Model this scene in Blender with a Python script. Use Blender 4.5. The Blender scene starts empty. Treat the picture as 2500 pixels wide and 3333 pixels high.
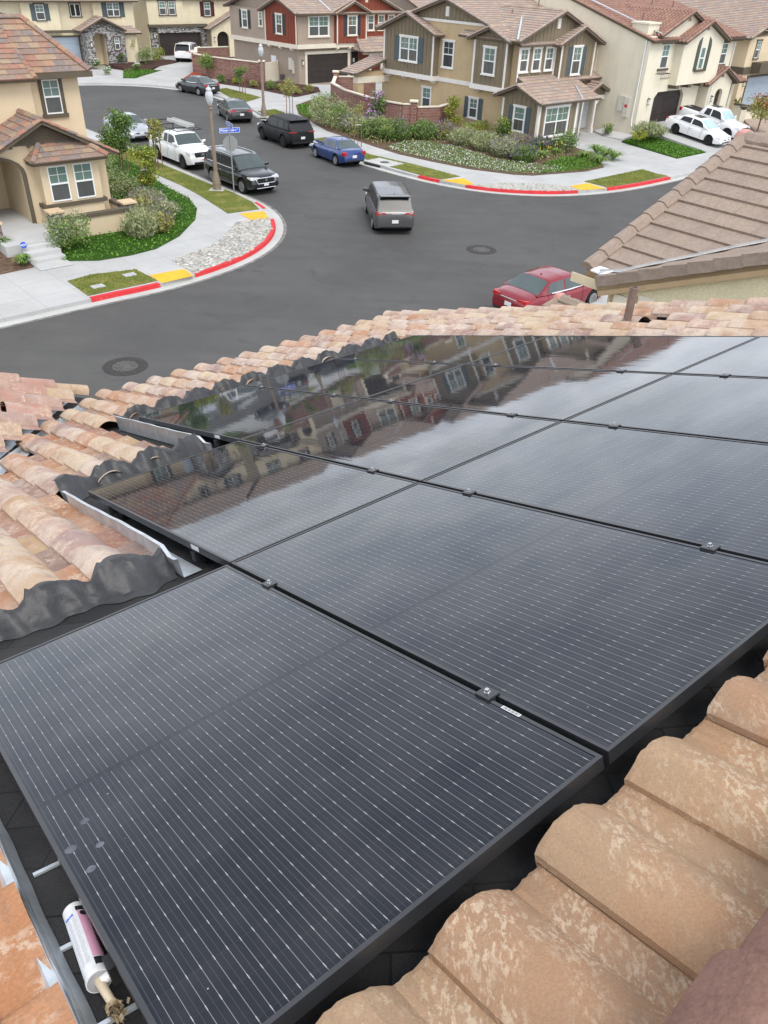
import bpy, bmesh, math, random
from mathutils import Vector, Matrix
rad = math.radians
rnd = random.Random(7)
SC = bpy.context.scene
COL = SC.collection
# ---------------------------------------------------------------- camera
CAM_H = 10.9
PITCH, ROLL = 0.61688, 0.04209
cd = bpy.data.cameras.new('camera'); cam = bpy.data.objects.new('camera', cd); COL.objects.link(cam)
cd.sensor_fit = 'VERTICAL'; cd.sensor_height = 36.0; cd.lens = 36.0 * 2549.7 / 3333.0
cd.clip_start = 0.05; cd.clip_end = 2000
_f = Vector((0, math.cos(PITCH), -math.sin(PITCH))); _r = Vector((1, 0, 0)); _u = _r.cross(_f)
_r2 = math.cos(ROLL) * _r + math.sin(ROLL) * _u; _u2 = -math.sin(ROLL) * _r + math.cos(ROLL) * _u
cam.matrix_world = Matrix(((_r2.x, _u2.x, -_f.x, 0), (_r2.y, _u2.y, -_f.y, 0), (_r2.z, _u2.z, -_f.z, CAM_H), (0, 0, 0, 1)))
SC.camera = cam
# ---------------------------------------------------------------- sky, sun, exposure
SUN_EL, SUN_AZ = rad(58), rad(150)          # azimuth measured clockwise from +Y
SUN_STRENGTH, SUN_ANGLE, SKY_STRENGTH, EXPOSURE = 1.5, rad(28), 0.10, 0.68
world = bpy.data.worlds.new('World'); SC.world = world; world.use_nodes = True
nt = world.node_tree; nt.nodes.clear()
def wn(t, **k):
    n = nt.nodes.new(t)
    for a, b in k.items(): setattr(n, a, b)
    return n
sky = wn('ShaderNodeTexSky', sky_type='NISHITA', sun_disc=False, sun_elevation=SUN_EL, sun_rotation=SUN_AZ, air_density=1.0, dust_density=2.0)
tc = wn('ShaderNodeTexCoord'); sep = wn('ShaderNodeSeparateXYZ'); nt.links.new(tc.outputs['Generated'], sep.inputs[0])
az = wn('ShaderNodeMath', operation='ADD'); az.inputs[1].default_value = 0.22; nt.links.new(sep.outputs['Z'], az.inputs[0])
dx = wn('ShaderNodeMath', operation='DIVIDE'); nt.links.new(sep.outputs['X'], dx.inputs[0]); nt.links.new(az.outputs[0], dx.inputs[1])
dy = wn('ShaderNodeMath', operation='DIVIDE'); nt.links.new(sep.outputs['Y'], dy.inputs[0]); nt.links.new(az.outputs[0], dy.inputs[1])
cmb = wn('ShaderNodeCombineXYZ'); nt.links.new(dx.outputs[0], cmb.inputs[0]); nt.links.new(dy.outputs[0], cmb.inputs[1])
cl = wn('ShaderNodeTexNoise'); cl.inputs['Scale'].default_value = 1.1; cl.inputs['Detail'].default_value = 5; cl.inputs['Roughness'].default_value = .58
nt.links.new(cmb.outputs[0], cl.inputs['Vector'])
cr = wn('ShaderNodeValToRGB'); cr.color_ramp.elements[0].position = .34; cr.color_ramp.elements[1].position = .70
cr.color_ramp.elements[0].color = (.55, .55, .55, 1); cr.color_ramp.elements[1].color = (1, 1, 1, 1)
nt.links.new(cl.outputs['Fac'], cr.inputs[0])
cl2 = wn('ShaderNodeTexNoise'); cl2.inputs['Scale'].default_value = 3.1; cl2.inputs['Detail'].default_value = 5
nt.links.new(cmb.outputs[0], cl2.inputs['Vector'])
cr2 = wn('ShaderNodeValToRGB'); cr2.color_ramp.elements[0].position = .32; cr2.color_ramp.elements[1].position = .7
cr2.color_ramp.elements[0].color = (8.9, 9.5, 10.7, 1); cr2.color_ramp.elements[1].color = (11.6, 12.0, 12.7, 1)
nt.links.new(cl2.outputs['Fac'], cr2.inputs[0])
el = wn('ShaderNodeMapRange'); el.inputs['From Min'].default_value = .05; el.inputs['From Max'].default_value = .85; el.inputs['To Min'].default_value = 1.22; el.inputs['To Max'].default_value = .72; nt.links.new(sep.outputs['Z'], el.inputs['Value'])
cm = wn('ShaderNodeVectorMath', operation='SCALE'); nt.links.new(cr2.outputs[0], cm.inputs[0]); nt.links.new(el.outputs[0], cm.inputs['Scale'])
mx = wn('ShaderNodeMix', data_type='RGBA'); nt.links.new(cr.outputs[0], mx.inputs['Factor'])
nt.links.new(sky.outputs[0], mx.inputs['A']); nt.links.new(cm.outputs[0], mx.inputs['B'])
bg = wn('ShaderNodeBackground'); bg.inputs['Strength'].default_value = SKY_STRENGTH; nt.links.new(mx.outputs['Result'], bg.inputs[0])
wo = wn('ShaderNodeOutputWorld'); nt.links.new(bg.outputs[0], wo.inputs[0])
sl = bpy.data.lights.new('sun', 'SUN'); sl.energy = SUN_STRENGTH; sl.angle = SUN_ANGLE; sl.color = (1, .96, .9)
sun = bpy.data.objects.new('sun', sl); COL.objects.link(sun)
_sd = Vector((math.sin(SUN_AZ) * math.cos(SUN_EL), math.cos(SUN_AZ) * math.cos(SUN_EL), math.sin(SUN_EL)))
sun.rotation_euler = _sd.to_track_quat('Z', 'Y').to_euler()
vs = SC.view_settings; vs.view_transform = 'Standard'; vs.look = 'None'; vs.exposure = EXPOSURE; vs.gamma = 1.0
SC.cycles.max_bounces = 6; SC.cycles.glossy_bounces = 3; SC.cycles.diffuse_bounces = 3; SC.cycles.transmission_bounces = 4

# ---------------------------------------------------------------- helpers
MW = {}                                     # world matrices of the things, by object name
def tag(o, label=None, cat=None, group=None, kind=None):
    if label: o['label'] = label
    if cat: o['category'] = cat
    if group: o['group'] = group
    if kind: o['kind'] = kind
    return o
def thing(name, label, cat, loc=(0, 0, 0), rotz=0.0, group=None, mat4=None):
    o = bpy.data.objects.new(name, None); COL.objects.link(o); o.empty_display_size = .3
    m = mat4 if mat4 is not None else Matrix.Translation(Vector(loc)) @ Matrix.Rotation(rotz, 4, 'Z')
    o.matrix_world = m; MW[o.name] = m.copy()
    return tag(o, label, cat, group)
def dup(root, mat4=None, label=None, parent=None, top=True):
    c = root.copy(); COL.objects.link(c)
    if parent is not None: c.parent = parent
    if mat4 is not None: c.matrix_world = mat4; MW[c.name] = mat4.copy()
    if label: c['label'] = label
    for ch in root.children: dup(ch, parent=c)
    return c
class MB:
    def __init__(s): s.v = []; s.f = []; s.m = []; s.uv = []
    def face(s, pts, m=0, uv=None):
        i = len(s.v); s.v.extend(Vector(p) for p in pts); s.f.append(list(range(i, i + len(pts)))); s.m.append(m); s.uv.append(uv)
    def mesh(s, verts, faces, m=0, uv=None):
        i = len(s.v); s.v.extend(Vector(p) for p in verts)
        for k, f in enumerate(faces): s.f.append([i + a for a in f]); s.m.append(m); s.uv.append(uv[k] if uv else None)
    def box(s, x0, x1, y0, y1, z0, z1, m=0, fn=None):
        P = [(x, y, z) for x in (x0, x1) for y in (y0, y1) for z in (z0, z1)]
        if fn: P = [fn(*p) for p in P]
        s.mesh(P, [(0, 1, 3, 2), (4, 6, 7, 5), (0, 4, 5, 1), (2, 3, 7, 6), (0, 2, 6, 4), (1, 5, 7, 3)], m)
    def prism(s, poly, vec, m=0):
        n = len(poly); a = [Vector(p) for p in poly]; vec = Vector(vec)
        s.mesh(a + [p + vec for p in a], [list(range(n))[::-1], list(range(n, 2 * n))] + [(i, (i + 1) % n, n + (i + 1) % n, n + i) for i in range(n)], m)
    def tube(s, pts, rads, n=8, m=0, cap=True):
        pts = [Vector(p) for p in pts]; rings = []
        for i, p in enumerate(pts):
            d = (pts[min(i + 1, len(pts) - 1)] - pts[max(i - 1, 0)]).normalized()
            a = d.orthogonal().normalized() if i == 0 else (rings_a - d * rings_a.dot(d)).normalized()
            rings_a = a; b = d.cross(a); r = rads[i] if isinstance(rads, (list, tuple)) else rads
            rings.append([p + (a * math.cos(2 * math.pi * k / n) + b * math.sin(2 * math.pi * k / n)) * r for k in range(n)])
        V = [p for r_ in rings for p in r_]; F = []
        for i in range(len(pts) - 1):
            for k in range(n): F.append((i * n + k, i * n + (k + 1) % n, (i + 1) * n + (k + 1) % n, (i + 1) * n + k))
        if cap: F.append(list(range(n))[::-1]); F.append([(len(pts) - 1) * n + k for k in range(n)])
        s.mesh(V, F, m)
    def lathe(s, prof, n=16, m=0, axis='Z', c=(0, 0, 0)):
        c = Vector(c); V = []; F = []
        for r, h in prof:
            for k in range(n):
                a = 2 * math.pi * k / n
                q = Vector((r * math.cos(a), r * math.sin(a), h))
                if axis == 'Y': q = Vector((q.x, q.z, q.y))
                V.append(c + q)
        for i in range(len(prof) - 1):
            for k in range(n): F.append((i * n + k, i * n + (k + 1) % n, (i + 1) * n + (k + 1) % n, (i + 1) * n + k))
        F.append(list(range(n))[::-1]); F.append([(len(prof) - 1) * n + k for k in range(n)])
        s.mesh(V, F, m)
    def build(s, name, mats, parent=None, smooth=False, world=False, fix=True, bevel=0, angle=40):
        if not isinstance(mats, (list, tuple)): mats = [mats]
        V = s.v
        if world and parent is not None:
            im = MW[parent.name].inverted(); V = [im @ p for p in V]
        me = bpy.data.meshes.new(name); me.from_pydata([tuple(p) for p in V], [], s.f)
        for m_ in mats: me.materials.append(m_)
        if any(s.m): me.polygons.foreach_set('material_index', s.m)
        if any(u is not None for u in s.uv):
            ul = me.uv_layers.new(name='UVMap'); flat = []
            for f, u in zip(s.f, s.uv):
                if u is None: flat.extend([0.0, 0.0] * len(f))
                else:
                    for q in u: flat.extend((q[0], q[1]))
            ul.data.foreach_set('uv', flat)
        if fix:
            bm = bmesh.new(); bm.from_mesh(me); bmesh.ops.recalc_face_normals(bm, faces=bm.faces); bm.to_mesh(me); bm.free()
        if smooth:
            bm = bmesh.new(); bm.from_mesh(me); bmesh.ops.remove_doubles(bm, verts=bm.verts, dist=2e-5); bm.to_mesh(me); bm.free()
            me.polygons.foreach_set('use_smooth', [True] * len(me.polygons)); me.set_sharp_from_angle(angle=rad(angle))
        me.update()
        o = bpy.data.objects.new(name, me); COL.objects.link(o)
        if parent is not None: o.parent = parent
        if bevel:
            b = o.modifiers.new('bevel', 'BEVEL'); b.width = bevel; b.segments = 2; b.limit_method = 'ANGLE'; b.angle_limit = rad(angle)
        return o
def clip(poly, a, b, c):
    """keep the part of a 2D polygon where a*x+b*y>=c"""
    out = []
    for i, p in enumerate(poly):
        q = poly[(i + 1) % len(poly)]; dp = a * p[0] + b * p[1] - c; dq = a * q[0] + b * q[1] - c
        if dp >= -1e-9: out.append(p)
        if (dp > 1e-9 and dq < -1e-9) or (dp < -1e-9 and dq > 1e-9):
            t = dp / (dp - dq); out.append((p[0] + t * (q[0] - p[0]), p[1] + t * (q[1] - p[1])))
    return out
def inside(poly, x, y):
    r = False; n = len(poly); j = n - 1
    for i in range(n):
        if (poly[i][1] > y) != (poly[j][1] > y) and x < (poly[j][0] - poly[i][0]) * (y - poly[i][1]) / (poly[j][1] - poly[i][1]) + poly[i][0]: r = not r
        j = i
    return r

# ---------------------------------------------------------------- materials
def newmat(name):
    m = bpy.data.materials.new(name); m.use_nodes = True; t = m.node_tree; b = t.nodes['Principled BSDF']
    return m, t, b
def node(t, typ, inp=None, **k):
    n = t.nodes.new(typ)
    for a, b in k.items(): setattr(n, a, b)
    if inp:
        for a, b in inp.items():
            if hasattr(b, 'is_output') or isinstance(b, bpy.types.NodeSocket): t.links.new(b, n.inputs[a])
            else: n.inputs[a].default_value = b
    return n
def c4(c): return (c[0], c[1], c[2], 1)
def math_(t, op, a, b=None, c=None):
    n = node(t, 'ShaderNodeMath', operation=op)
    for i, q in enumerate((a, b, c)):
        if q is None: continue
        if isinstance(q, bpy.types.NodeSocket): t.links.new(q, n.inputs[i])
        else: n.inputs[i].default_value = q
    return n.outputs[0]
def mixc(t, fac, a, b):
    n = node(t, 'ShaderNodeMix', data_type='RGBA')
    for key, q in (('Factor', fac), ('A', a), ('B', b)):
        if isinstance(q, bpy.types.NodeSocket): t.links.new(q, n.inputs[key])
        else: n.inputs[key].default_value = q if key == 'Factor' else c4(q)
    return n.outputs['Result']
def ramp(t, fac, stops, interp='LINEAR'):
    n = node(t, 'ShaderNodeValToRGB'); e = n.color_ramp; e.interpolation = interp
    while len(e.elements) > 1: e.elements.remove(e.elements[-1])
    e.elements[0].position = stops[0][0]; e.elements[0].color = c4(stops[0][1])
    for p, c in stops[1:]:
        q = e.elements.new(p); q.color = c4(c)
    t.links.new(fac, n.inputs[0]); return n.outputs[0]
def coord(t, out='Object'): return node(t, 'ShaderNodeTexCoord').outputs[out]
def noise(t, vec, scale, detail=4, rough=.55, dist=0):
    return node(t, 'ShaderNodeTexNoise', {'Vector': vec, 'Scale': scale, 'Detail': detail, 'Roughness': rough, 'Distortion': dist}).outputs['Fac']
def bump(t, b, h, strength=.3, dist=.02):
    n = node(t, 'ShaderNodeBump', {'Height': h, 'Strength': strength, 'Distance': dist}); t.links.new(n.outputs[0], b.inputs['Normal'])
def rough_spec(b, rough, spec=.3, metal=0):
    b.inputs['Roughness'].default_value = rough; b.inputs['Specular IOR Level'].default_value = spec; b.inputs['Metallic'].default_value = metal
def surf(name, col, var=.12, scale=2.0, rough=.85, spec=.25, metal=0, bs=0, bscale=60, bdist=.01, fine=0, fscale=40, streak=None):
    m, t, b = newmat(name); v = coord(t)
    lo = [max(0, c * (1 - var)) for c in col]; hi = [min(1, c * (1 + var)) for c in col]
    c = ramp(t, noise(t, v, scale, 6), [(.3, lo), (.7, hi)])
    if fine:
        f = ramp(t, noise(t, v, fscale, 3), [(.3, (1 - fine,) * 3), (.7, (1 + fine,) * 3)])
        n = node(t, 'ShaderNodeMix', {'Factor': 1.0, 'A': c, 'B': f}, data_type='RGBA', blend_type='MULTIPLY'); c = n.outputs['Result']
    if streak:
        mp = node(t, 'ShaderNodeMapping', {'Vector': v, 'Scale': (1.2, 1.2, .12)})
        c = mixc(t, math_(t, 'MULTIPLY', ramp(t, noise(t, mp.outputs[0], 2.2, 5), [(.52, (0, 0, 0)), (.75, (1, 1, 1))]), .5), c, streak)
    t.links.new(c, b.inputs['Base Color']); rough_spec(b, rough, spec, metal)
    if bs: bump(t, b, noise(t, v, bscale, 4), bs, bdist)
    return m
def paint(name, col, rough=.25, metal=0.0, coat=.6, spec=.5):
    m, t, b = newmat(name); v = coord(t)
    c = ramp(t, noise(t, v, 1.3, 4), [(.3, [q * .93 for q in col]), (.7, col)])
    t.links.new(c, b.inputs['Base Color']); rough_spec(b, rough, spec, metal)
    b.inputs['Coat Weight'].default_value = coat; b.inputs['Coat Roughness'].default_value = .06
    return m
def tiles(name, pal, patch=None, pfac=.5, joint=.35, rough=.85, jw=.03):
    """roof tiles: UV holds (tile column, course); each tile takes one tone of the palette"""
    m, t, b = newmat(name); uv = coord(t, 'UV'); v = coord(t)
    fl = node(t, 'ShaderNodeVectorMath', {0: uv}, operation='FLOOR').outputs[0]
    wnz = node(t, 'ShaderNodeTexWhiteNoise', {'Vector': fl}, noise_dimensions='2D').outputs['Value']
    n = len(pal); c = ramp(t, wnz, [(i / n, p) for i, p in enumerate(pal)], 'CONSTANT')
    big = noise(t, v, 1.1, 5)
    c = mixc(t, math_(t, 'MULTIPLY', big, .25), c, [sum(p[k] for p in pal) / n for k in range(3)])
    f = ramp(t, noise(t, v, 24, 5), [(.3, (.82,) * 3), (.7, (1.12,) * 3)])
    c = node(t, 'ShaderNodeMix', {'Factor': 1.0, 'A': c, 'B': f}, data_type='RGBA', blend_type='MULTIPLY').outputs['Result']
    if patch:
        c = mixc(t, math_(t, 'MULTIPLY', ramp(t, noise(t, v, 7, 8, .65), [(.48, (0,) * 3), (.62, (1,) * 3)]), pfac), c, patch)
    if joint:
        sx = node(t, 'ShaderNodeSeparateXYZ', {0: uv}).outputs[0]; fr = math_(t, 'FRACT', sx)
        e = math_(t, 'LESS_THAN', fr, jw); c = mixc(t, math_(t, 'MULTIPLY', e, joint), c, (.05, .04, .035))
    t.links.new(c, b.inputs['Base Color']); rough_spec(b, rough, .2)
    bump(t, b, noise(t, v, 55, 4), .25, .01)
    return m
def leaves(name, cols, rough=.55, trans=.15):
    m, t, b = newmat(name); uv = coord(t, 'UV')
    fl = node(t, 'ShaderNodeVectorMath', {0: uv}, operation='FLOOR').outputs[0]
    w = node(t, 'ShaderNodeTexWhiteNoise', {'Vector': fl}, noise_dimensions='2D').outputs['Value']
    n = len(cols); c = ramp(t, w, [(i / max(1, n - 1), p) for i, p in enumerate(cols)])
    t.links.new(c, b.inputs['Base Color']); rough_spec(b, rough, .3)
    b.inputs['Subsurface Weight'].default_value = 0
    return m
# ---------------------------------------------------------------- material library
M = {}
def mk_asphalt():
    m, t, b = newmat('asphalt'); v = coord(t)
    c = ramp(t, noise(t, v, .16, 5, .6, .4), [(.32, (.076, .075, .073)), (.7, (.098, .096, .092))])
    c = mixc(t, math_(t, 'MULTIPLY', ramp(t, noise(t, v, .75, 7, .62), [(.5, (0,) * 3), (.72, (1,) * 3)]), .4), c, (.115, .112, .107))
    mp = node(t, 'ShaderNodeMapping', {'Vector': v, 'Rotation': (0, 0, rad(-43)), 'Scale': (.16, 1.4, 1)})
    c = mixc(t, math_(t, 'MULTIPLY', ramp(t, noise(t, mp.outputs[0], 1.0, 4), [(.5, (0,) * 3), (.75, (1,) * 3)]), .35), c, (.058, .057, .056))
    c = mixc(t, math_(t, 'MULTIPLY', ramp(t, noise(t, v, .42, 8, .68, 1.2), [(.56, (0,) * 3), (.63, (1,) * 3)]), .32), c, (.060, .059, .058))
    cr_ = node(t, 'ShaderNodeTexVoronoi', {'Vector': node(t, 'ShaderNodeVectorMath', {0: v, 1: node(t, 'ShaderNodeTexNoise', {'Vector': v, 'Scale': .9, 'Detail': 5}).outputs['Color']}, operation='ADD').outputs[0], 'Scale': .11}, feature='DISTANCE_TO_EDGE').outputs['Distance']
    c = mixc(t, math_(t, 'MULTIPLY', math_(t, 'LESS_THAN', cr_, .0028), math_(t, 'MULTIPLY', ramp(t, noise(t, v, .3, 3), [(.48, (0,) * 3), (.62, (1,) * 3)]), .3)), c, (.035, .034, .034))
    f = ramp(t, noise(t, v, 38, 3, .7), [(.3, (.78,) * 3), (.7, (1.22,) * 3)])
    c = node(t, 'ShaderNodeMix', {'Factor': 1.0, 'A': c, 'B': f}, data_type='RGBA', blend_type='MULTIPLY').outputs['Result']
    t.links.new(c, b.inputs['Base Color']); rough_spec(b, .82, .25); bump(t, b, noise(t, v, 90, 3), .35, .01); return m
def mk_concrete(name, base, score=True, ang=43, sx=1.55, sy=1.55):
    m, t, b = newmat(name); v = coord(t)
    c = ramp(t, noise(t, v, .5, 7, .6), [(.3, [q * .86 for q in base]), (.7, [min(1, q * 1.08) for q in base])])
    c = mixc(t, math_(t, 'MULTIPLY', ramp(t, noise(t, v, 2.6, 7, .6), [(.55, (0,) * 3), (.8, (1,) * 3)]), .35), c, [q * .66 for q in base])
    if score:
        mp = node(t, 'ShaderNodeMapping', {'Vector': v, 'Rotation': (0, 0, rad(-ang))})
        s_ = node(t, 'ShaderNodeSeparateXYZ', {0: mp.outputs[0]})
        e = None
        for k, per in ((0, sx), (1, sy)):
            fr = math_(t, 'FRACT', math_(t, 'DIVIDE', s_.outputs[k], per)); q = math_(t, 'LESS_THAN', fr, .022 / per)
            e = q if e is None else math_(t, 'MAXIMUM', e, q)
        c = mixc(t, math_(t, 'MULTIPLY', e, .45), c, [q * .35 for q in base])
        cell = node(t, 'ShaderNodeVectorMath', {0: node(t, 'ShaderNodeMapping', {'Vector': mp.outputs[0], 'Scale': (1 / sx, 1 / sy, 0)}).outputs[0]}, operation='FLOOR').outputs[0]
        w = node(t, 'ShaderNodeTexWhiteNoise', {'Vector': cell}).outputs['Value']
        c = mixc(t, math_(t, 'MULTIPLY', w, .3), c, [q * .8 for q in base])
    f = ramp(t, noise(t, v, 45, 3), [(.3, (.92,) * 3), (.7, (1.06,) * 3)])
    c = node(t, 'ShaderNodeMix', {'Factor': 1.0, 'A': c, 'B': f}, data_type='RGBA', blend_type='MULTIPLY').outputs['Result']
    t.links.new(c, b.inputs['Base Color']); rough_spec(b, .85, .2); bump(t, b, noise(t, v, 70, 3), .15, .01); return m
def mk_cobble():
    m, t, b = newmat('cobble'); v = coord(t)
    vo = node(t, 'ShaderNodeTexVoronoi', {'Vector': v, 'Scale': 4.6, 'Randomness': 1.0})
    ed = node(t, 'ShaderNodeTexVoronoi', {'Vector': v, 'Scale': 4.6, 'Randomness': 1.0}, feature='DISTANCE_TO_EDGE')
    w = node(t, 'ShaderNodeTexWhiteNoise', {'Vector': vo.outputs['Color']}).outputs['Value']
    c = ramp(t, w, [(0, (.34, .32, .28)), (.4, (.50, .48, .42)), (.7, (.62, .60, .54)), (1, (.40, .41, .40))])
    k = ramp(t, ed.outputs['Distance'], [(.03, (0,) * 3), (.09, (1,) * 3)])
    c = mixc(t, k, (.22, .21, .19), c); t.links.new(c, b.inputs['Base Color']); rough_spec(b, .8, .3)
    bump(t, b, ramp(t, ed.outputs['Distance'], [(0, (0,) * 3), (.2, (1,) * 3)]), .9, .06); return m
def mk_grass(name, a, b2, dry):
    m, t, b = newmat(name); v = coord(t)
    c = ramp(t, noise(t, v, 14, 6, .7), [(.3, a), (.68, b2)])
    c = mixc(t, ramp(t, noise(t, v, 1.1, 5), [(.48, (0,) * 3), (.72, (1,) * 3)]), c, dry)
    t.links.new(c, b.inputs['Base Color']); rough_spec(b, .9, .1); bump(t, b, noise(t, v, 40, 4), .8, .05); return m
def mk_brick():
    m, t, b = newmat('brick'); v = coord(t)
    mp = node(t, 'ShaderNodeMapping', {'Vector': v, 'Rotation': (0, 0, 0)})
    s_ = node(t, 'ShaderNodeSeparateXYZ', {0: v}); xy = math_(t, 'ADD', s_.outputs[0], s_.outputs[1])
    cb = node(t, 'ShaderNodeCombineXYZ', {0: xy, 1: s_.outputs[2]})
    br = node(t, 'ShaderNodeTexBrick', {'Vector': cb.outputs[0], 'Color1': (.20, .095, .075, 1), 'Color2': (.29, .15, .12, 1), 'Mortar': (.30, .24, .21, 1), 'Scale': 1.0, 'Mortar Size': .012, 'Brick Width': .4, 'Row Height': .2})
    c = mixc(t, math_(t, 'MULTIPLY', ramp(t, noise(t, v, 1.7, 6), [(.5, (0,) * 3), (.8, (1,) * 3)]), .5), br.outputs['Color'], (.36, .24, .2))
    t.links.new(c, b.inputs['Base Color']); rough_spec(b, .9, .2); bump(t, b, br.outputs['Fac'], -.3, .02); return m
def mk_stone(name, cols, sc=1.0):
    m, t, b = newmat(name); v = coord(t)
    s_ = node(t, 'ShaderNodeSeparateXYZ', {0: v}); xy = math_(t, 'ADD', s_.outputs[0], s_.outputs[1])
    cb = node(t, 'ShaderNodeCombineXYZ', {0: math_(t, 'MULTIPLY', xy, 3.6 * sc), 1: math_(t, 'MULTIPLY', s_.outputs[2], 8.5 * sc)})
    vo = node(t, 'ShaderNodeTexVoronoi', {'Vector': cb.outputs[0], 'Scale': 1.0, 'Randomness': .85}, distance='CHEBYCHEV')
    w = node(t, 'ShaderNodeTexWhiteNoise', {'Vector': vo.outputs['Color']}).outputs['Value']
    c = ramp(t, w, [(i / (len(cols) - 1), q) for i, q in enumerate(cols)])
    c = mixc(t, math_(t, 'MULTIPLY', noise(t, v, 18, 5), .35), c, (.12, .11, .1))
    k = ramp(t, vo.outputs['Distance'], [(.38, (1,) * 3), (.52, (0,) * 3)])
    c = mixc(t, k, (.10, .09, .085), c)
    t.links.new(c, b.inputs['Base Color']); rough_spec(b, .85, .3); bump(t, b, k, .8, .05); return m
M['asphalt'] = mk_asphalt()
M['concrete'] = mk_concrete('concrete', (.46, .46, .45)); M['gutter'] = mk_concrete('gutter_concrete', (.50, .50, .48), True, 43, 3, 40)
M['drive'] = mk_concrete('driveway_concrete', (.44, .44, .43), True, 43, 2.9, 2.9)
M['step'] = mk_concrete('step_concrete', (.50, .50, .49), False)
M['cobble'] = mk_cobble(); M['brick'] = mk_brick()
M['stone_grey'] = mk_stone('stone_veneer_grey', [(.27, .26, .25), (.42, .41, .40), (.54, .53, .51), (.37, .35, .33)])
M['stone_brown'] = mk_stone('stone_veneer_brown', [(.16, .13, .12), (.27, .22, .19), (.22, .20, .20), (.36, .31, .26)])
M['grass'] = mk_grass('turf', (.095, .12, .025), (.18, .205, .045), (.27, .245, .075))
M['cover'] = mk_grass('ground_cover_soil', (.020, .06, .008), (.05, .11, .015), (.04, .10, .012))
M['soil'] = surf('planting_soil', (.13, .085, .06), .35, 5, .95, .1, fine=.3, fscale=25, bs=.5, bscale=20, bdist=.04)
M['mulch'] = surf('dark_mulch', (.075, .042, .035), .4, 6, .95, .1, fine=.35, fscale=30, bs=.6, bscale=24, bdist=.05)
M['redbed'] = surf('red_mulch', (.30, .075, .04), .3, 6, .95, .1, fine=.3, fscale=30, bs=.6, bscale=24, bdist=.05)
M['gravel'] = surf('tan_gravel', (.36, .28, .23), .25, 8, .95, .1, fine=.35, fscale=40)
def worn(name, col, under, lo, hi, k):
    m, t, b = newmat(name); v = coord(t); c = ramp(t, noise(t, v, 2.2, 6), [(.3, [q * .82 for q in col]), (.7, col)])
    c = mixc(t, math_(t, 'MULTIPLY', ramp(t, noise(t, v, 5.5, 9, .72), [(lo, (0,) * 3), (hi, (1,) * 3)]), k), c, under); c = mixc(t, math_(t, 'MULTIPLY', ramp(t, noise(t, v, 1.3, 7, .7), [(.5, (0,) * 3), (.75, (1,) * 3)]), .35), c, (.10, .09, .085))
    t.links.new(c, b.inputs['Base Color']); rough_spec(b, .7, .25); bump(t, b, noise(t, v, 60, 4), .2, .006); return m
M['red_paint'] = worn('red_kerb_paint', (.64, .04, .045), (.42, .30, .28), .60, .68, .75); M['yellow_paint'] = worn('yellow_ramp_paint', (.78, .45, .03), (.50, .45, .36), .58, .70, .6)
M['iron'] = surf('cast_iron', (.085, .08, .075), .3, 9, .7, .4, fine=.3, fscale=30)
M['ironrim'] = surf('cast_iron_frame', (.045, .042, .04), .3, 9, .8, .3)

# ---------------------------------------------------------------- ground, roads and pavements
def sheet(name, poly, z, mat_, kind='structure'):
    mb = MB()
    if len(poly[0]) == 3: mb.prism(poly, (0, 0, -.75))
    else: mb.face([(p[0], p[1], z) for p in poly])
    o = mb.build(name, mat_, fix=len(poly[0]) == 3)
    if len(poly[0]) == 2 and o.data.polygons[0].normal.z < 0: o.data.flip_normals()
    return tag(o, kind=kind)
def offset(pts, d):
    out = []
    for i, p in enumerate(pts):
        a = Vector(pts[max(i - 1, 0)]); b = Vector(pts[min(i + 1, len(pts) - 1)]); t = (b - a).normalized(); n = Vector((-t.y, t.x))
        out.append((p[0] + n.x * d, p[1] + n.y * d))
    return out
def smooth(pts, it=2):
    for _ in range(it):
        q = [pts[0]]
        for a, b in zip(pts, pts[1:]):
            q.append((a[0] * .75 + b[0] * .25, a[1] * .75 + b[1] * .25)); q.append((a[0] * .25 + b[0] * .75, a[1] * .25 + b[1] * .75))
        q.append(pts[-1]); pts = q
    return pts
def strip(name, pts, d0, d1, z0, z1, mat_, kind='structure'):
    a, b = offset(pts, d0), offset(pts, d1); mb = MB()
    for i in range(len(pts) - 1):
        mb.face([(*a[i], z0), (*a[i + 1], z0), (*b[i + 1], z1), (*b[i], z1)])
    o = mb.build(name, mat_, fix=False)
    if o.data.polygons[0].normal.z < 0: o.data.flip_normals()
    return tag(o, kind=kind)
sheet('ground', [(-400, -200), (400, -200), (400, 700), (-400, 700)], -.12, M['soil'])
strip('road_seam', [(-6.5, 27.5), (-4.0, 29.9), (-1.4, 31.6)], 0, .07, .004, .004, surf('seam_sealer', (.16, .155, .148), .2, 6, .9)) if False else None
sheet('road', [(-90, -60), (110, -60), (110, 160), (-90, 160)], 0.0, M['asphalt'])
KL = smooth([(-60, -18.5), (-34, 6.4), (-11.33, 28.03), (-9.05, 29.94), (-7.45, 32.0), (-6.35, 34.0), (-5.8, 36), (-5.72, 38.0), (-6.05, 40.0), (-6.75, 41.8), (-7.7, 43.3), (-10.38, 46.3), (-14.08, 50.7), (-19.5, 57.4), (-25, 63.5), (-29.5, 68)])
CUL = smooth([(-29.5, 68), (-33, 72), (-34, 77), (-32.5, 81.5), (-29.5, 83.4), (-26, 84), (-23, 83.6), (-20.3, 82.3)])
KR = smooth([(-20.3, 82.3), (-17.6, 80.2), (-15.4, 77.4), (-13.5, 74.6), (-11.5, 70.5), (-9.6, 66), (-6.4, 59.9), (-3.6, 55.7), (-1.1, 52.7), (1.27, 50.3), (3.2, 48.85), (5.2, 47.85), (7.2, 47.6), (9.0, 47.75), (10.7, 48.3), (12.6, 49.25), (14.8, 50.85), (17.2, 52.95), (24, 59.3), (60, 92.2)])
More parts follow.
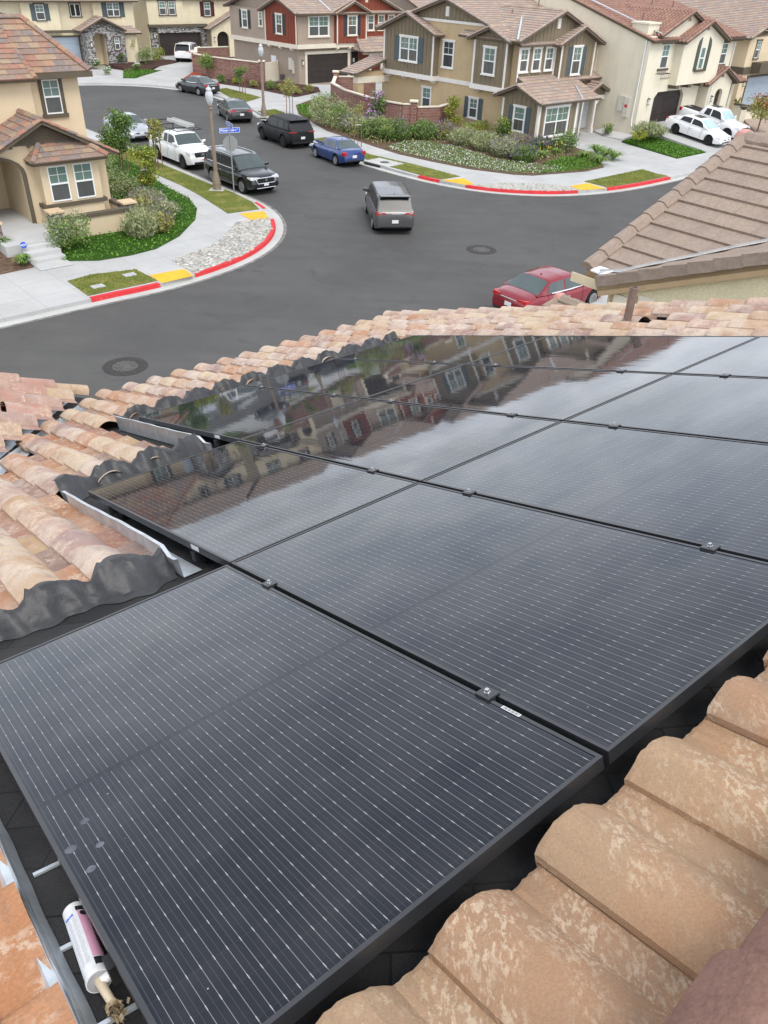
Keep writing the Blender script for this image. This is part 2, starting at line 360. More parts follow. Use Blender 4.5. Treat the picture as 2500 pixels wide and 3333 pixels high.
KERB = KL + CUL[1:] + KR[1:]
mb = MB(); mb.prism([(*p, -.1) for p in KERB + [(200, 220), (200, 400), (-300, 400), (-300, -18)]], (0, 0, .25)); tag(mb.build('pavement', M['concrete']), kind='structure')
strip('gutter', KERB, 0, -.52, .012, .005, M['gutter']); strip('gutter_dirt', KERB, -.40, -.56, .0085, .0085, surf('gutter_silt', (.20, .19, .175), .35, 3, .95, fine=.3))
KN = [(-60, -32), (6.2, 28.7), (60, 78.2)]
mb = MB(); mb.prism([(*p, -.1) for p in KN + [(200, 78), (200, -60), (-60, -60)]], (0, 0, .25)); tag(mb.build('near_pavement', M['concrete']), kind='structure')
strip('near_gutter', KN, 0, .5, .012, .005, M['gutter'])
def near_pts(line, p, q):
    """the stretch of a kerb line between the points nearest to p and q"""
    k = lambda c: min(range(len(line)), key=lambda i: (line[i][0] - c[0]) ** 2 + (line[i][1] - c[1]) ** 2)
    i, j = sorted((k(p), k(q))); return line[i:j + 1]
def dense(line, st=.25):
    out = []
    for a, b in zip(line, line[1:]):
        n = max(1, int(math.dist(a, b) / st))
        out += [(a[0] + (b[0] - a[0]) * i / n, a[1] + (b[1] - a[1]) * i / n) for i in range(n)]
    return out + [line[-1]]
DL, DR = dense(KL[4:-2]), dense(KR[:-2])
def kerb_paint(line, p, q):
    s_ = near_pts(line, p, q); mb = MB(); a, b, c = offset(s_, -.006), offset(s_, .19), offset(s_, .0)
    for i in range(len(s_) - 1):
        mb.face([(*a[i], .158), (*a[i + 1], .158), (*b[i + 1], .158), (*b[i], .158)]); mb.face([(*a[i], .158), (*a[i + 1], .158), (*offset(s_, -.035)[i + 1], .014), (*offset(s_, -.035)[i], .014)])
    tag(mb.build('red_kerb', M['red_paint'], fix=False), kind='structure')
for l, p, q in ((DL, (-11.33, 28.03), (-9.1, 29.9)), (DL, (-8.0, 31.2), (-6.05, 39.9)), (DL, (-6.6, 41.4), (-7.25, 42.7)), (DR, (1.27, 50.3), (2.5, 49.4)), (DR, (3.98, 48.4), (10.7, 48.3)), (DR, (12.35, 49.1), (17.15, 52.9))):
    kerb_paint(l, p, q)
# yellow ramps, cobbled corners, parkway turf (poly at z .156 on the pavement)
for poly in ([(-9.8, 30.84), (-8.62, 31.79), (-8.05, 31.0), (-9.05, 30.0)], [(-7.85, 40.41), (-6.72, 41.05), (-6.3, 39.85), (-7.13, 39.34)],
             [(2.54, 49.45), (3.95, 50.21), (4.5, 48.75), (3.97, 48.5)], [(10.19, 49.36), (11.44, 50.31), (12.3, 49.05), (10.72, 48.42)]):
    sheet('yellow_ramp', poly, .1595, M['yellow_paint'])
COB1 = [(-9.38, 32.8), (-8.1, 31.3), (-7.5, 32.25), (-6.5, 34.0), (-5.98, 36), (-5.9, 38.0), (-6.28, 39.78), (-7.78, 38.9), (-7.75, 37.4), (-8.1, 35.2)]
COB2 = [(4.55, 48.6), (5.83, 49.37), (8.3, 49.63), (10.2, 49.15), (10.7, 48.5), (9.0, 47.95), (7.2, 47.8), (5.3, 48.05)]
COBBLES = [COB1, COB2]
mbc = MB(); rc = random.Random(3)
for poly in COBBLES:
    sheet('cobbled_corner', poly, .160, M['cobble'])
    xs = [p[0] for p in poly]; ys = [p[1] for p in poly]
    for _ in range(900):
        x, y = rc.uniform(min(xs), max(xs)), rc.uniform(min(ys), max(ys))
        if not inside(poly, x, y): continue
        r = rc.uniform(.05, .12); rx, ry = r * rc.uniform(.8, 1.3), r * rc.uniform(.7, 1.1); a0 = rc.uniform(0, 3.1); u = (rc.randint(0, 60), 0)
        ring = [(x + rx * math.cos(a0) * math.cos(k) - ry * math.sin(a0) * math.sin(k), y + rx * math.sin(a0) * math.cos(k) + ry * math.cos(a0) * math.sin(k)) for k in [i * math.pi / 4 for i in range(8)]]
        top = [((p[0] - x) * .6 + x, (p[1] - y) * .6 + y) for p in ring]
        hz = .162 + r * .22
        for i in range(8):
            j = (i + 1) % 8; mbc.face([(*ring[i], .158), (*ring[j], .158), (*top[j], hz), (*top[i], hz)], 0, [(u[0] + .5, .5)] * 4)
        mbc.face([(*p, hz) for p in top], 0, [(u[0] + .5, .5)] * 8)
mcob = leaves('river_stone', [(.25, .24, .21), (.40, .385, .34), (.50, .485, .44), (.33, .33, .315), (.44, .41, .35)], .8)
tag(mbc.build('river_stones', mcob, fix=False), 'pale river stones set in the cobbled corners behind the red kerbs', 'stones', kind='stuff')
TURF = [[(-12.7, 29.79), (-12.07, 30.63), (-10.5, 31.47), (-9.3, 30.25), (-11.4, 28.3)],
        [(-8.42, 40.32), (-7.0, 41.35), (-7.6, 42.75), (-9.0, 44.6), (-10.5, 46.15), (-14.2, 50.45), (-16.0, 52.7), (-19.6, 57.2), (-21, 56), (-17.1, 51.0), (-14.6, 48.6), (-12.0, 45.6), (-10.6, 43.7), (-9.3, 41.7)],
        [(-6.2, 60.3), (-5.3, 61.3), (-3.1, 57.9), (-1.9, 56.0), (1.1, 53.4), (3.76, 50.68), (2.6, 49.65), (1.4, 50.5), (-.9, 52.9), (-3.4, 56.0)],
        [(11.3, 50.7), (15.9, 54.95), (16.5, 53.75), (17.1, 53.2), (14.7, 51.1), (12.45, 49.4)],
        [(-11.75, 71.2), (-10.5, 72.6), (-9.5, 71.0), (-9.2, 68.6), (-9.6, 66.6), (-11.2, 70.2)],
        [(-17.5, 82.6), (-16.6, 83.6), (-12.6, 78.7), (-13.5, 75.6), (-15.3, 78)]]
rt = random.Random(11); mg = leaves('grass_blades', [(.12, .15, .03), (.18, .21, .04), (.26, .25, .07), (.21, .23, .05)], .8)
for poly in TURF:
    sheet('parkway_turf', poly, .166, M['grass']); mb = MB()
    xs = [p[0] for p in poly]; ys = [p[1] for p in poly]
    n = int((max(xs) - min(xs)) * (max(ys) - min(ys)) * 190)
    for _ in range(min(n, 9000)):
        x, y = rt.uniform(min(xs), max(xs)), rt.uniform(min(ys), max(ys))
        if not inside(poly, x, y): continue
        a = rt.uniform(0, 6.28); w = rt.uniform(.015, .035); h = rt.uniform(.03, .06); dxx, dyy = math.cos(a) * w, math.sin(a) * w; l = rt.uniform(-.05, .05)
        mb.face([(x - dxx, y - dyy, .16), (x + dxx, y + dyy, .16), (x + l, y + l * .7, .16 + h)], 0, [(rt.randint(0, 99) + .5, .5)] * 3)
    tag(mb.build('grass', mg, fix=False), 'short patchy turf in the strip between kerb and sidewalk', 'grass', kind='stuff')
# planting beds and sloping drives
RBED = [(-9.07, 75.1), (-8.3, 70.5), (-6.93, 67.2), (-5.4, 63.7), (-3.35, 61.0), (-1.6, 58.5), (0.02, 56.4), (1.96, 54.7), (4.48, 52.75), (7.1, 51.75), (8.3, 51.7), (11.9, 53.5), (13.4, 55.0)]
mb = MB(); INNER = [(-7.2, 79), (-5.5, 76), (-3.5, 71.5), (-2.2, 69), (-.5, 67), (1, 66), (3, 65.5), (5.5, 64.8), (7.6, 63), (9.6, 60.9), (10.6, 61.2), (12.0, 60.2), (13.1, 58.2)]
for i in range(len(RBED) - 1): mb.face([(*RBED[i], .17), (*RBED[i + 1], .17), (*INNER[i + 1], .46), (*INNER[i], .46)])
mb.face([(*INNER[9], .46), (*INNER[10], .46), (12.9, 63.9, .46), (9.6, 60.9, .47)])
tag(mb.build('planting_bed', M['soil'], fix=False), kind='structure')
LB = [(-13.75, 32.1), (-12.3, 32.35), (-11.2, 33.2), (-10.4, 34.2), (-9.85, 36.2), (-9.75, 39.0), (-10.1, 41.0), (-11.0, 43.0), (-12.6, 45.0), (-13.9, 47.0), (-15.6, 49.9), (-20.5, 55.8)]
LI = [(-14.7, 34.6), (-14.2, 35.2), (-13.6, 35.8), (-13.2, 36.3), (-12.9, 36.6), (-12.6, 37), (-12.9, 38.2), (-13.6, 39.5), (-15.0, 41.0), (-17, 43), (-19, 45.5), (-23, 49)]
mb = MB()
for i in range(len(LB) - 1): mb.face([(*LB[i], .165), (*LB[i + 1], .165), (*LI[i + 1], .36), (*LI[i], .36)])
tag(mb.build('corner_bed', M['cover'], fix=False), kind='structure')
tag_sheet = lambda n, p, m_: sheet(n, p, 0, m_)
tag_sheet('front_bed', [(-15.6, 30.1, .17), (-14.55, 31.2, .17), (-15.2, 32.1, .3), (-16.9, 34.0, .45), (-18.5, 32.9, .4)], M['soil'])
tag_sheet('red_house_bed', [(-18.2, 86.5, .17), (-13.3, 83.3, .17), (-9.7, 79.7, .17), (-7.7, 82.3, .3), (-8.0, 85.1, .46), (-12.7, 87.3, .46), (-17.1, 90.2, .4)], M['mulch'])
tag_sheet('red_house_drive', [(-9.6, 79.6, .16), (-6.6, 76.5, .16), (-4.3, 80, .4), (-5.0, 86.2, .55), (-9.3, 85.6, .5), (-8.0, 84.6, .47), (-7.6, 82.3, .31)], M['drive'])
tag_sheet('far_bed', [(-26.6, 87.6, .17), (-29.4, 93.4, .4), (-31.2, 94.6, .6), (-27.9, 99.4, .6), (-26.3, 100.6, .6), (-24.7, 99.5, .55), (-27.2, 93, .3)], M['mulch'])
tag_sheet('far_lawn', [(-27.6, 87.4, .18), (-26.5, 87.6, .19), (-25.2, 93.2, .34), (-29.2, 93.1, .36)], M['cover'])
tag_sheet('far_drive', [(-26.3, 87.4, .16), (-20.9, 86.4, .16), (-21.6, 95.0, .4), (-22.3, 104.5, .62), (-28.1, 103.5, .62), (-26.0, 99.6, .5)], M['drive'])
tag_sheet('red_slope_bed', [(-22.0, 87.6, .165), (-18.4, 85.9, .165), (-19.5, 89.6, .3), (-21.5, 92.7, .55)], M['redbed'])
tag_sheet('white_house_drive', [(22.3, 61.72, 0.162), (27.71, 66.77, 0.162), (23.19, 71.61, 0.96), (17.78, 66.56, 0.96)], M['drive'])
tag_sheet('white_house_lawn', ((19.23, 58.85, 0.165), (22.11, 61.55, 0.165), (18.64, 65.28, 0.62), (16.58, 64.18, 0.26)), M['cover'])
tag_sheet('side_walk_path', [(15.8, 66.2, .2), (16.8, 64.9, .24), (18.3, 66.2, .45), (16.4, 68.6, .5), (15.2, 68.0, .3)], M['step'])
tag_sheet('gravel_yard', [(25.7, 64.8, .165), (36, 74, .165), (34, 79, .8), (28.6, 73.5, .9), (28.0, 68.2, .6)], M['gravel'])
# manholes, drain
def manhole(x, y, r, label):
    t = thing('manhole', label, 'manhole', (x, y, 0)); mb = MB(); mb.lathe([(r * 1.75, .0), (r * 1.75, .009), (r * 1.05, .010), (r * 1.05, .004)], 40); mb.build('collar', M['ironrim'], t)
    mb = MB(); mb.lathe([(r, .002), (r, .014), (r * .96, .016), (r * .9, .013), (r * .55, .013), (r * .52, .017), (.02, .017)], 40)
    for k in range(24):
        a = k * math.pi / 12; mb.box(r * .6, r * .86, -.012, .012, .013, .018, 0, lambda px, py, pz: (px * math.cos(a) - py * math.sin(a), px * math.sin(a) + py * math.cos(a), pz))
    mb.build('cover', M['iron'], t)
manhole(-8.4, 22.75, .40, 'round iron manhole cover in the asphalt nearest the clay tile eave')
manhole(3.98, 36.6, .40, 'round iron manhole cover in the middle of the junction beyond the grey minivan')
t = thing('storm_drain', 'kerb storm drain with a concrete slab lid behind the blue sedan', 'storm drain', (-.9, 53.6, .15), rad(-42))
mb = MB(); mb.box(-1.15, 1.0, -.75, .75, 0, .035); mb.build('slab', M['step'], t)
mb = MB(); mb.lathe([(.3, .036), (.3, .045), (.02, .045)], 24); mb.build('lid', M['iron'], t)
mb = MB(); mb.box(-1.0, .35, -.83, -.6, -.115, -.02); mb.build('opening', M['ironrim'], t)
# ---------------------------------------------------------------- building materials
M['stucco_tan'] = surf('stucco_tan', (.53, .405, .245), .07, .8, .9, .1, bs=.25, bscale=70, fine=.05, streak=(.44, .33, .19))
M['stucco_beige'] = surf('stucco_beige', (.66, .54, .37), .06, .8, .9, .1, bs=.25, bscale=70, fine=.05, streak=(.59, .48, .33))
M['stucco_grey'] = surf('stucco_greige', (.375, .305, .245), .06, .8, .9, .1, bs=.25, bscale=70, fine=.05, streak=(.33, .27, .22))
M['stucco_cream'] = surf('stucco_cream', (.74, .68, .54), .05, .8, .9, .1, bs=.25, bscale=70, fine=.04, streak=(.64, .57, .43))
M['stucco_pale'] = surf('stucco_pale_yellow', (.68, .60, .43), .06, 1.2, .9, .1, bs=.4, bscale=90, fine=.06, streak=(.57, .49, .31))
M['siding_olive'] = surf('siding_olive', (.215, .175, .118), .07, 1.5, .8, .2, fine=.05, streak=(.19, .155, .105))
M['siding_red'] = surf('siding_barn_red', (.235, .066, .042), .08, 1.5, .75, .2, fine=.06, streak=(.20, .06, .04))
M['trim'] = surf('white_trim', (.76, .73, .68), .05, 2, .7, .3)
M['trim_cream'] = surf('cream_trim', (.72, .66, .54), .05, 2, .7, .3)
M['brown_trim'] = surf('brown_trim', (.115, .095, .068), .1, 2, .75, .2)
M['fascia'] = surf('brown_fascia', (.15, .118, .088), .1, 2, .75, .2)
M['dark'] = surf('dark_interior', (.03, .025, .022), .2, 2, .9, .1)
M['vinyl'] = surf('white_vinyl', (.82, .83, .83), .03, 2, .45, .4)
M['sh_blue'] = surf('shutter_blue_grey', (.085, .115, .125), .1, 3, .6, .3)
M['sh_dark'] = surf('shutter_charcoal', (.045, .050, .055), .1, 3, .6, .3)
M['sh_green'] = surf('shutter_dark_green', (.075, .095, .075), .1, 3, .6, .3)
M['sh_maroon'] = surf('shutter_maroon', (.075, .022, .022), .1, 3, .6, .3)
M['gar_dark'] = surf('garage_door_dark_brown', (.040, .031, .028), .12, 2, .55, .3, fine=.1)
M['gar_white'] = surf('garage_door_white', (.72, .76, .80), .04, 2, .5, .3)
M['gar_blue'] = surf('garage_door_pale_blue', (.34, .40, .46), .05, 2, .5, .3)
M['lamp_black'] = surf('black_lamp_metal', (.02, .02, .02), .2, 5, .5, .4)
M['lamp_glass'] = surf('frosted_lamp_glass', (.66, .66, .62), .05, 3, .3, .5)
M['plastic'] = surf('beige_utility_paint', (.62, .58, .50), .06, 4, .6, .3)
M['flash'] = surf('galvanised_flashing', (.58, .62, .65), .12, 6, .45, .5, .6, fine=.12, fscale=18)
M['pipe'] = surf('brown_vent_pipe', (.20, .145, .12), .15, 8, .7, .3, fine=.15)
def glass(name, col, rough=.08, streak=None):
    m, t, b = newmat(name); v = coord(t)
    c = ramp(t, noise(t, v, 1.1, 4), [(.3, [q * .8 for q in col]), (.7, [min(1, q * 1.15) for q in col])])
    if streak:
        s_ = node(t, 'ShaderNodeSeparateXYZ', {0: v}); fr = math_(t, 'FRACT', math_(t, 'MULTIPLY', s_.outputs[2], 14))
        c = mixc(t, math_(t, 'MULTIPLY', math_(t, 'LESS_THAN', fr, .25), .35), c, streak)
    t.links.new(c, b.inputs['Base Color']); rough_spec(b, rough, .5); return m
M['pane_up'] = glass('glass_over_blinds', (.16, .24, .20), .08, (.08, .13, .11)); M['pane_low'] = glass('glass_behind_screen', (.085, .092, .088), .3)
M['pane_dark'] = glass('dark_glass', (.03, .034, .036), .06)
T_TAN = tiles('concrete_tile_tan_pink', [(.36, .265, .21), (.40, .30, .235), (.34, .255, .215), (.29, .25, .23), (.41, .325, .25), (.36, .25, .20), (.32, .265, .235)], (.46, .39, .34), .35)
T_RED = tiles('concrete_tile_mottled_red', [(.30, .175, .125), (.36, .22, .14), (.24, .17, .145), (.19, .165, .16), (.34, .25, .165), (.33, .16, .115), (.26, .195, .16)], (.38, .28, .22), .35)
T_SPAN = tiles('clay_s_tile_brown_red', [(.30, .165, .125), (.26, .145, .115), (.34, .20, .15), (.29, .175, .14)], (.40, .28, .22), .4, joint=0)
T_GREY = tiles('concrete_tile_taupe', [(.29, .225, .18), (.31, .24, .19), (.275, .215, .175), (.30, .235, .19)], (.37, .30, .25), .3, joint=.3, jw=.02)

# ---------------------------------------------------------------- building blocks (house-local coordinates: a along the front, b to the back, z up)
class Face:
    """a wall plane: 'F' looks to -b at b=off, 'S' looks to -a at a=off, 'E' looks to +a at a=off"""
    def __init__(s, kind, off): s.k, s.o = kind, off
    def p(s, x, d, z): return {'F': (x, s.o - d, z), 'S': (s.o - d, x, z), 'E': (s.o + d, x, z)}[s.k]
    def box(s, mb, x0, x1, z0, z1, d0, d1, m=0): mb.box(x0, x1, d0, d1, z0, z1, m, lambda x, d, z: s.p(x, d, z))
    def poly(s, mb, pts, d0, d1, m=0): mb.prism([s.p(x, d0, z) for x, z in pts], Vector(s.p(0, d1, 0)) - Vector(s.p(0, d0, 0)), m)
def roof_plane(mb, pts, kind='flat', ex=.36, tw=.45, slab=.13, seed=0, m=0, ms=1):
    """a convex roof polygon; the edge pts[0]-pts[1] is its eave. Courses of tiles with a real step, over a slab"""
    P = [Vector(p) for p in pts]; u = (P[1] - P[0]).normalized(); n = (P[1] - P[0]).cross(P[2] - P[1])
    if n.length < 1e-6: n = (P[1] - P[0]).cross(P[3] - P[1])
    n.normalize()
    if n.z < 0: n = -n
    v = n.cross(u)
    if v.z < 0: v = -v
    o = P[0]; Q = [((p - o).dot(u), (p - o).dot(v)) for p in P]; vmax = max(q[1] for q in Q); off = rnd.random() * 50 + seed
    W3 = lambda x, y, h: o + u * x + v * y + n * h
    mb.prism([p - n * .01 for p in P], n * -slab, ms)
    k = 0
    while k * ex < vmax - .02:
        v0, v1 = k * ex, min((k + 1) * ex, vmax); st = clip(clip(Q, 0, 1, v0), 0, -1, -v1)
        if len(st) >= 3:
            if kind == 'flat':
                lift = lambda y: .012 + .034 * (1 - (y - v0) / ex)
                mb.face([W3(x, y, lift(y)) for x, y in st], m, [(x / tw + (k % 2) * .5 + off, k + .5 + off * 3) for x, y in st])
                lo = [q[0] for q in st if abs(q[1] - v0) < 1e-4]
                if len(lo) >= 2: mb.face([W3(min(lo), v0, -.005), W3(max(lo), v0, -.005), W3(max(lo), v0, .046), W3(min(lo), v0, .046)], m, [(off + .5, k + .5)] * 4)
            else:
                x0, x1 = min(q[0] for q in st), max(q[0] for q in st); seg = 7; i0, i1 = int(math.floor(x0 / tw)), int(math.ceil(x1 / tw))
                prof = [(0, .0), (.06, .045), (.17, .078), (.30, .09), (.43, .078), (.54, .045), (.60, .0), (1.0, -.005)]
                for i in range(i0, i1):
                    t0 = [(i + q) * tw for q, _ in prof]; uvv = [(i + off + .3, k + off * 3 + .3)] * 4
                    for j in range(seg):
                        xa, xb = t0[j], t0[j + 1]; xm = (xa + xb) / 2
                        if not inside(Q, xm, (v0 + v1) / 2): continue
                        ha, hb = prof[j][1], prof[j + 1][1]
                        mb.face([W3(xa, v0, ha + .035), W3(xb, v0, hb + .035), W3(xb, v1, hb + .008), W3(xa, v1, ha + .008)], m, uvv)
                        mb.face([W3(xa, v0, ha + .035), W3(xb, v0, hb + .035), W3(xb, v0, hb + .004), W3(xa, v0, ha + .004)], m, uvv)
        k += 1
def caps(mb, p0, p1, w=.15, h=.07, L=.38, m=0, lift=.05, half=0):
    """lapped ridge, hip or rake cap tiles from p0 (low end) to p1"""
    p0, p1 = Vector(p0), Vector(p1); d = p1 - p0; n = max(1, int(d.length / L)); dn = d.normalized(); s_ = dn.cross(Vector((0, 0, 1))).normalized(); up = s_.cross(dn).normalized()
    if up.z < 0: up = -up
    for i in range(n):
        a = p0 + d * (i / n) + up * (lift + .022); b = p0 + d * min(1, (i + 1.12) / n) + up * lift; uvv = (rnd.randint(0, 500) + .3, rnd.randint(0, 500) + .3)
        prof = [(-w, -.075), (-w, -.035), (-w * .45, h * .75), (0, h), (w * .45, h * .75), (w, -.035), (w, -.075)]
        A = [a + s_ * x + up * y for x, y in prof]; B = [b + s_ * x * .96 + up * y for x, y in prof]
        for j in range(len(prof) - 1): mb.face([A[j], A[j + 1], B[j + 1], B[j]], m, [uvv] * 4)
        mb.face(A, m, [uvv] * len(A)); mb.face(B, m, [uvv] * len(B))
def gable_roof(mb, ridge_axis, c, half, e0, e1, ze, zr, kind='flat', cut0=None, **kw):
    """two slopes; ridge along axis 'a' or 'b' at cross position c, half-span half, from e0 to e1; eave height ze, ridge zr. cut0: ridge start when the far ends die into another roof"""
    g = (lambda l, x, z: (l, x, z)) if ridge_axis == 'a' else (lambda l, x, z: (x, l, z))
    r1 = e1 if cut0 is None else cut0
    roof_plane(mb, [g(e0, c - half, ze), g(e1, c - half, ze), g(r1, c, zr), g(e0, c, zr)], kind, **kw)
    roof_plane(mb, [g(e0, c + half, ze), g(e1, c + half, ze), g(r1, c, zr), g(e0, c, zr)], kind, **kw)
    caps(mb, g(e0, c, zr), g(r1, c, zr))
    for s_ in (-1, 1): caps(mb, g(e0 + .05, c + s_ * half, ze + .02), g(e0 + .05, c, zr + .02), w=.1, h=.03)
def board_batten(mb, F, x0, x1, z0, z1, step=.4, top=None):
    n = max(1, int((x1 - x0) / step)); st = (x1 - x0) / n
    for i in range(1, n):
        x = x0 + i * st; zt = z1 if top is None else top(x) - .03
        if zt - z0 > .1: F.box(mb, x - .025, x + .025, z0, zt, 0, .028)
def window(par, F, x0, x1, z0, z1, n=1, trim='trim', tw=.10, sill=True, single=False, pan=('pane_up', 'pane_low'), shutters=None, sw=.42, head=True, grille=True):
    """x0..x1, z0..z1 is the glazed opening; n lights side by side, each single hung"""
    mb = MB(); d = .055
    if trim:
        F.box(mb, x0 - tw, x0, z0, z1, 0, d, 1); F.box(mb, x1, x1 + tw, z0, z1, 0, d, 1)
        F.box(mb, x0 - tw - (.05 if head else 0), x1 + tw + (.05 if head else 0), z1, z1 + tw * (1.25 if head else 1), 0, d + .025, 1)
        F.box(mb, x0 - tw - .05, x1 + tw + .05, z0 - tw, z0, 0, d + .045, 1)
    w = (x1 - x0) / n; f = .052
    for i in range(n):
        a, b = x0 + i * w, x0 + (i + 1) * w
        F.box(mb, a, a + f, z0, z1, 0, .04); F.box(mb, b - f, b, z0, z1, 0, .04); F.box(mb, a + f, b - f, z0, z0 + f, 0, .04); F.box(mb, a + f, b - f, z1 - f, z1, 0, .04)
        if not single:
            zm = (z0 + z1) / 2; F.box(mb, a + f, b - f, zm - .035, zm + .035, 0, .045)
            if grille:
                F.box(mb, (a + b) / 2 - .011, (a + b) / 2 + .011, zm + .035, z1 - f, 0, .018); zz = (zm + z1) / 2; F.box(mb, a + f, b - f, zz - .011, zz + .011, 0, .017)
    wd = mb.build('window', [M['vinyl'], M[trim] if trim else M['vinyl']], par)
    for i in range(n):
        a, b = x0 + i * w + f, x0 + (i + 1) * w - f; zm = (z0 + z1) / 2
        for nm, za, zb, k in ((('upper_pane', zm, z1 - f, 0), ('lower_pane', z0 + f, zm, 1)) if not single else (('pane', z0 + f, z1 - f, 0),)):
            mb = MB(); mb.face([F.p(a, .010, za), F.p(b, .010, za), F.p(b, .010, zb), F.p(a, .010, zb)]); mb.build(nm, M[pan[k]], wd, fix=False)
    if shutters:
        for sx in ((x0 - tw - sw, x0 - tw - .01), (x1 + tw + .01, x1 + tw + sw)):
            mb = MB(); a, b = sx; F.box(mb, a, b, z0 - .06, z1 + .06, 0, .03)
            for q in (a, b - .06): F.box(mb, q, q + .06, z0 - .06, z1 + .06, .03, .05)
            k = max(4, int((z1 - z0) / .12))
            for i in range(k + 1):
                zz = z0 - .05 + (z1 - z0 + .04) * i / k; F.box(mb, a + .06, b - .06, zz, zz + .05, .03, .044)
            mb.build('shutter', M[shutters], par)
    return wd
def garage_door(par, F, x0, x1, z0, z1, mat_, trim, tw=.14, panels=4, cham=0):
    mb = MB(); h = (z1 - z0) / panels
    for i in range(panels): F.box(mb, x0, x1, z0 + i * h + .012, z0 + (i + 1) * h - .012, 0, .03); F.box(mb, x0, x1, z0 + i * h + h * .5 - .01, z0 + i * h + h * .5 + .01, .03, .034)
    F.box(mb, x0, x1, z0, z1, -.02, .012)
    for q in (.25, .5, .75): F.box(mb, x0 + (x1 - x0) * q - .006, x0 + (x1 - x0) * q + .006, z0, z1, .03, .036)
    mb.build('garage_door', M[mat_], par)
    if trim:
        mb = MB(); F.box(mb, x0 - tw, x0, z0, z1, 0, .07); F.box(mb, x1, x1 + tw, z0, z1, 0, .07); F.box(mb, x0 - tw - .04, x1 + tw + .04, z1, z1 + tw * 1.2, 0, .085); mb.build('garage_trim', M[trim], par)
def wall_lamp(par, F, x, z):
    mb = MB(); F.box(mb, x - .05, x + .05, z - .02, z + .1, 0, .03); F.box(mb, x - .09, x + .09, z + .16, z + .2, .04, .22); F.box(mb, x - .07, x + .07, z - .24, z - .20, .06, .2); F.box(mb, x - .015, x + .015, z + .06, z + .24, .03, .12)
    o = mb.build('wall_lamp', M['lamp_black'], par); mb = MB(); F.box(mb, x - .065, x + .065, z - .2, z + .16, .065, .195); mb.build('glass', M['lamp_glass'], o)
def vent(par, F, x, z, w=.34, h=.62, mat_='trim'):
    mb = MB(); F.box(mb, x - w / 2, x + w / 2, z, z + h, 0, .05)
    for i in range(7): F.box(mb, x - w / 2 + .06, x + w / 2 - .06, z + .06 + i * (h - .12) / 7, z + .1 + i * (h - .12) / 7, .05, .07)
    mb.build('gable_vent', M[mat_], par)
def corbels(par, F, xs, z, mat_, d=.45, h=.22, w=.26):
    for x in xs:
        mb = MB(); P = [(0, z), (d, z), (d, z - h * .45), (d * .55, z - h), (0, z - h)]
        mb.prism([F.p(x - w / 2, q, zz) for q, zz in P], Vector(F.p(w, 0, 0)) - Vector(F.p(0, 0, 0))); mb.build('corbel', M[mat_], par)
def arch_poly(x0, x1, z0, zs, zt, X0, X1, Z0, Z1, n=10):
    """a wall rectangle X0..X1 x Z0..Z1 with an arched opening x0..x1 from z0 up (spring zs, crown zt)"""
    c, r = (x0 + x1) / 2, (x1 - x0) / 2
    arc = [(c - r * math.cos(math.pi * i / n), zs + (zt - zs) * math.sin(math.pi * i / n)) for i in range(n + 1)]
    return [(X0, Z0), (x0, Z0)] + arc + [(x1, Z0), (X1, Z0), (X1, Z1), (X0, Z1)], arc
def house(name, label, cx, cy, ang): return thing(name, label, 'house', (cx, cy, 0), rad(ang))
def downspout(par, pts, r=.045, mat_='vinyl'):
    mb = MB(); mb.tube(pts, r, 6); mb.build('downspout', M[mat_], par)
# ================================================================ olive and tan corner house
H1 = house('board_and_batten_house', 'tan and olive two-storey corner house with board-and-batten gables and blue-grey shutters', 9.63, 60.85, 43)
S0, S6, F0, F28, F23, F15 = Face('S', 0), Face('S', .6), Face('F', 0), Face('F', 2.8), Face('F', 2.3), Face('F', 1.5)
mb = MB(); mb.box(.6, 13.4, 2.8, 17.2, -.1, 6.3); S6.poly(mb, [(3.0, 6.3), (17.2, 6.3), (10.1, 8.42)], 0, -12.8); mb.build('wall', M['stucco_tan'], H1)
mb = MB()
mb.box(0, .6, 10.75, 16.45, 3.42, 6.25); S0.poly(mb, [(10.75, 6.25), (16.45, 6.25), (13.6, 7.36)], 0, -1.2); board_batten(mb, S0, 10.75, 16.45, 3.42, 6.3, top=lambda x: 7.36 - abs(x - 13.6) * .39)
mb.box(0, .6, 3.46, 6.65, 3.42, 6.35); S0.poly(mb, [(3.46, 6.35), (6.65, 6.35), (5.05, 6.97)], 0, -1.2); board_batten(mb, S0, 3.46, 6.65, 3.42, 6.3, top=lambda x: 6.97 - abs(x - 5.05) * .39)
S6.poly(mb, [(5.9, 7.15), (14.3, 7.15), (10.1, 8.4)], -.02, .03); board_batten(mb, Face('S', .57), 6.0, 14.2, 7.15, 8, top=lambda x: 8.4 - abs(x - 10.1) * .297)
mb.box(0, 4.4, 0, 3.4, .5, 3.0); S0.poly(mb, [(.0, 3.0), (3.9, 3.0), (1.95, 3.74)], 0, -3); board_batten(mb, S0, 0, 3.4, .5, 3.0, top=lambda x: 3.74 - abs(x - 1.95) * .38); board_batten(mb, F0, 0, 4.4, .5, 2.95)
F28.poly(mb, [(.45, 3.8), (8.7, 3.8), (8.7, 6.6), (4.6, 8.05), (.45, 6.5)], 0, .03); board_batten(mb, Face('F', 2.77), .45, 4.5, 4.2, 6.5, top=lambda x: 8.0 - abs(x - 4.6) * .36); board_batten(mb, Face('F', 2.77), 4.6, 8.7, 7.0, 7.2, top=lambda x: 8.0 - abs(x - 4.6) * .36)
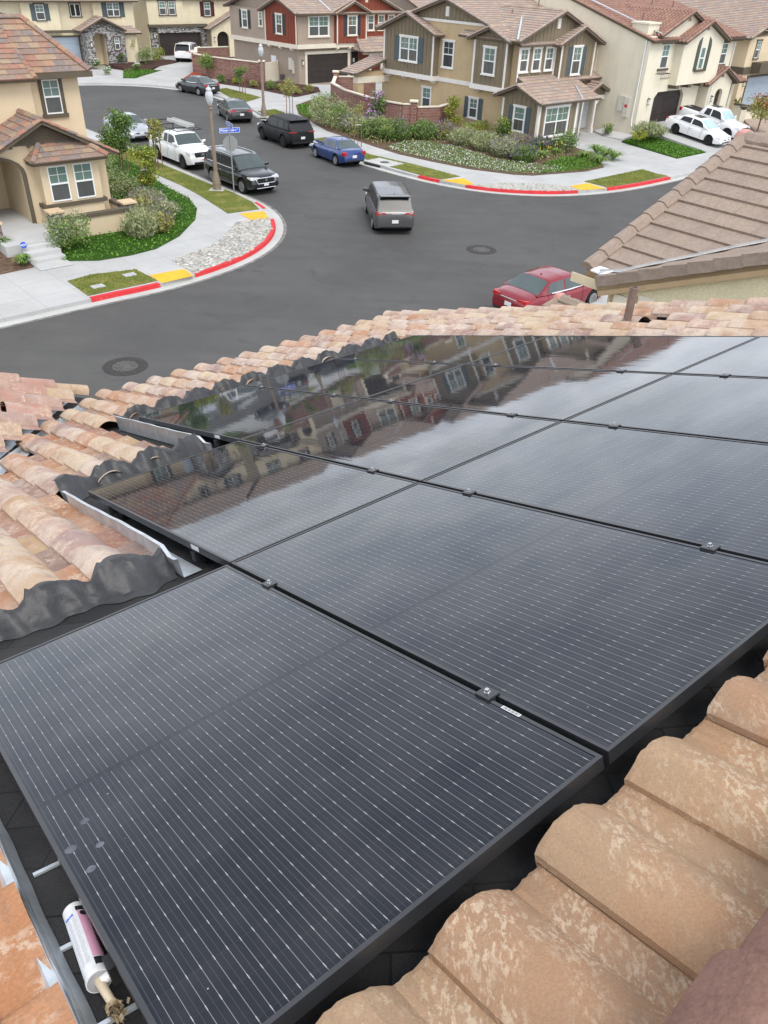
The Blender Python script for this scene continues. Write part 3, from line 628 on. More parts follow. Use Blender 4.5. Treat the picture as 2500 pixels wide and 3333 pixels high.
mb.box(4.55, 8.65, 2.3, 2.79, 3.3, 6.2); F23.poly(mb, [(4.55, 6.2), (8.65, 6.2), (6.6, 7.08)], 0, -.6); board_batten(mb, F23, 4.55, 8.65, 3.3, 6.2, top=lambda x: 7.08 - abs(x - 6.6) * .42)
F15.poly(mb, [(6.9, 2.75), (10.1, 2.75), (8.5, 3.42)], 0, -.9); board_batten(mb, F15, 6.9, 10.1, 2.75, 3, top=lambda x: 3.42 - abs(x - 8.5) * .42)
mb.build('siding', M['siding_olive'], H1)
mb = MB()
S0.box(mb, 10.65, 16.55, 3.15, 3.47, -.6, .07); S6.box(mb, 6.7, 10.65, 3.15, 3.43, 0, .05); S0.box(mb, 3.36, 6.75, 3.15, 3.47, -.6, .07); S6.box(mb, 5.5, 14.6, 7.03, 7.2, 0, .07)
for x in (10.75, 16.3): S0.box(mb, x, x + .15, 3.47, 6.2, 0, .04)
for x in (3.46, 6.5): S0.box(mb, x, x + .15, 3.47, 6.25, 0, .04)
for x in (0, 3.25): S0.box(mb, x, x + .15, .55, 2.95, 0, .04)
F0.box(mb, 0, .16, .55, 2.95, 0, .045); F0.box(mb, 4.22, 4.42, .3, 2.95, 0, .05); S0.box(mb, -.05, 3.45, .42, .56, 0, .07); F0.box(mb, -.05, 4.45, .42, .56, 0, .07)
for x in (.42, 4.4): F28.box(mb, x, x + .15, 3.9, 6.45, .03, .07)
for x in (4.55, 8.5): F23.box(mb, x, x + .15, 3.3, 6.2, 0, .04)
F28.box(mb, 8.7, 13.45, 3.12, 3.42, 0, .06); F15.box(mb, 6.8, 10.2, 2.48, 2.76, -.12, .08)
F28.box(mb, 8.3, 8.6, .2, 2.5, 0, .08); F28.box(mb, 11.7, 12.0, .2, 2.5, 0, .08); F28.box(mb, 8.3, 12.0, 2.5, 2.75, 0, .09)
mb.build('trim', M['trim'], H1)
for x in (8.6,):
    mb = MB(); mb.box(x - .09, x + .09, 1.4, 1.58, .15, 2.48); mb.box(x - .14, x + .14, 1.35, 1.63, .15, .5); mb.prism([(x + .05, 1.45, 2.1), (x + .05, 1.45, 2.0), (x + .5, 1.45, 2.44), (x + .42, 1.45, 2.48)], (0, .08, 0)); mb.build('post', M['trim'], H1)
    mb = MB(); mb.box(6.85, 7.03, 1.4, 1.58, .15, 2.48); mb.build('post', M['trim'], H1)
mb = MB(); mb.box(-.03, 4.43, -.03, 3.45, -.05, .44); mb.build('stone_base', surf('slate_base', (.13, .13, .14), .3, 6, .9, fine=.3, fscale=12), H1)
window(H1, S0, 12.55, 14.45, 4.25, 5.85, 2, shutters='sh_blue', sw=.55)
window(H1, S6, 9.25, 10.3, 4.15, 5.85, 1, pan=('pane_dark', 'pane_dark'))
window(H1, S6, 11.4, 12.3, 1.1, 2.55)
window(H1, S6, 6.35, 7.15, 1.1, 2.4, shutters='sh_blue', sw=.42)
window(H1, S0, 4.55, 5.6, 4.2, 5.85)
window(H1, S0, 1.25, 2.2, .95, 2.5, shutters='sh_blue', sw=.42)
window(H1, F0, .75, 3.35, .75, 2.6, 2)
for x in (.62, 2.02, 3.42): window(H1, Face('F', 2.77), x, x + .8, 4.55, 5.95)
window(H1, F23, 6.0, 6.95, 4.2, 5.95, shutters='sh_blue', sw=.5)
window(H1, F28, 9.7, 12.3, 4.1, 5.9, 2)
garage_door(H1, F28, 8.62, 11.68, .25, 2.5, 'gar_white', None)
vent(H1, Face('S', .57), 10.1, 7.42); vent(H1, Face('F', 2.77), 4.45, 7.1)
corbels(H1, S6, (11.0, 12.6, 14.3, 16.2), 3.15, 'trim'); corbels(H1, S6, (3.9, 6.2), 3.15, 'trim'); wall_lamp(H1, F28, 12.5, 2.3)
mb = MB()
gable_roof(mb, 'a', 10.1, 7.7, .15, 13.9, 6.2, 8.55, seed=1)
gable_roof(mb, 'a', 13.6, 3.35, -.4, 1.8, 6.2, 7.46, seed=2); gable_roof(mb, 'a', 5.05, 2.0, -.4, 3.0, 6.33, 7.12, seed=3)
gable_roof(mb, 'b', 4.6, 4.75, 2.35, 8.2, 6.42, 8.17, seed=4); gable_roof(mb, 'b', 6.6, 2.75, 1.9, 6.0, 6.13, 7.24, seed=5)
roof_plane(mb, [(-.4, -.4, 2.92), (6.6, -.4, 2.92), (6.6, 1.95, 3.86), (-.4, 1.95, 3.86)], seed=6); roof_plane(mb, [(.5, 1.95, 3.86), (10.3, 1.95, 3.86), (10.3, 2.78, 4.2), (.5, 2.78, 4.2)], seed=7)
roof_plane(mb, [(-.4, 4.05, 3.03), (.6, 4.05, 3.03), (.6, 1.95, 3.86), (-.4, 1.95, 3.86)], seed=8); caps(mb, (-.4, 1.95, 3.86), (.55, 1.95, 3.86))
for y in (-.4, 4.05): caps(mb, (-.36, y, 2.97 if y < 0 else 3.05), (-.36, 1.95, 3.88), w=.1, h=.03)
gable_roof(mb, 'b', 8.5, 2.05, 1.05, 2.9, 2.75, 3.6, seed=9)
mb.build('roof', [T_TAN, M['fascia']], H1)
for a, b, z0, z1, y0, y1 in ((-.15, 3.2, 6.5, 7.6, 2.55, 5.2), (4.4, 5.4, 2.95, 3.55, -.3, 1.2)):
    mb = MB(); mb.prism([(a - .1, y0, z0 + .05), (a + .1, y0, z0 + .05), (b + .1, y1, z1 + .07), (b - .1, y1, z1 + .07)], (0, 0, .03)); mb.build('valley_flashing', M['flash'], H1)
for x, y, z in ((3.6, 6.5, 7.5), (6.2, 6.0, 7.35), (9, 8.5, 8.1), (11, 7, 7.6)):
    mb = MB(); mb.tube([(x, y, z), (x, y, z + .55)], .045, 8); mb.build('vent_pipe', M['pipe'], H1)

# ================================================================ red and greige house
H2 = house('barn_red_house', 'greige two-storey house with barn-red board-and-batten bays and a dark brown garage door', -10.08, 86.30, 44)
S0, F0, F3 = Face('S', 0), Face('F', 0), Face('F', .3); S3 = Face('S', .3)
mb = MB(); mb.box(.3, 13, .3, 11.3, -.1, 3.4); mb.box(.02, 13, .02, 11.3, 3.4, 6.3); mb.prism([(.3, .3, 6.3), (.3, 11.3, 6.3), (.3, 5.8, 8.0)], (12, 0, 0)); mb.build('wall', M['stucco_grey'], H2)
mb = MB(); S0.poly(mb, [(.05, 3.72), (5.1, 3.72), (5.1, 6.3), (2.6, 7.3), (.05, 6.3)], -.5, .06); board_batten(mb, Face('S', -.06), .05, 5.1, 3.72, 6.3, top=lambda x: 7.3 - abs(x - 2.6) * .39)
F0.poly(mb, [(4.65, 3.72), (8.5, 3.72), (8.5, 6.25), (6.6, 7.08), (4.65, 6.25)], -.5, .25); board_batten(mb, Face('F', -.25), 4.65, 8.5, 3.72, 6.25, top=lambda x: 7.08 - abs(x - 6.6) * .42)
F0.poly(mb, [(4.5, 3.72), (13, 3.72), (13, 6.3), (8.7, 7.95), (4.5, 6.3)], -.4, .05); board_batten(mb, Face('F', -.05), 8.5, 13, 3.72, 6.3, top=lambda x: 7.9 - abs(x - 8.7) * .38); mb.box(8.0, 13, .27, .35, .3, 3.7)
mb.build('siding', M['siding_red'], H2)
mb = MB(); S0.box(mb, -.1, 11.35, 3.36, 3.72, -.02, .1); F0.box(mb, -.1, 8.6, 3.36, 3.72, -.02, .14)
for x in (.03, 4.98): S0.box(mb, x, x + .14, 3.72, 6.25, .06, .1)
F0.box(mb, 4.62, 4.76, 3.72, 6.25, .25, .29); F0.box(mb, 8.38, 8.52, 3.72, 6.25, .25, .29); F3.box(mb, 1.05, 1.3, .3, 2.85, 0, .08); F3.box(mb, 6.5, 6.75, .3, 2.85, 0, .08); F3.box(mb, 1.0, 6.8, 2.85, 3.1, 0, .1)
mb.build('trim', M['trim_cream'], H2)
for x in (8.4, 10.0, 11.6):
    mb = MB(); mb.box(x - .1, x + .1, -1.1, -.9, .3, 2.75); mb.prism([(x + .1, -1.05, 2.2), (x + .6, -1.05, 2.75), (x + .1, -1.05, 2.75)], (0, .1, 0)); mb.build('porch_post', M['trim_cream'], H2)
mb = MB(); mb.box(7.5, 12.5, -1.15, -.85, 2.75, 2.98); mb.build('porch_beam', M['trim_cream'], H2)
corbels(H2, S3, (1.0, 2.8, 4.6), 3.36, 'trim_cream', .42); corbels(H2, F3, (4.9, 6.5), 3.36, 'trim_cream', .45)
window(H2, Face('S', -.06), 2.3, 3.2, 4.45, 6.0, trim='trim_cream', shutters='sh_dark', sw=.42); window(H2, S0, 8.15, 9.0, 4.55, 6.0, trim='trim_cream', shutters='sh_dark', sw=.42); window(H2, S0, 5.6, 6.1, 4.85, 6.05, trim='trim_cream')
window(H2, F0, 1.4, 3.75, 4.4, 6.0, 2, trim='trim_cream', tw=.14); window(H2, Face('F', -.25), 6.05, 7.15, 4.4, 6.0, trim='trim_cream', shutters='sh_dark', sw=.42)
for x in (8.85, 10.25, 11.65): window(H2, Face('F', -.05), x, x + .75, 4.75, 6.0, trim='trim_cream')
garage_door(H2, F3, 1.32, 6.48, .35, 2.83, 'gar_dark', None, panels=5); wall_lamp(H2, F3, .75, 2.2); wall_lamp(H2, F3, 7.2, 2.2); vent(H2, Face('F', -.05), 8.6, 7.1, mat_='trim_cream')
mb = MB(); S3.box(mb, 3.95, 4.75, .4, 2.45, 0, .04); mb.build('side_door', M['vinyl'], H2)
mb = MB(); S3.box(mb, 1.25, 1.75, 1.5, 2.5, 0, .16); S3.box(mb, 1.0, 1.25, 1.2, 2.3, 0, .12); mb.build('electric_panel', M['plastic'], H2)
mb = MB(); S3.box(mb, 2.6, 3.0, .5, .95, 0, .3); mb.build('gas_meter', M['iron'], H2)
mb = MB(); S3.box(mb, 7.3, 12, .3, 2.05, 3, 3.02); mb.build('side_gate', M['trim_cream'], H2) if False else None
mb = MB(); mb.box(7.0, 7.9, .26, .31, .3, 2.9); mb.build('front_door', M['dark'], H2)
mb = MB(); gable_roof(mb, 'a', 5.65, 6.2, -.4, 13.4, 6.25, 8.15, seed=11); gable_roof(mb, 'a', 2.6, 3.1, -.5, 3.2, 6.2, 7.4, seed=12)
gable_roof(mb, 'b', 6.6, 2.4, -.65, 3.4, 6.2, 7.2, seed=13); gable_roof(mb, 'b', 8.7, 4.9, -.4, 6.5, 6.25, 8.1, seed=14)
roof_plane(mb, [(6.9, -1.5, 3.0), (12.8, -1.5, 3.0), (12.8, .0, 4.2), (7.4, .0, 4.2)], seed=15); roof_plane(mb, [(6.9, .2, 3.2), (6.9, -1.5, 3.0), (7.4, 0, 4.2)], seed=16); caps(mb, (6.9, -1.5, 3.05), (7.4, 0, 4.22))
mb.build('roof', [T_TAN, M['fascia']], H2)
mb = MB(); mb.prism([(3.9, -.1, 6.42), (4.1, -.1, 6.42), (4.6, 2.4, 7.2), (4.4, 2.4, 7.2)], (0, 0, .05)); mb.build('valley_flashing', M['flash'], H2)

# ================================================================ white mission house
H3 = house('mission_house', 'cream stucco two-storey house with rounded terracotta roof tiles and a chimney beside the dark garage', 17.85, 66.19, 43)
S0, F0, Fj, Fp = Face('S', 0), Face('F', 0), Face('F', -.7), Face('F', -.6)
mb = MB(); mb.box(0, 12.9, 3.0, 18.5, -.1, 6.7); mb.box(6.6, 12.9, 0.3, 3.0, -.1, 6.4); mb.box(0, 6.6, 0.35, 3.0, 3.3, 6.7); mb.prism([(0, .35, 6.7), (0, 18.5, 6.7), (0, 9.4, 9.15)], (12.9, 0, 0))
CHAM = [(0, -.1), (1.9, -.1), (1.9, 2.75), (2.3, 3.15), (5.7, 3.15), (6.1, 2.75), (6.1, -.1), (8.2, -.1), (8.2, 6.85), (4.6, 8.2), (0.9, 6.85), (0, 6.85)]
F0.poly(mb, CHAM, 0, -.3); mb.box(0, .3, .3, 3, -.1, 3.3)
mb.box(3.45, 9.2, -.7, 0, 3.6, 6.45); Fj.poly(mb, [(3.45, 6.45), (9.2, 6.45), (6.35, 7.6)], 0, -2)
pw, arc = arch_poly(10.05, 11.15, 0, 2.6, 3.0, 8.75, 12.3, 0, 3.45); Fp.poly(mb, pw[:-2] + [(12.3, 3.45), (10.55, 4.35), (8.75, 3.45)], 0, -.25)
mb.box(8.75, 9.0, -.35, .3, 0, 3.4); mb.box(12.05, 12.3, -.35, .3, 0, 3.4); mb.box(12.3, 15.3, .6, 4, -.1, 3.3)
mb.box(.1, 1.5, .5, 1.9, 6.6, 7.55); mb.box(.02, 1.58, .42, 1.98, 7.55, 7.66)
mb.build('wall', M['stucco_cream'], H3)
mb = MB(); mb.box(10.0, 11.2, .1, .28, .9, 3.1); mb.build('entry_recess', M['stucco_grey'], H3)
garage_door(H3, Face('F', .28), 1.9, 6.1, .95, 3.15, 'gar_dark', None)
window(H3, F0, 1.7, 2.65, 4.75, 6.3, trim=None, pan=('pane_up', 'pane_low')); window(H3, Face('F', .3), 9.6, 11.9, 4.65, 6.1, 2, trim=None); window(H3, Face('F', .6), 13.0, 14.1, 1.3, 2.9, trim=None, shutters='sh_green', sw=.5)
mb = MB(); F0.box(mb, 1.55, 2.8, 6.33, 6.45, 0, .1); F0.box(mb, 1.5, 2.85, 4.6, 4.74, 0, .14); Face('F', .3).box(mb, 9.5, 12.0, 6.13, 6.25, 0, .1); Face('F', .3).box(mb, 9.5, 12.0, 4.5, 4.62, 0, .12); Face('F', .6).box(mb, 12.9, 14.2, 2.95, 3.07, 0, .12); Fj.box(mb, 5.6, 7.2, 4.42, 4.56, 0, .12)
for x in (3.8, 5.6, 7.4): mb.box(x - .22, x + .22, -.68, 0, 3.36, 3.6)
mb.build('brown_trim', M['brown_trim'], H3)
n = 8; xa = [5.85 + i * .9 / n for i in range(n + 1)]
ap = [(5.85, 4.6), (6.85, 4.6)] + [(6.35 + .5 * math.cos(math.pi * i / n), 6.15 + .5 * math.sin(math.pi * i / n)) for i in range(n + 1)]
mb = MB(); Fj.poly(mb, ap, .005, .03); wd = mb.build('arched_window', M['trim_cream'], H3)
mb = MB(); Fj.poly(mb, [(6.0, 4.65), (6.6, 4.65), (6.6, 6.0), (6.0, 6.0)], .03, .034); mb.build('pane', M['pane_up'], wd); mb = MB(); Fj.box(mb, 6.0, 6.6, 5.3, 5.37, .03, .06); Fj.box(mb, 5.95, 6.02, 4.65, 6.05, .03, .06); Fj.box(mb, 6.58, 6.65, 4.65, 6.05, .03, .06); mb.build('frame', M['vinyl'], wd)
for x0, sg in ((5.8, -1), (6.9, 1)):
    mb = MB(); Fj.poly(mb, [(x0, 4.5), (x0 + sg * .42, 4.5), (x0 + sg * .42, 6.2), (x0 + sg * .3, 6.5), (x0, 6.72)], 0, .06)
    for i in range(12): Fj.box(mb, min(x0 + sg * .06, x0 + sg * .36), max(x0 + sg * .06, x0 + sg * .36), 4.6 + i * .135, 4.66 + i * .135, .06, .075)
    mb.build('shutter', M['sh_green'], H3)
mb = MB()
for x in (1.6, 1.85, 2.1, 2.35, 2.6): mb.tube([(x, -.03, 4.45), (x, -.42, 4.4), (x, -.40, 4.12), (x + .1, -.3, 4.0)], .014, 5)
for z, y in ((4.42, -.42), (4.14, -.42)): mb.tube([(1.45, y, z), (2.8, y, z)], .02, 5)
mb.tube([(1.45, 0, 4.42), (1.45, -.42, 4.42)], .02, 5); mb.tube([(2.8, 0, 4.42), (2.8, -.42, 4.42)], .02, 5); mb.build('window_basket', M['lamp_black'], H3)
wall_lamp(H3, F0, 1.1, 2.6); wall_lamp(H3, Fp, 9.4, 2.35)
for F, x, z in ((F0, 4.6, 7.75), (Fj, 6.35, 7.2), (Fp, 10.55, 3.85)):
    mb = MB(); F.poly(mb, [(x - .2, z), (x + .2, z), (x, z + .2)], 0, .06); mb.build('gable_vent', T_SPAN, H3)
mb = MB(); S0.box(mb, 1.25, 1.75, 1.85, 2.9, 0, .16); S0.box(mb, .75, 1.2, 1.5, 2.85, 0, .2); o = mb.build('electric_panel', M['plastic'], H3); mb = MB(); S0.box(mb, .85, 1.1, 2.15, 2.35, .2, .206); mb.build('warning_label', M['red_paint'], o)
downspout(H3, [(-.06, .35, 6.7), (-.06, .33, 1.5), (-.2, .15, .95)]); downspout(H3, [(12.85, .2, 6.3), (12.85, .2, 4.0), (12.6, .1, 3.9)]); downspout(H3, [(9.0, -.75, 3.4), (9.0, -.75, 1.0)])
mb = MB(); gable_roof(mb, 'a', 9.4, 9.8, -.12, 13.3, 6.55, 9.3, 'barrel', tw=.3, ex=.38, seed=21); gable_roof(mb, 'b', 4.6, 3.9, -.35, 8.0, 6.85, 8.35, 'barrel', tw=.3, ex=.38, seed=22)
gable_roof(mb, 'b', 6.35, 3.3, -1.05, 4.0, 6.45, 7.75, 'barrel', tw=.3, ex=.38, seed=23); gable_roof(mb, 'b', 10.5, 2.5, -.95, .3, 3.4, 4.5, 'barrel', tw=.3, ex=.38, seed=24)
roof_plane(mb, [(8, -.2, 6.4), (13.3, -.2, 6.4), (13.3, 3, 7.3), (8, 3, 7.3)], 'barrel', tw=.3, ex=.38, seed=25); roof_plane(mb, [(11.8, -.3, 3.25), (15.8, -.3, 3.25), (14.3, .9, 4.0), (11.8, .9, 4.0)], 'barrel', tw=.3, ex=.38, seed=26)
mb.build('roof', [T_SPAN, M['brown_trim']], H3)
mb = MB(); mb.prism([(.85, -.2, 6.98), (1.0, -.2, 6.98), (1.05, 6.5, 8.72), (.85, 6.5, 8.72)], (0, 0, .05)); mb.build('valley_flashing', M['flash'], H3)
for x, y, z in ((2.2, 2.5, 7.6), (5.5, 7.5, 8.8), (8.6, 6, 8.4), (11, 5.5, 8.2)):
    mb = MB(); mb.tube([(x, y, z), (x, y, z + .5)], .05, 8); mb.build('vent_pipe', M['pipe'], H3)

# ================================================================ house beyond, blue garage door
H4 = house('taupe_roof_house', 'beige stucco house with pale blue garage door behind the bottlebrush tree at the right edge', 17.85, 66.19, 43)
S0, F0 = Face('S', 17.3), Face('F', 1.2)
mb = MB(); mb.box(17.3, 28, 1.2, 16, -.1, 6.3); mb.build('wall', M['stucco_beige'], H4); mb = MB(); mb.box(18.6, 28, .3, 1.19, 3.6, 4.4); mb.box(17.25, 28, 1.1, 1.19, 3.5, 4.05); mb.box(17.2, 17.29, 1.1, 6, 3.5, 4.05); mb.build('brown_trim', M['brown_trim'], H4)
garage_door(H4, F0, 18.6, 23.6, .95, 3.2, 'gar_blue', 'brown_trim'); window(H4, F0, 18.6, 19.3, 4.7, 6.0, trim='brown_trim'); wall_lamp(H4, F0, 18.0, 2.8)
mb = MB(); gable_roof(mb, 'b', 24.4, 7.8, .8, 18, 6.25, 8.85, seed=31); mb.build('roof', [T_TAN, M['fascia']], H4)

# ================================================================ corner house on the left
H5 = house('arched_porch_house', 'beige stucco house with an arched porch and louvred front gable on the left corner lot', -16.0425, 35.3369, 42)
F0, Fb, Fu, E37 = Face('F', 0), Face('F', -.5), Face('F', 3.2), Face('E', 3.7)
aw, arc = arch_poly(-2.2, -.05, .7, 2.75, 3.42, -7.5, 3.7, .2, 3.3)
mb = MB(); F0.poly(mb, aw[:-2] + [(3.7, 3.3), (1.05, 4.62), (-1.6, 3.3), (-7.5, 3.3)], 0, -.22)
mb.box(3.48, 3.7, 0.22, 8, .2, 3.3); mb.box(.05, .27, .22, 3.2, .2, 3.2); mb.box(-7.5, -2.3, .22, 3, .2, 3.2); mb.box(-2.3, .05, 3.0, 3.2, .2, 3.2)
mb.box(1.75, 4.35, 3.2, 12, .2, 6.1); mb.box(-9, 1.75, 2.0, 12, 3.0, 6.1); mb.box(.55, 3.15, -.5, 0, .2, 3.2)
mb.build('wall', M['stucco_beige'], H5)
mb = MB(); F0.poly(mb, [(-.3, 3.95), (2.4, 3.95), (1.05, 4.62)], 0, .05)
for i in range(9):
    z = 3.98 + i * .07; h = (4.62 - z) / .5 - .12
    if h > .1: F0.box(mb, 1.05 - h, 1.05 + h, z, z + .045, .05, .075)
F0.box(mb, -.5, 2.6, 3.86, 3.96, 0, .07); mb.build('louvred_gable', M['brown_trim'], H5)
mb = MB()
for i in range(len(arc) - 1):
    (x0, z0), (x1, z1) = arc[i], arc[i + 1]; c = (-1.125, 2.75); k = 1.16
    q = lambda x, z: (c[0] + (x - c[0]) * k, c[1] + (z - c[1]) * k)
    F0.poly(mb, [(x0, z0), (x1, z1), q(x1, z1), q(x0, z0)], 0, .06)
F0.box(mb, -.05, .12, .7, 2.75, 0, .06); F0.box(mb, -2.37, -2.2, .7, 2.75, 0, .06)
Fb.box(mb, .4, 3.3, 1.36, 1.52, -.5, .08); Fb.box(mb, .2, 3.45, 3.14, 3.32, -.5, .14)
for x in (-.3, .45, 1.05, 1.65, 2.4): F0.box(mb, x - .06, x + .06, 3.78, 3.9, 0, .12)
mb.build('brown_trim', M['brown_trim'], H5)
window(H5, Fb, .85, 1.7, 1.6, 3.05, trim=None); window(H5, Fb, 1.97, 2.82, 1.6, 3.05, trim=None); window(H5, Fu, 2.65, 3.42, 4.45, 5.85, trim='brown_trim', tw=.16)
mb = MB(); mb.box(-1.75, -.75, 2.9, 2.98, .72, 2.95); o = mb.build('front_door', M['dark'], H5); mb = MB(); mb.box(-.95, -.9, 2.85, 2.9, 1.7, 1.95); mb.build('handle', M['flash'], o)
mb = MB(); mb.box(-2.2, 0.05, -2.75, 3.0, .2, .72); mb.box(.05, 3.7, -1.6, -.02, .2, .68); mb.build('porch_slab', M['step'], H5)
mb = MB(); gable_roof(mb, 'b', 1.05, 3.15, -.45, 3.6, 3.25, 4.82, seed=41)
roof_plane(mb, [(.15, -1.0, 3.3), (3.45, -1.0, 3.3), (2.75, -.06, 3.85), (.85, -.06, 3.85)], ex=.3, seed=42); roof_plane(mb, [(.15, -.02, 3.3), (.15, -1.0, 3.3), (.85, -.06, 3.85)], ex=.3, seed=43); roof_plane(mb, [(3.45, -1.0, 3.3), (3.45, -.02, 3.3), (2.75, -.06, 3.85)], ex=.3, seed=44)
caps(mb, (.15, -1.0, 3.33), (.85, -.08, 3.87), w=.12); caps(mb, (3.45, -1.0, 3.33), (2.75, -.08, 3.87), w=.12)
# upper hipped roof over the right part, gable roof to the left
roof_plane(mb, [(1.2, 2.75, 6.15), (4.8, 2.75, 6.15), (3.0, 5.2, 8.1), (-3.0, 5.2, 8.1)][0:4], seed=45, ex=.34)
roof_plane(mb, [(4.8, 2.75, 6.15), (4.8, 11, 6.15), (3.0, 9, 8.1), (3.0, 5.2, 8.1)], seed=46); roof_plane(mb, [(-9.2, 1.5, 6.1), (1.85, 1.5, 6.1), (1.85, 5.2, 8.1), (-9.2, 5.2, 8.1)], seed=47, ex=.34); roof_plane(mb, [(-9.2, 9, 6.1), (4.0, 9, 6.1), (3.0, 5.2, 8.1), (-9.2, 5.2, 8.1)], seed=48)
caps(mb, (4.8, 2.75, 6.18), (3.0, 5.2, 8.13)); caps(mb, (-9.2, 5.2, 8.1), (3.0, 5.2, 8.1)); caps(mb, (1.85, 1.5, 6.13), (1.85, 3.6, 7.2), w=.11, h=.03)
mb.build('roof', [T_RED, M['brown_trim']], H5)
mb = MB(); mb.box(1.55, 4.9, 2.7, 2.76, 5.92, 6.15); mb.build('gutter', M['brown_trim'], H5)
mb = MB(); mb.box(-.2, .0, .02, .05, .7, .71); mb = None
# low patio wall with stone pillars
def pillar(x, y, zb, zt, label):
    p = H5x(x, y); t = thing('stone_pillar', label, 'pillar', (p.x, p.y, zb), rad(42)); mb = MB(); mb.box(-.27, .27, -.27, .27, 0, zt - zb - .1); mb.build('shaft', M['stone_brown'], t)
    mb = MB(); mb.box(-.34, .34, -.34, .34, zt - zb - .1, zt - zb); mb.build('cap', surf('sandstone_cap', (.62, .46, .30), .1, 5, .85), t, bevel=.02)
H5x = lambda x, y: MW[H5.name] @ Vector((x, y, 0))
pillar(3.9, -1.25, .3, 1.42, 'stone pillar with flat tan cap at the outer corner of the patio wall')
pillar(.62, -1.05, .55, 1.42, 'stone pillar with flat tan cap where the patio wall meets the porch')
pillar(-2.15, -1.45, .2, 1.42, 'tall stone pillar with flat tan cap left of the concrete steps')
t = thing('patio_wall', 'low stucco patio wall with brown coping between the stone pillars', 'wall', tuple(H5x(.9, -1.75))[:2] + (.3,), rad(42))
mb = MB(); mb.box(0, 2.7, -.1, .1, 0, .82); mb.box(2.75, 2.95, .75, 2.0, 0, .82); mb.build('wall', M['stucco_beige'], t); mb = MB(); mb.box(-.05, 2.75, -.16, .16, .82, .97); mb.box(2.68, 3.0, .75, 2.0, .82, .97); mb.build('coping', M['brown_trim'], t)
t = thing('front_steps', 'three concrete steps up to the arched porch', 'steps', tuple(H5x(-1.7, -4.6))[:2] + (.15,), rad(42))
for k in range(3):
    mb = MB(); mb.box(.05 + k * .03, 1.5, .82 + k * .42, 1.86 if k == 2 else .82 + (k + 1) * .42, 0, .17 * (k + 1)); mb.build('step', M['step'], t, bevel=.012)
mb = MB(); mb.box(.1, 1.45, -.05, .82, .012, .03); mb.build('landing', M['step'], t)

# ================================================================ stone entry house at the end of the street
H6 = house('stone_entry_house', 'beige house with grey stone entry arch and pale blue garage door at street end', -31.036, 94.603, 41)
F0, F1, F05, F14 = Face('F', 0), Face('F', 1.2), Face('F', .7), Face('F', 1.6)
mb = MB(); mb.box(-12, 3.7, 1.6, 12, -.1, 6.2); mb.box(-7.8, -4.1, 1.2, 1.6, 3.4, 6.2); mb.box(-.5, 3.9, 1.2, 1.6, 3.4, 6.2); mb.box(2.0, 3.6, .5, 1.6, -.1, 3.3); mb.build('wall', M['stucco_pale'], H6)
sw, arc = arch_poly(-1.4, .0, .6, 2.8, 3.3, -2.2, 2.0, .4, 3.45); mb = MB(); F0.poly(mb, sw[:-2] + [(2.0, 3.45), (-.35, 4.6), (-2.2, 3.7)], 0, -.3); mb.box(-2.2, -1.9, .3, 1.6, .4, 3.4); mb.build('stone_front', M['stone_grey'], H6)
mb = MB(); mb.box(-1.45, .05, 1.45, 1.58, .4, 3.4); mb.box(-.05, .05, .3, 1.5, .4, 3.3); mb.build('entry_recess', M['stucco_beige'], H6)
mb = MB(); F0.poly(mb, [(-1.2, 4.1), (.5, 4.1), (-.35, 4.6)], 0, .06)
for i in range(len(arc) - 1):
    (x0, z0), (x1, z1) = arc[i], arc[i + 1]; q = lambda x, z: (-.7 + (x + .7) * 1.16, 2.8 + (z - 2.8) * 1.2); F0.poly(mb, [(x0, z0), (x1, z1), q(x1, z1), q(x0, z0)], 0, .05)
F1.box(mb, -7.9, -1.9, 3.35, 3.6, 0, .1); F14.box(mb, -5.6, -5.4, .6, 3.0, 0, .08); F14.box(mb, -2.4, -2.2, .6, 3.0, 0, .08); F14.box(mb, -5.6, -2.2, 2.95, 3.1, 0, .08); mb.build('brown_trim', M['brown_trim'], H6)
garage_door(H6, F14, -5.4, -2.4, .6, 2.95, 'gar_blue', None)
window(H6, F1, -6.4, -5.55, 4.5, 5.8, trim='brown_trim', shutters='sh_blue', sw=.4); window(H6, F14, -2.75, -1.7, 4.75, 5.85, n=2, trim='brown_trim', single=True, pan=('pane_dark', 'pane_dark')); window(H6, F1, 1.0, 2.35, 4.75, 5.95, n=2, trim='brown_trim', shutters='sh_blue', sw=.45); window(H6, F0, .8, 1.35, 1.85, 2.95, trim='brown_trim')
wall_lamp(H6, F0, -1.75, 2.4)
mb = MB(); gable_roof(mb, 'b', -.35, 2.5, -.45, 1.7, 3.6, 4.75, seed=51); roof_plane(mb, [(1.6, .1, 3.3), (4.1, .1, 3.3), (3.4, 1.2, 3.9), (1.6, 1.2, 3.9)], seed=52); gable_roof(mb, 'a', 6.6, 6.0, -12.4, 4.3, 6.15, 8.3, seed=53); mb.build('roof', [T_TAN, M['brown_trim']], H6)

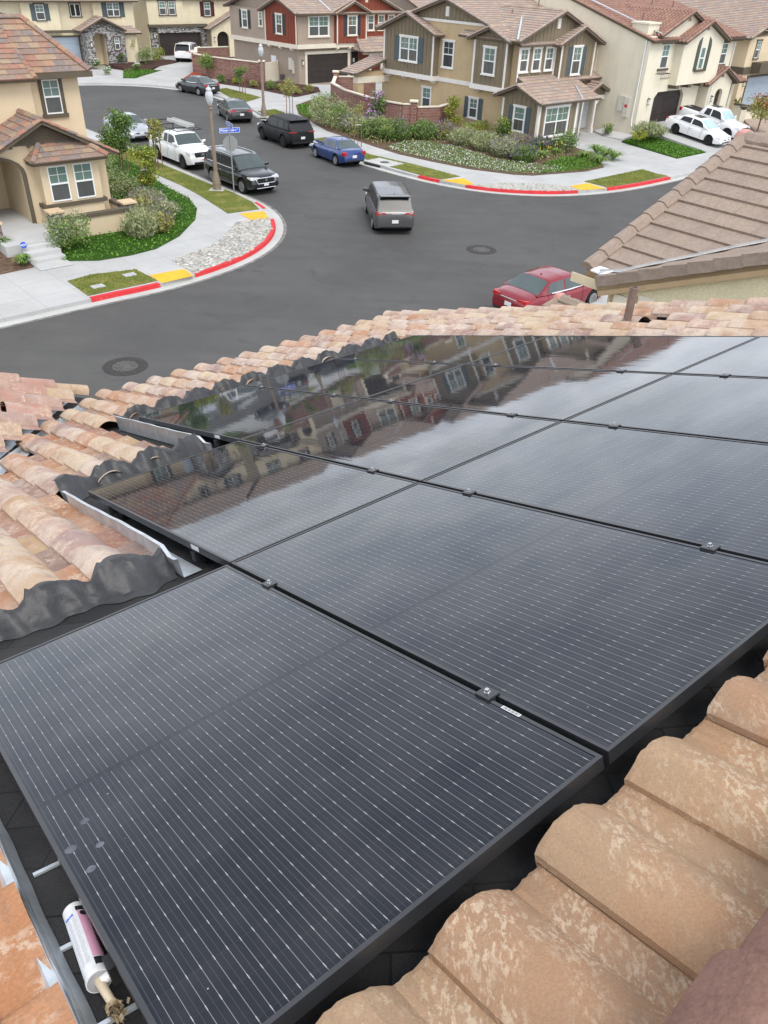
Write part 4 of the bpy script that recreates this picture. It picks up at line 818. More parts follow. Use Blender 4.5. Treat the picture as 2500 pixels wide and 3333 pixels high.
# ================================================================ dark garage house next to it
H7 = house('dark_garage_house', 'pale yellow house with stone-trimmed dark garage door behind the white estate car', -28.044, 103.849, 41)
F0, F5 = Face('F', 0), Face('F', .3)
mb = MB(); mb.box(-1, 11.5, .3, 12, -.1, 3.6); mb.box(-1.0, 3.4, 0, 12, 3.6, 6.2); mb.box(3.4, 11.5, .25, 12, 3.6, 6.2); aw, arc = arch_poly(7.0, 8.6, .5, 2.3, 2.95, 6.3, 11.4, .3, 3.2); F5.poly(mb, aw[:-2] + [(11.4, 4.9), (9.6, 4.9), (6.3, 3.4)], 1.3, 1.05); mb.build('wall', M['stucco_pale'], H7)
mb = MB(); mb.box(-.9, -.05, .05, .3, .3, 3.4); mb.box(5.55, 6.2, .05, .3, .3, 3.4); mb.box(-.9, 6.2, .05, .3, 2.85, 3.4); mb.build('stone_front', M['stone_grey'], H7)
mb = MB(); F0.box(mb, -1.05, 6.3, 3.4, 3.68, -.3, .1); F5.box(mb, -.05, .1, .5, 2.85, .05, .3); F5.box(mb, 5.4, 5.55, .5, 2.85, .05, .3); mb.build('brown_trim', M['brown_trim'], H7); mb = MB(); mb.box(6.95, 8.65, -.7, -.6, .5, 3.0); mb.build('front_door', M['dark'], H7)
garage_door(H7, F5, .1, 5.4, .55, 2.85, 'gar_dark', None, panels=5); window(H7, F0, .45, 1.25, 4.6, 5.9, trim='brown_trim'); window(H7, F0, 1.6, 2.4, 4.6, 5.9, trim='brown_trim'); window(H7, Face('F', .25), 6.25, 7.05, 4.45, 5.8, trim='brown_trim', shutters='sh_maroon', sw=.42); wall_lamp(H7, Face('F', .05), -.5, 2.6); wall_lamp(H7, Face('F', -1.0), 6.6, 2.2)
mb = MB(); gable_roof(mb, 'a', 6.2, 6.4, -1.4, 12, 6.15, 8.3, seed=61); roof_plane(mb, [(5.8, -1.3, 3.2), (5.8, 2, 3.2), (10, 2, 5.1), (10, -1.3, 5.1)], seed=62); caps(mb, (5.8, -1.25, 3.22), (10, -1.25, 5.12), w=.1, h=.03); mb.build('roof', [T_TAN, M['brown_trim']], H7)
# strip of a further house between them
H8 = house('grey_back_house', 'greige house glimpsed between the stone entry house and the dark garage house', -30.5, 112, 41)
mb = MB(); mb.box(-3, 8, 0, 8, 0, 6.2); mb.build('wall', M['stucco_grey'], H8); window(H8, Face('F', 0), 3.4, 4.2, 4.4, 5.8); window(H8, Face('F', 0), 3.6, 4.6, 2.0, 3.0); mb = MB(); gable_roof(mb, 'a', 4, 4.6, -3.4, 8.4, 6.1, 7.8, seed=71); mb.build('roof', [T_TAN, M['fascia']], H8)
# houses further back, seen only as roofs over the ridge lines and in the panels
for i, (x, y, w, d, lab, st) in enumerate(((2, 100, 14, 11, 'greige house with tan tiled roof behind the barn-red house', 'stucco_grey'), (24, 92, 15, 11, 'house with tan tiled roof behind the olive and tan corner house', 'stucco_tan'), (46, 88, 14, 11, 'far right house with tan tiled roof behind the cream mission house', 'stucco_beige'))):
    hh = house('tiled_back_house', lab, x, y, 43); mb = MB(); mb.box(0, w, 0, d, 0, 6.3); mb.prism([(0, 0, 6.3), (0, d, 6.3), (0, d / 2, 8.2)], (w, 0, 0)); mb.build('wall', M[st], hh); mb = MB(); gable_roof(mb, 'a', d / 2, d / 2 + .5, -.4, w + .4, 6.15, 8.4, seed=80 + i); mb.build('roof', [T_TAN, M['fascia']], hh)
    window(hh, Face('S', 0), 3, 4, 4.4, 5.9); window(hh, Face('F', 0), 3, 4.6, 4.4, 5.9, 2)
# ================================================================ the roof under the camera, and its solar array
RO = Vector((-.63078, 2.48811, 8.84377)); RA = Vector((.76180, .64781, 0)); RB = Vector((.61252, -.72030, .32555)); RN = RA.cross(RB)
if RN.z < 0: RN = -RN
RP = lambda s, t, n=0.0: RO + RA * s + RB * t + RN * n
RH = Vector((RB.x, RB.y, 0)).normalized()
ROOFM = Matrix(((RA.x, RB.x, RN.x, RO.x), (RA.y, RB.y, RN.y, RO.y), (RA.z, RB.z, RN.z, RO.z), (0, 0, 0, 1)))
PW, PL = 1.04645, 1.885
def mk_clay(name, pal, pans, pale=(.60, .50, .41), pal_k=.5):
    """weathered clay S-tiles: UV cell = one tile; the fraction of u tells barrel (.25) from pan (.75)"""
    m, t, b = newmat(name); uv = coord(t, 'UV'); v = coord(t)
    fl = node(t, 'ShaderNodeVectorMath', {0: uv}, operation='FLOOR').outputs[0]
    w = node(t, 'ShaderNodeTexWhiteNoise', {'Vector': fl}, noise_dimensions='2D')
    pan = math_(t, 'GREATER_THAN', math_(t, 'FRACT', node(t, 'ShaderNodeSeparateXYZ', {0: uv}).outputs[0]), .5)
    n = len(pal); c = ramp(t, w.outputs['Value'], [(i / n, p) for i, p in enumerate(pal)], 'CONSTANT')
    n = len(pans); c2 = ramp(t, node(t, 'ShaderNodeSeparateXYZ', {0: w.outputs['Color']}).outputs[1], [(i / n, p) for i, p in enumerate(pans)], 'CONSTANT')
    vv = node(t, 'ShaderNodeVectorMath', {0: v, 1: node(t, 'ShaderNodeVectorMath', {0: w.outputs['Color'], 1: (7, 7, 7)}, operation='MULTIPLY').outputs[0]}, operation='ADD').outputs[0]
    c = mixc(t, math_(t, 'MULTIPLY', ramp(t, noise(t, vv, 3.2, 5), [(.45, (0,) * 3), (.7, (1,) * 3)]), .6), c, (.42, .235, .145))
    c = mixc(t, math_(t, 'MULTIPLY', pan, .82), c, c2)
    pf = math_(t, 'MULTIPLY', ramp(t, noise(t, vv, 4.5, 6, .62), [(.42, (0,) * 3), (.64, (1,) * 3)]), math_(t, 'MULTIPLY', math_(t, 'MULTIPLY_ADD', w.outputs['Value'], .5, pal_k), math_(t, 'MULTIPLY_ADD', pan, -.55, 1.0)))
    c = mixc(t, pf, c, pale)
    fle = math_(t, 'MULTIPLY', ramp(t, noise(t, vv, 34, 8, .7), [(.50, (0,) * 3), (.57, (1,) * 3)]), ramp(t, noise(t, vv, 5.5, 4), [(.46, (0,) * 3), (.6, (1,) * 3)]))
    c = mixc(t, math_(t, 'MULTIPLY', fle, .6), c, (.66, .54, .42))
    c = mixc(t, math_(t, 'MULTIPLY', ramp(t, noise(t, vv, 10, 7, .65), [(.54, (0,) * 3), (.7, (1,) * 3)]), .5), c, (.24, .175, .15))
    f = ramp(t, noise(t, v, 130, 4, .7), [(.3, (.82,) * 3), (.7, (1.14,) * 3)])
    c = node(t, 'ShaderNodeMix', {'Factor': 1.0, 'A': c, 'B': f}, data_type='RGBA', blend_type='MULTIPLY').outputs['Result']
    t.links.new(c, b.inputs['Base Color']); rough_spec(b, .88, .2)
    hgt = math_(t, 'ADD', math_(t, 'MULTIPLY', noise(t, v, 260, 4, .7), .5), noise(t, v, 28, 5, .6)); bump(t, b, hgt, .4, .012); return m
PALE = [(.44, .23, .135), (.43, .26, .17), (.50, .37, .25), (.42, .29, .235), (.31, .215, .195), (.53, .42, .29), (.45, .32, .27), (.46, .31, .20), (.48, .38, .32), (.37, .26, .23)]
RUST = [(.37, .16, .08), (.39, .19, .10), (.25, .145, .115), (.40, .25, .13), (.30, .15, .10), (.22, .145, .125)]
M['clay_orange'] = mk_clay('orange_clay', [(.46, .225, .115), (.47, .26, .14), (.42, .215, .13)], [(.44, .20, .095), (.46, .24, .11)], (.58, .42, .30), .1)
M['clay_wing'] = mk_clay('rosy_clay', [(.40, .235, .19), (.42, .29, .23), (.38, .26, .22), (.46, .34, .22), (.41, .21, .165), (.36, .25, .225)], [(.35, .20, .16), (.37, .25, .18), (.32, .20, .175)], (.50, .41, .35), .2)
M['clay'] = mk_clay('weathered_clay', PALE, RUST)
M['clay_tan'] = None
def mk_clay_tan():
    m, t, b = newmat('tan_clay'); uv = coord(t, 'UV'); v = coord(t)
    fl = node(t, 'ShaderNodeVectorMath', {0: uv}, operation='FLOOR').outputs[0]; w = node(t, 'ShaderNodeTexWhiteNoise', {'Vector': fl}, noise_dimensions='2D')
    c = ramp(t, w.outputs['Value'], [(0, (.345, .225, .145)), (.25, (.375, .25, .155)), (.45, (.335, .215, .145)), (.65, (.385, .255, .155)), (.85, (.355, .225, .14))], 'CONSTANT')
    vv = node(t, 'ShaderNodeVectorMath', {0: v, 1: node(t, 'ShaderNodeVectorMath', {0: w.outputs['Color'], 1: (7, 7, 7)}, operation='MULTIPLY').outputs[0]}, operation='ADD').outputs[0]
    mp = node(t, 'ShaderNodeMapping', {'Vector': vv, 'Scale': (1, .45, 1)})
    c = mixc(t, math_(t, 'MULTIPLY', ramp(t, noise(t, mp.outputs[0], 6, 5), [(.45, (0,) * 3), (.7, (1,) * 3)]), .6), c, (.40, .215, .115))
    fle = math_(t, 'MULTIPLY', ramp(t, noise(t, mp.outputs[0], 90, 8, .7), [(.50, (0,) * 3), (.56, (1,) * 3)]), ramp(t, noise(t, mp.outputs[0], 7.5, 5), [(.44, (0,) * 3), (.58, (1,) * 3)]))
    c = mixc(t, math_(t, 'MULTIPLY', fle, .7), c, (.58, .46, .33))
    c = mixc(t, math_(t, 'MULTIPLY', ramp(t, noise(t, vv, 22, 6), [(.6, (0,) * 3), (.74, (1,) * 3)]), .35), c, (.24, .19, .15))
    f = ramp(t, noise(t, v, 190, 4, .75), [(.3, (.82,) * 3), (.7, (1.14,) * 3)])
    c = node(t, 'ShaderNodeMix', {'Factor': 1.0, 'A': c, 'B': f}, data_type='RGBA', blend_type='MULTIPLY').outputs['Result']
    t.links.new(c, b.inputs['Base Color']); rough_spec(b, .88, .25); bump(t, b, math_(t, 'ADD', math_(t, 'MULTIPLY', noise(t, v, 330, 4, .7), .6), noise(t, v, 40, 5)), .4, .008); return m
M['clay_tan'] = mk_clay_tan()
def mk_shingle():
    m, t, b = newmat('black_cap_sheet'); v = coord(t)
    br = node(t, 'ShaderNodeTexBrick', {'Vector': v, 'Color1': (.022, .022, .023, 1), 'Color2': (.036, .036, .037, 1), 'Mortar': (.008, .008, .008, 1), 'Scale': 1.0, 'Mortar Size': .003, 'Brick Width': .34, 'Row Height': .145})
    f = ramp(t, noise(t, v, 240, 4, .8), [(.35, (.5,) * 3), (.62, (1.2,) * 3), (.74, (2.2,) * 3)])
    c = node(t, 'ShaderNodeMix', {'Factor': 1.0, 'A': br.outputs['Color'], 'B': f}, data_type='RGBA', blend_type='MULTIPLY').outputs['Result']
    c = mixc(t, math_(t, 'MULTIPLY', ramp(t, noise(t, v, 3, 5), [(.5, (0,) * 3), (.75, (1,) * 3)]), .45), c, (.075, .072, .068))
    t.links.new(c, b.inputs['Base Color']); rough_spec(b, .8, .4); bump(t, b, noise(t, v, 260, 3, .8), .7, .006); return m
M['shingle'] = mk_shingle()
M['rubber'] = surf('black_rubber_flashing', (.040, .041, .044), .25, 6, .46, .4, bs=.35, bscale=14, bdist=.02)
M['frame'] = surf('black_anodised_frame', (.026, .027, .030), .1, 20, .32, .6)
M['rail'] = surf('black_rail', (.012, .012, .013), .1, 20, .5, .4)
M['bolt'] = surf('steel_bolt', (.55, .56, .57), .1, 20, .3, .5, 1.0)
M['sticker'] = surf('white_sticker', (.7, .7, .7), .1, 60, .5)
M['ink'] = surf('black_ink', (.02, .02, .022), .1, 9, .6)
def mk_cells():
    """solar laminate: UV in metres from the glass corner (u across, v along). Half-cut cells, fine wires, solder dashes"""
    m, t, b = newmat('solar_glass'); uv = coord(t, 'UV'); s_ = node(t, 'ShaderNodeSeparateXYZ', {0: uv}); u, v = s_.outputs[0], s_.outputs[1]
    info = node(t, 'ShaderNodeObjectInfo').outputs['Random']
    cu, cv = .1655, .0827
    uu, vv = math_(t, 'SUBTRACT', u, .0075), math_(t, 'SUBTRACT', v, .018)
    fu, fv = math_(t, 'DIVIDE', uu, cu), math_(t, 'DIVIDE', vv, cv)
    cell = node(t, 'ShaderNodeCombineXYZ', {0: math_(t, 'ADD', math_(t, 'FLOOR', fu), math_(t, 'MULTIPLY', info, 91)), 1: math_(t, 'FLOOR', fv)})
    w = node(t, 'ShaderNodeTexWhiteNoise', {'Vector': cell.outputs[0]}, noise_dimensions='2D').outputs['Value']
    c = ramp(t, w, [(0, (.0085, .0105, .0165)), (.55, (.0105, .0125, .0185)), (1, (.0135, .0150, .0215))])
    gap = math_(t, 'MAXIMUM', math_(t, 'GREATER_THAN', math_(t, 'ABSOLUTE', math_(t, 'SUBTRACT', math_(t, 'FRACT', fu), .5)), .4925), math_(t, 'GREATER_THAN', math_(t, 'ABSOLUTE', math_(t, 'SUBTRACT', math_(t, 'FRACT', fv), .5)), .488))
    c = mixc(t, math_(t, 'MULTIPLY', gap, .75), c, (.022, .024, .028))
    mid = math_(t, 'LESS_THAN', math_(t, 'ABSOLUTE', math_(t, 'SUBTRACT', v, PL / 2 - .006)), .007); c = mixc(t, math_(t, 'MULTIPLY', mid, .8), c, (.006, .006, .007))
    k = 6.0; wire_p = math_(t, 'ABSOLUTE', math_(t, 'SUBTRACT', math_(t, 'FRACT', math_(t, 'MULTIPLY', math_(t, 'FRACT', fu), k)), .5))
    nearj = math_(t, 'ABSOLUTE', math_(t, 'SUBTRACT', math_(t, 'FRACT', math_(t, 'ADD', fv, .5)), .5))
    dash = math_(t, 'LESS_THAN', nearj, .075)
    width = math_(t, 'MULTIPLY_ADD', dash, .012, .020)
    ends = math_(t, 'MULTIPLY', math_(t, 'GREATER_THAN', v, .022), math_(t, 'LESS_THAN', v, PL - .034))
    wires = math_(t, 'MULTIPLY', math_(t, 'LESS_THAN', wire_p, width), ends)
    seam = math_(t, 'LESS_THAN', math_(t, 'ABSOLUTE', math_(t, 'SUBTRACT', v, PL / 2 - .006)), .013); wires = math_(t, 'MULTIPLY', wires, math_(t, 'SUBTRACT', 1.0, seam))
    c = mixc(t, math_(t, 'MULTIPLY', wires, math_(t, 'MULTIPLY_ADD', dash, .24, .38)), c, (.56, .56, .55))
    thin = math_(t, 'MULTIPLY', math_(t, 'GREATER_THAN', wire_p, .484), ends); c = mixc(t, math_(t, 'MULTIPLY', thin, .14), c, (.3, .3, .32))
    sp = node(t, 'ShaderNodeTexVoronoi', {'Vector': uv, 'Scale': 9.0}).outputs['Distance']; c = mixc(t, math_(t, 'MULTIPLY', math_(t, 'LESS_THAN', sp, .018), .7), c, (.5, .49, .46))
    dust = ramp(t, noise(t, coord(t), 5, 7, .65), [(.4, (0,) * 3), (.75, (1,) * 3)]); c = mixc(t, math_(t, 'MULTIPLY', dust, .05), c, (.3, .29, .28))
    t.links.new(c, b.inputs['Base Color'])
    b.inputs['Roughness'].default_value = .5; b.inputs['Specular IOR Level'].default_value = 0.0
    mp = node(t, 'ShaderNodeMapping', {'Vector': coord(t), 'Scale': (14, 2.5, 1)})
    h = math_(t, 'ADD', math_(t, 'MULTIPLY', noise(t, mp.outputs[0], 1.0, 3), .8), math_(t, 'MULTIPLY', noise(t, coord(t), 2.2, 2), 1.2))
    bump(t, b, h, .04, .006)
    nrm = b.inputs['Normal'].links[0].from_socket; fr = node(t, 'ShaderNodeFresnel', {'IOR': 1.52, 'Normal': nrm}).outputs[0]
    fac = math_(t, 'MAXIMUM', math_(t, 'MULTIPLY_ADD', fr, 1.14, -.034), 0.012)          # anti-reflective glass: little at normal incidence, strong at grazing
    gl = node(t, 'ShaderNodeBsdfGlossy', {'Roughness': .03, 'Normal': nrm}); gl.inputs['Color'].default_value = (.97, .985, 1, 1)
    mxs = node(t, 'ShaderNodeMixShader', {0: fac, 1: b.outputs[0], 2: gl.outputs[0]}); t.links.new(mxs.outputs[0], t.nodes['Material Output'].inputs['Surface']); return m
M['cells'] = mk_cells()
# ---- panels (local axes: x across = away along the eave, y = up the slope, z = out of the roof)
def panel_proto():
    root = thing('solar_panel', 'x', 'solar panel', mat4=ROOFM @ Matrix.Translation((0, 0, -.036)))
    w, l, h, lip = PW - .020, PL - .010, .036, .011
    mb = MB()
    for x0, x1, y0, y1 in ((0, lip, 0, l), (w - lip, w, 0, l), (lip, w - lip, 0, lip), (lip, w - lip, l - lip, l)): mb.box(x0, x1, y0, y1, h - .008, h)
    for x0, x1, y0, y1 in ((0, .002, 0, l), (w - .002, w, 0, l), (.002, w - .002, 0, .002), (.002, w - .002, l - .002, l)): mb.box(x0, x1, y0, y1, 0, h - .008)
    mb.build('frame', M['frame'], root)
    mb = MB(); z = h - .0022; a, b_ = (lip, lip), (w - lip, l - lip)
    mb.face([(a[0], a[1], z), (b_[0], a[1], z), (b_[0], b_[1], z), (a[0], b_[1], z)], 0, [(0, 0), (b_[0] - a[0], 0), (b_[0] - a[0], b_[1] - a[1]), (0, b_[1] - a[1])]); mb.build('glass', M['cells'], root, fix=False)
    mb = MB(); mb.box(.01, w - .01, .02, l - .02, .004, .010); mb.build('back_sheet', M['rail'], root)
    return root
PANELS = [((-1, 0), 'nearest black solar panel, filling the lower left beside the sealant cartridge'),
          ((0, 0), 'black solar panel just beyond the nearest one, beside the tan ridge-side tiles'), ((0, -1), 'black solar panel above the long galvanised flashing nearest the camera, reflecting the beige house'),
          ((1, 0), 'second black solar panel from the camera in the upper column, reflecting only cloud'), ((1, -1), 'black solar panel in the middle column with the barn-red house mirrored in it'), ((1, -2), 'lowest black solar panel of the three-panel rows, its corner by the far galvanised flashing'),
          ((2, 0), 'third black solar panel in the upslope column, against the right edge'), ((2, -1), 'black solar panel in the middle column mirroring the olive house gable'), ((2, -2), 'black solar panel at the eave side, second from the far rake tiles'),
          ((3, 0), 'farthest upslope black solar panel in the right corner of the array'), ((3, -1), 'farthest middle black solar panel, with the vent pipe mirrored in it'), ((3, -2), 'farthest black solar panel on the eave side, its tip pointing at the street')]
ROOTS = {}
for (i, j), lab in PANELS:
    mm = ROOFM @ Matrix.Translation((i * PW + .010, j * PL + .005, -.036))
    if not ROOTS: o = proto = panel_proto(); o.matrix_world = mm; MW[o.name] = mm
    else: o = dup(proto, mm)
    o['label'] = lab; o['group'] = 'black solar panels of the roof array'; ROOTS[(i, j)] = o
for (i, j), lab in PANELS:
    o = ROOTS[(i, j)]
    if (i + 1, j) in [p for p, _ in PANELS]:
        for ty in (.34, 1.50):
            mb = MB(); x = PW - .020; mb.box(x - .012, x + .032, ty - .026, ty + .026, .0365, .042); mb.box(x + .003, x + .017, ty - .024, ty + .024, -.02, .0365)
            c = mb.build('mid_clamp', M['frame'], o, bevel=.002); mb = MB(); mb.lathe([(.009, .042), (.009, .044), (.0065, .0442), (.0065, .052), (.004, .054)], 12, 0, 'Z', (x + .010, ty, 0)); mb.build('bolt', M['bolt'], c)
    if (i, j) == (-1, 0):
        mb = MB(); mb.box(PW - .0315, PW - .0205, 1.568, 1.63, .0362, .0366); c = mb.build('barcode_sticker', M['sticker'], o); mb = MB()
        for q in range(14): mb.box(PW - .030, PW - .022, 1.572 + q * .004, 1.5735 + q * .004 + (q % 3) * .0004, .0367, .0369)
        mb.build('barcode', M['ink'], c)
        dm_ = surf('dried_drop', (.10, .11, .13), .5, 40, .5)
        for (x, y, r) in ((.085, 1.10, .011), (.03, 1.17, .014), (.085, 1.21, .010), (.045, 1.27, .011)):
            mb = MB(); mb.lathe([(r, .0342), (r * .9, .0346), (r * .3, .0347)], 10, 0, 'Z', (x, y, 0)); mb.build('dried_drop', dm_, o)
    if (i, j) in ((0, -1), (1, -2)):
        mb = MB(); mb.box(-.0008, -.0003, 1.48, 1.56, .006, .03); mb.build('sticker', M['sticker'], o)
# ---- the house itself
HOME = house('clay_tile_house', 'house under the camera, roofed in weathered clay S-tiles round a solar array', RO.x, RO.y, 0)
VAL = lambda s: -4.13 - 1.49 * s                 # valley line on the main slope
EAVE_T, RAKE_S, RIDGE_T, DECK = -6.0, 5.55, 2.46, -.125
mb = MB(); ss = [-6, (EAVE_T + 4.13) / -1.49, RAKE_S]
deckp = [(-6.0, RIDGE_T), (RAKE_S, RIDGE_T), (RAKE_S, EAVE_T), ((EAVE_T + 4.13) / -1.49, EAVE_T), (-1.9, -1.30), (-6.0, -1.30)]
mb.prism([RP(s, t, DECK) for s, t in deckp], RN * -.12); mb.build('roof_deck', M['shingle'], HOME, world=True)
mb = MB(); mb.box(-6, 5.3, -5.4, 7, -8.7, 0, 0, lambda s, t, z: RO + RA * s + RH * t * .945 + Vector((0, 0, min(z, -.2 + (t * .32 if t < 2.3 else 0) - .35) if z > -1 else z))); mb.build('wall', M['stucco_cream'], HOME, world=True)
PIT, EXPO = .300, .365
def s_tile(mb, M4, s0, t0, L=.42, m=0, segs=14, r=None, pitch=PIT):
    """one S-tile: nose at t0, hump first then pan; M4(s,t,n) places it"""
    r = r or rnd; nh = int(segs * .62); nhump = nh + 2; j1, j2, j3, yaw = r.uniform(-.006, .006), r.uniform(-.010, .010), r.uniform(-.003, .006), r.uniform(-.012, .012); uq = (r.randint(0, 3000), r.randint(0, 3000) + .5)
    hw = pitch * .665; prof = []
    UV_ = lambda i: (uq[0] + (.25 if i < nhump else .75), uq[1])
    prof.append((-.012, .000)); prof.append((-.011, .017))
    for i in range(nh + 1):
        a = math.pi * (.09 + .91 * i / nh); x = (hw + .012) * (a / math.pi - .09) / .91 - .011; prof.append((x, .060 * math.sin(a) ** .92 + .0))
    prof.append((hw + .004, -.004))
    for i in range(1, segs - nh + 1):
        x = hw + .008 + (pitch - hw - .008 + .012) * i / (segs - nh); prof.append((x, -.004 + .006 * (i / (segs - nh)) ** 2))
    th = .014; ts = [t0, t0 + .012, t0 + L * .5, t0 + L]
    lift = lambda t: .036 - .030 * (t - t0) / L + j3
    rows = []
    for k, t in enumerate(ts):
        dn = -.004 if k == 0 else 0
        rows.append([M4(s0 + j1 + x + yaw * (t - t0), t + j2 + (r.uniform(-.0025, .0025) if k == 0 else 0), h + lift(t) + dn) for x, h in prof])
    for k in range(3):
        for i in range(len(prof) - 1): mb.face([rows[k][i], rows[k][i + 1], rows[k + 1][i + 1], rows[k + 1][i]], m, [UV_(i)] * 4)
    low = [M4(s0 + j1 + x, t0 + j2 + .004, h + lift(t0) - th) for x, h in prof]
    for i in range(len(prof) - 1): mb.face([rows[0][i], rows[0][i + 1], low[i + 1], low[i]], m, [UV_(i)] * 4)
    lo2 = [M4(s0 + j1 + x, t0 + j2 + L, h + lift(t0 + L) - th) for x, h in prof[:2]]
    mb.face([rows[0][0], rows[3][0], lo2[0], low[0]], m, [UV_(0)] * 4)
NB = -.100                                        # height of the tile pans over the panel plane
RT = lambda s, t, n: RP(s, t, NB + n)
rr = random.Random(21)
# ridge-side field: one course whose noses face the array
mb = MB()
for k in range(-9, 7): s_tile(mb, RT, .018 + k * .299, 1.930 + rr.uniform(-.006, .006), .50, segs=26, r=rr, pitch=.299)
mb.build('ridge_side_tiles', M['clay_tan'], HOME, world=True, smooth=True)
mb = MB()                                         # barrel ridge caps
for k in range(-10, 5):
    s0 = -.33 + k * .37; uvv = (rr.randint(0, 900) + .5, rr.randint(0, 900) + .5); n0 = 14
    A = [RP(s0 - .46, RIDGE_T + .115 * math.cos(a), NB + .085 + .105 * math.sin(a)) for a in [math.pi * (i / n0 * 1.3 - .15) for i in range(n0 + 1)]]; B = [RP(s0, RIDGE_T + .135 * math.cos(a), NB + .105 + .125 * math.sin(a)) for a in [math.pi * (i / n0 * 1.3 - .15) for i in range(n0 + 1)]]
    C2 = [RP(s0, RIDGE_T + .119 * math.cos(a), NB + .105 + .109 * math.sin(a)) for a in [math.pi * (i / n0 * 1.3 - .15) for i in range(n0 + 1)]]
    for i in range(n0): mb.face([A[i], A[i + 1], B[i + 1], B[i]], 0, [uvv] * 4); mb.face([B[i], B[i + 1], C2[i + 1], C2[i]], 0, [uvv] * 4)
M['clay_ridge'] = surf('brown_ridge_clay', (.23, .13, .10), .2, 9, .85, .25, bs=.4, bscale=120, bdist=.01, fine=.14, fscale=90, streak=(.30, .19, .15))
mb.build('ridge_caps', M['clay_ridge'], HOME, world=True, smooth=True)
# eave-side fields A (below the nearest flashing), B, C and the far rake field
def field(ok, s_lo, s_hi, t_lo, t_hi, nose, segs=14):
    mb = MB(); k0, k1 = int(math.floor(s_lo / PIT)), int(math.ceil(s_hi / PIT))
    for k in range(k0, k1):
        t = nose
        while t < t_hi:
            if t > t_lo and ok(k * PIT + PIT * .45 + FO, t + .2): s_tile(mb, RT, k * PIT + FO, t, segs=segs, r=rr)
            t += EXPO
    return mb
FO = -.09
lim = lambda s: -.46 if s < -.10 else (-2.32 if s < .90 else -4.14)
okABC = lambda s, t: t > max(VAL(s) + .22, EAVE_T - .1) and t + .22 < lim(s) + .10 and s < 4.262
mb = field(okABC, -5.5, 4.3, EAVE_T - .05, -.3, EAVE_T - .02); mb.build('eave_side_tiles', M['clay'], HOME, world=True, smooth=True)
FO = .055; mb = field(lambda s, t: s < -1.2 and t > -.6, -5, -1.1, -.9, 2.2, -1.105 + .365, 16); mb.build('left_tiles', M['clay_orange'], HOME, world=True, smooth=True)
FO = -.09
mb = field(lambda s, t: s > 4.26 and t > EAVE_T - .1 and not (abs(s - 5.02) < .17 and abs(t + 1.55) < .22), 4.2, RAKE_S, EAVE_T - .05, RIDGE_T - .3, EAVE_T - .02); mb.build('rake_side_tiles', M['clay'], HOME, world=True, smooth=True)
# rake edge tiles over the far gable
mb = MB()
for k in range(23):
    t0 = EAVE_T + k * .37; uvv = (rr.randint(0, 900) + .5, rr.randint(0, 900) + .5); n0 = 8; ang = [math.pi * i / n0 for i in range(n0 + 1)]
    A = [RP(RAKE_S + .085 * math.cos(a), t0, NB + .05 + .08 * math.sin(a)) for a in ang]; B = [RP(RAKE_S + .075 * math.cos(a), t0 + .42, NB + .025 + .07 * math.sin(a)) for a in ang]
    A2 = [RP(RAKE_S + .072 * math.cos(a), t0, NB + .05 + .066 * math.sin(a)) for a in ang]
    for i in range(n0): mb.face([A[i], A[i + 1], B[i + 1], B[i]], 0, [uvv] * 4); mb.face([A[i], A[i + 1], A2[i + 1], A2[i]], 0, [uvv] * 4)
mb.build('rake_tiles', M['clay'], HOME, world=True, smooth=True)
# wing to the left: its slope falls toward the valley
P2 = .478; wing_n = Vector((RA.x * P2, RA.y * P2, 1)).normalized(); wing_d = (RA - Vector((0, 0, P2))).normalized()
V0 = RP(0, VAL(0), DECK)
WT = lambda x, y, n: V0 + RH * (-x) + wing_d * (-y) + wing_n * (n + .065)   # x away along the valley wall, y up that slope
mb = MB(); wp = [(-6, -3.3), (2.05, -1.9), (2.05, 5), (-6, 5)]
# valley in wing coordinates: points of the main valley
vs_ = [RP(s, VAL(s), DECK) for s in (-1.9, 1.3)]; vw = [((p - V0).dot(-RH), -(p - V0).dot(wing_d)) for p in vs_]
vy = lambda x: vw[0][1] + (vw[1][1] - vw[0][1]) * (x - vw[0][0]) / (vw[1][0] - vw[0][0])
mb.prism([WT(x, y, -.065) for x, y in ((vw[0][0], vy(vw[0][0])), (2.0, vy(2.0)), (2.0, 5), (vw[0][0], 5))], wing_n * -.1); mb.build('wing_deck', M['shingle'], HOME, world=True)
mb = MB()
for k in range(0, 20):
    x0 = 1.80 - (k + 1) * PIT
    y0 = max(vy(x0 + .14) + .10, -9); y = y0; first = True
    if x0 < vw[0][0]: continue
    while y < 4:
        s_tile(mb, lambda a, b, n: WT(x0 + PIT - (a - x0), b, n), x0, y, r=rr); y += (.2 + .165 * ((k * 7) % 5) / 4 + .1) if first else EXPO; first = False
mb.build('wing_tiles', M['clay_wing'], HOME, world=True, smooth=True)
mb = MB()
for k in range(14):
    y0 = vy(1.85) + .05 + k * .37; uvv = (rr.randint(0, 900) + .5, rr.randint(0, 900) + .5); n0 = 8; ang = [math.pi * i / n0 for i in range(n0 + 1)]
    A = [WT(1.86 + .085 * math.cos(a), y0, .05 + .08 * math.sin(a)) for a in ang]; B = [WT(1.86 + .075 * math.cos(a), y0 + .42, .02 + .07 * math.sin(a)) for a in ang]
    for i in range(n0): mb.face([A[i], A[i + 1], B[i + 1], B[i]], 0, [uvv] * 4)
mb.build('wing_rake_tiles', M['clay_wing'], HOME, world=True, smooth=True)
mb = MB()                                         # W-valley metal
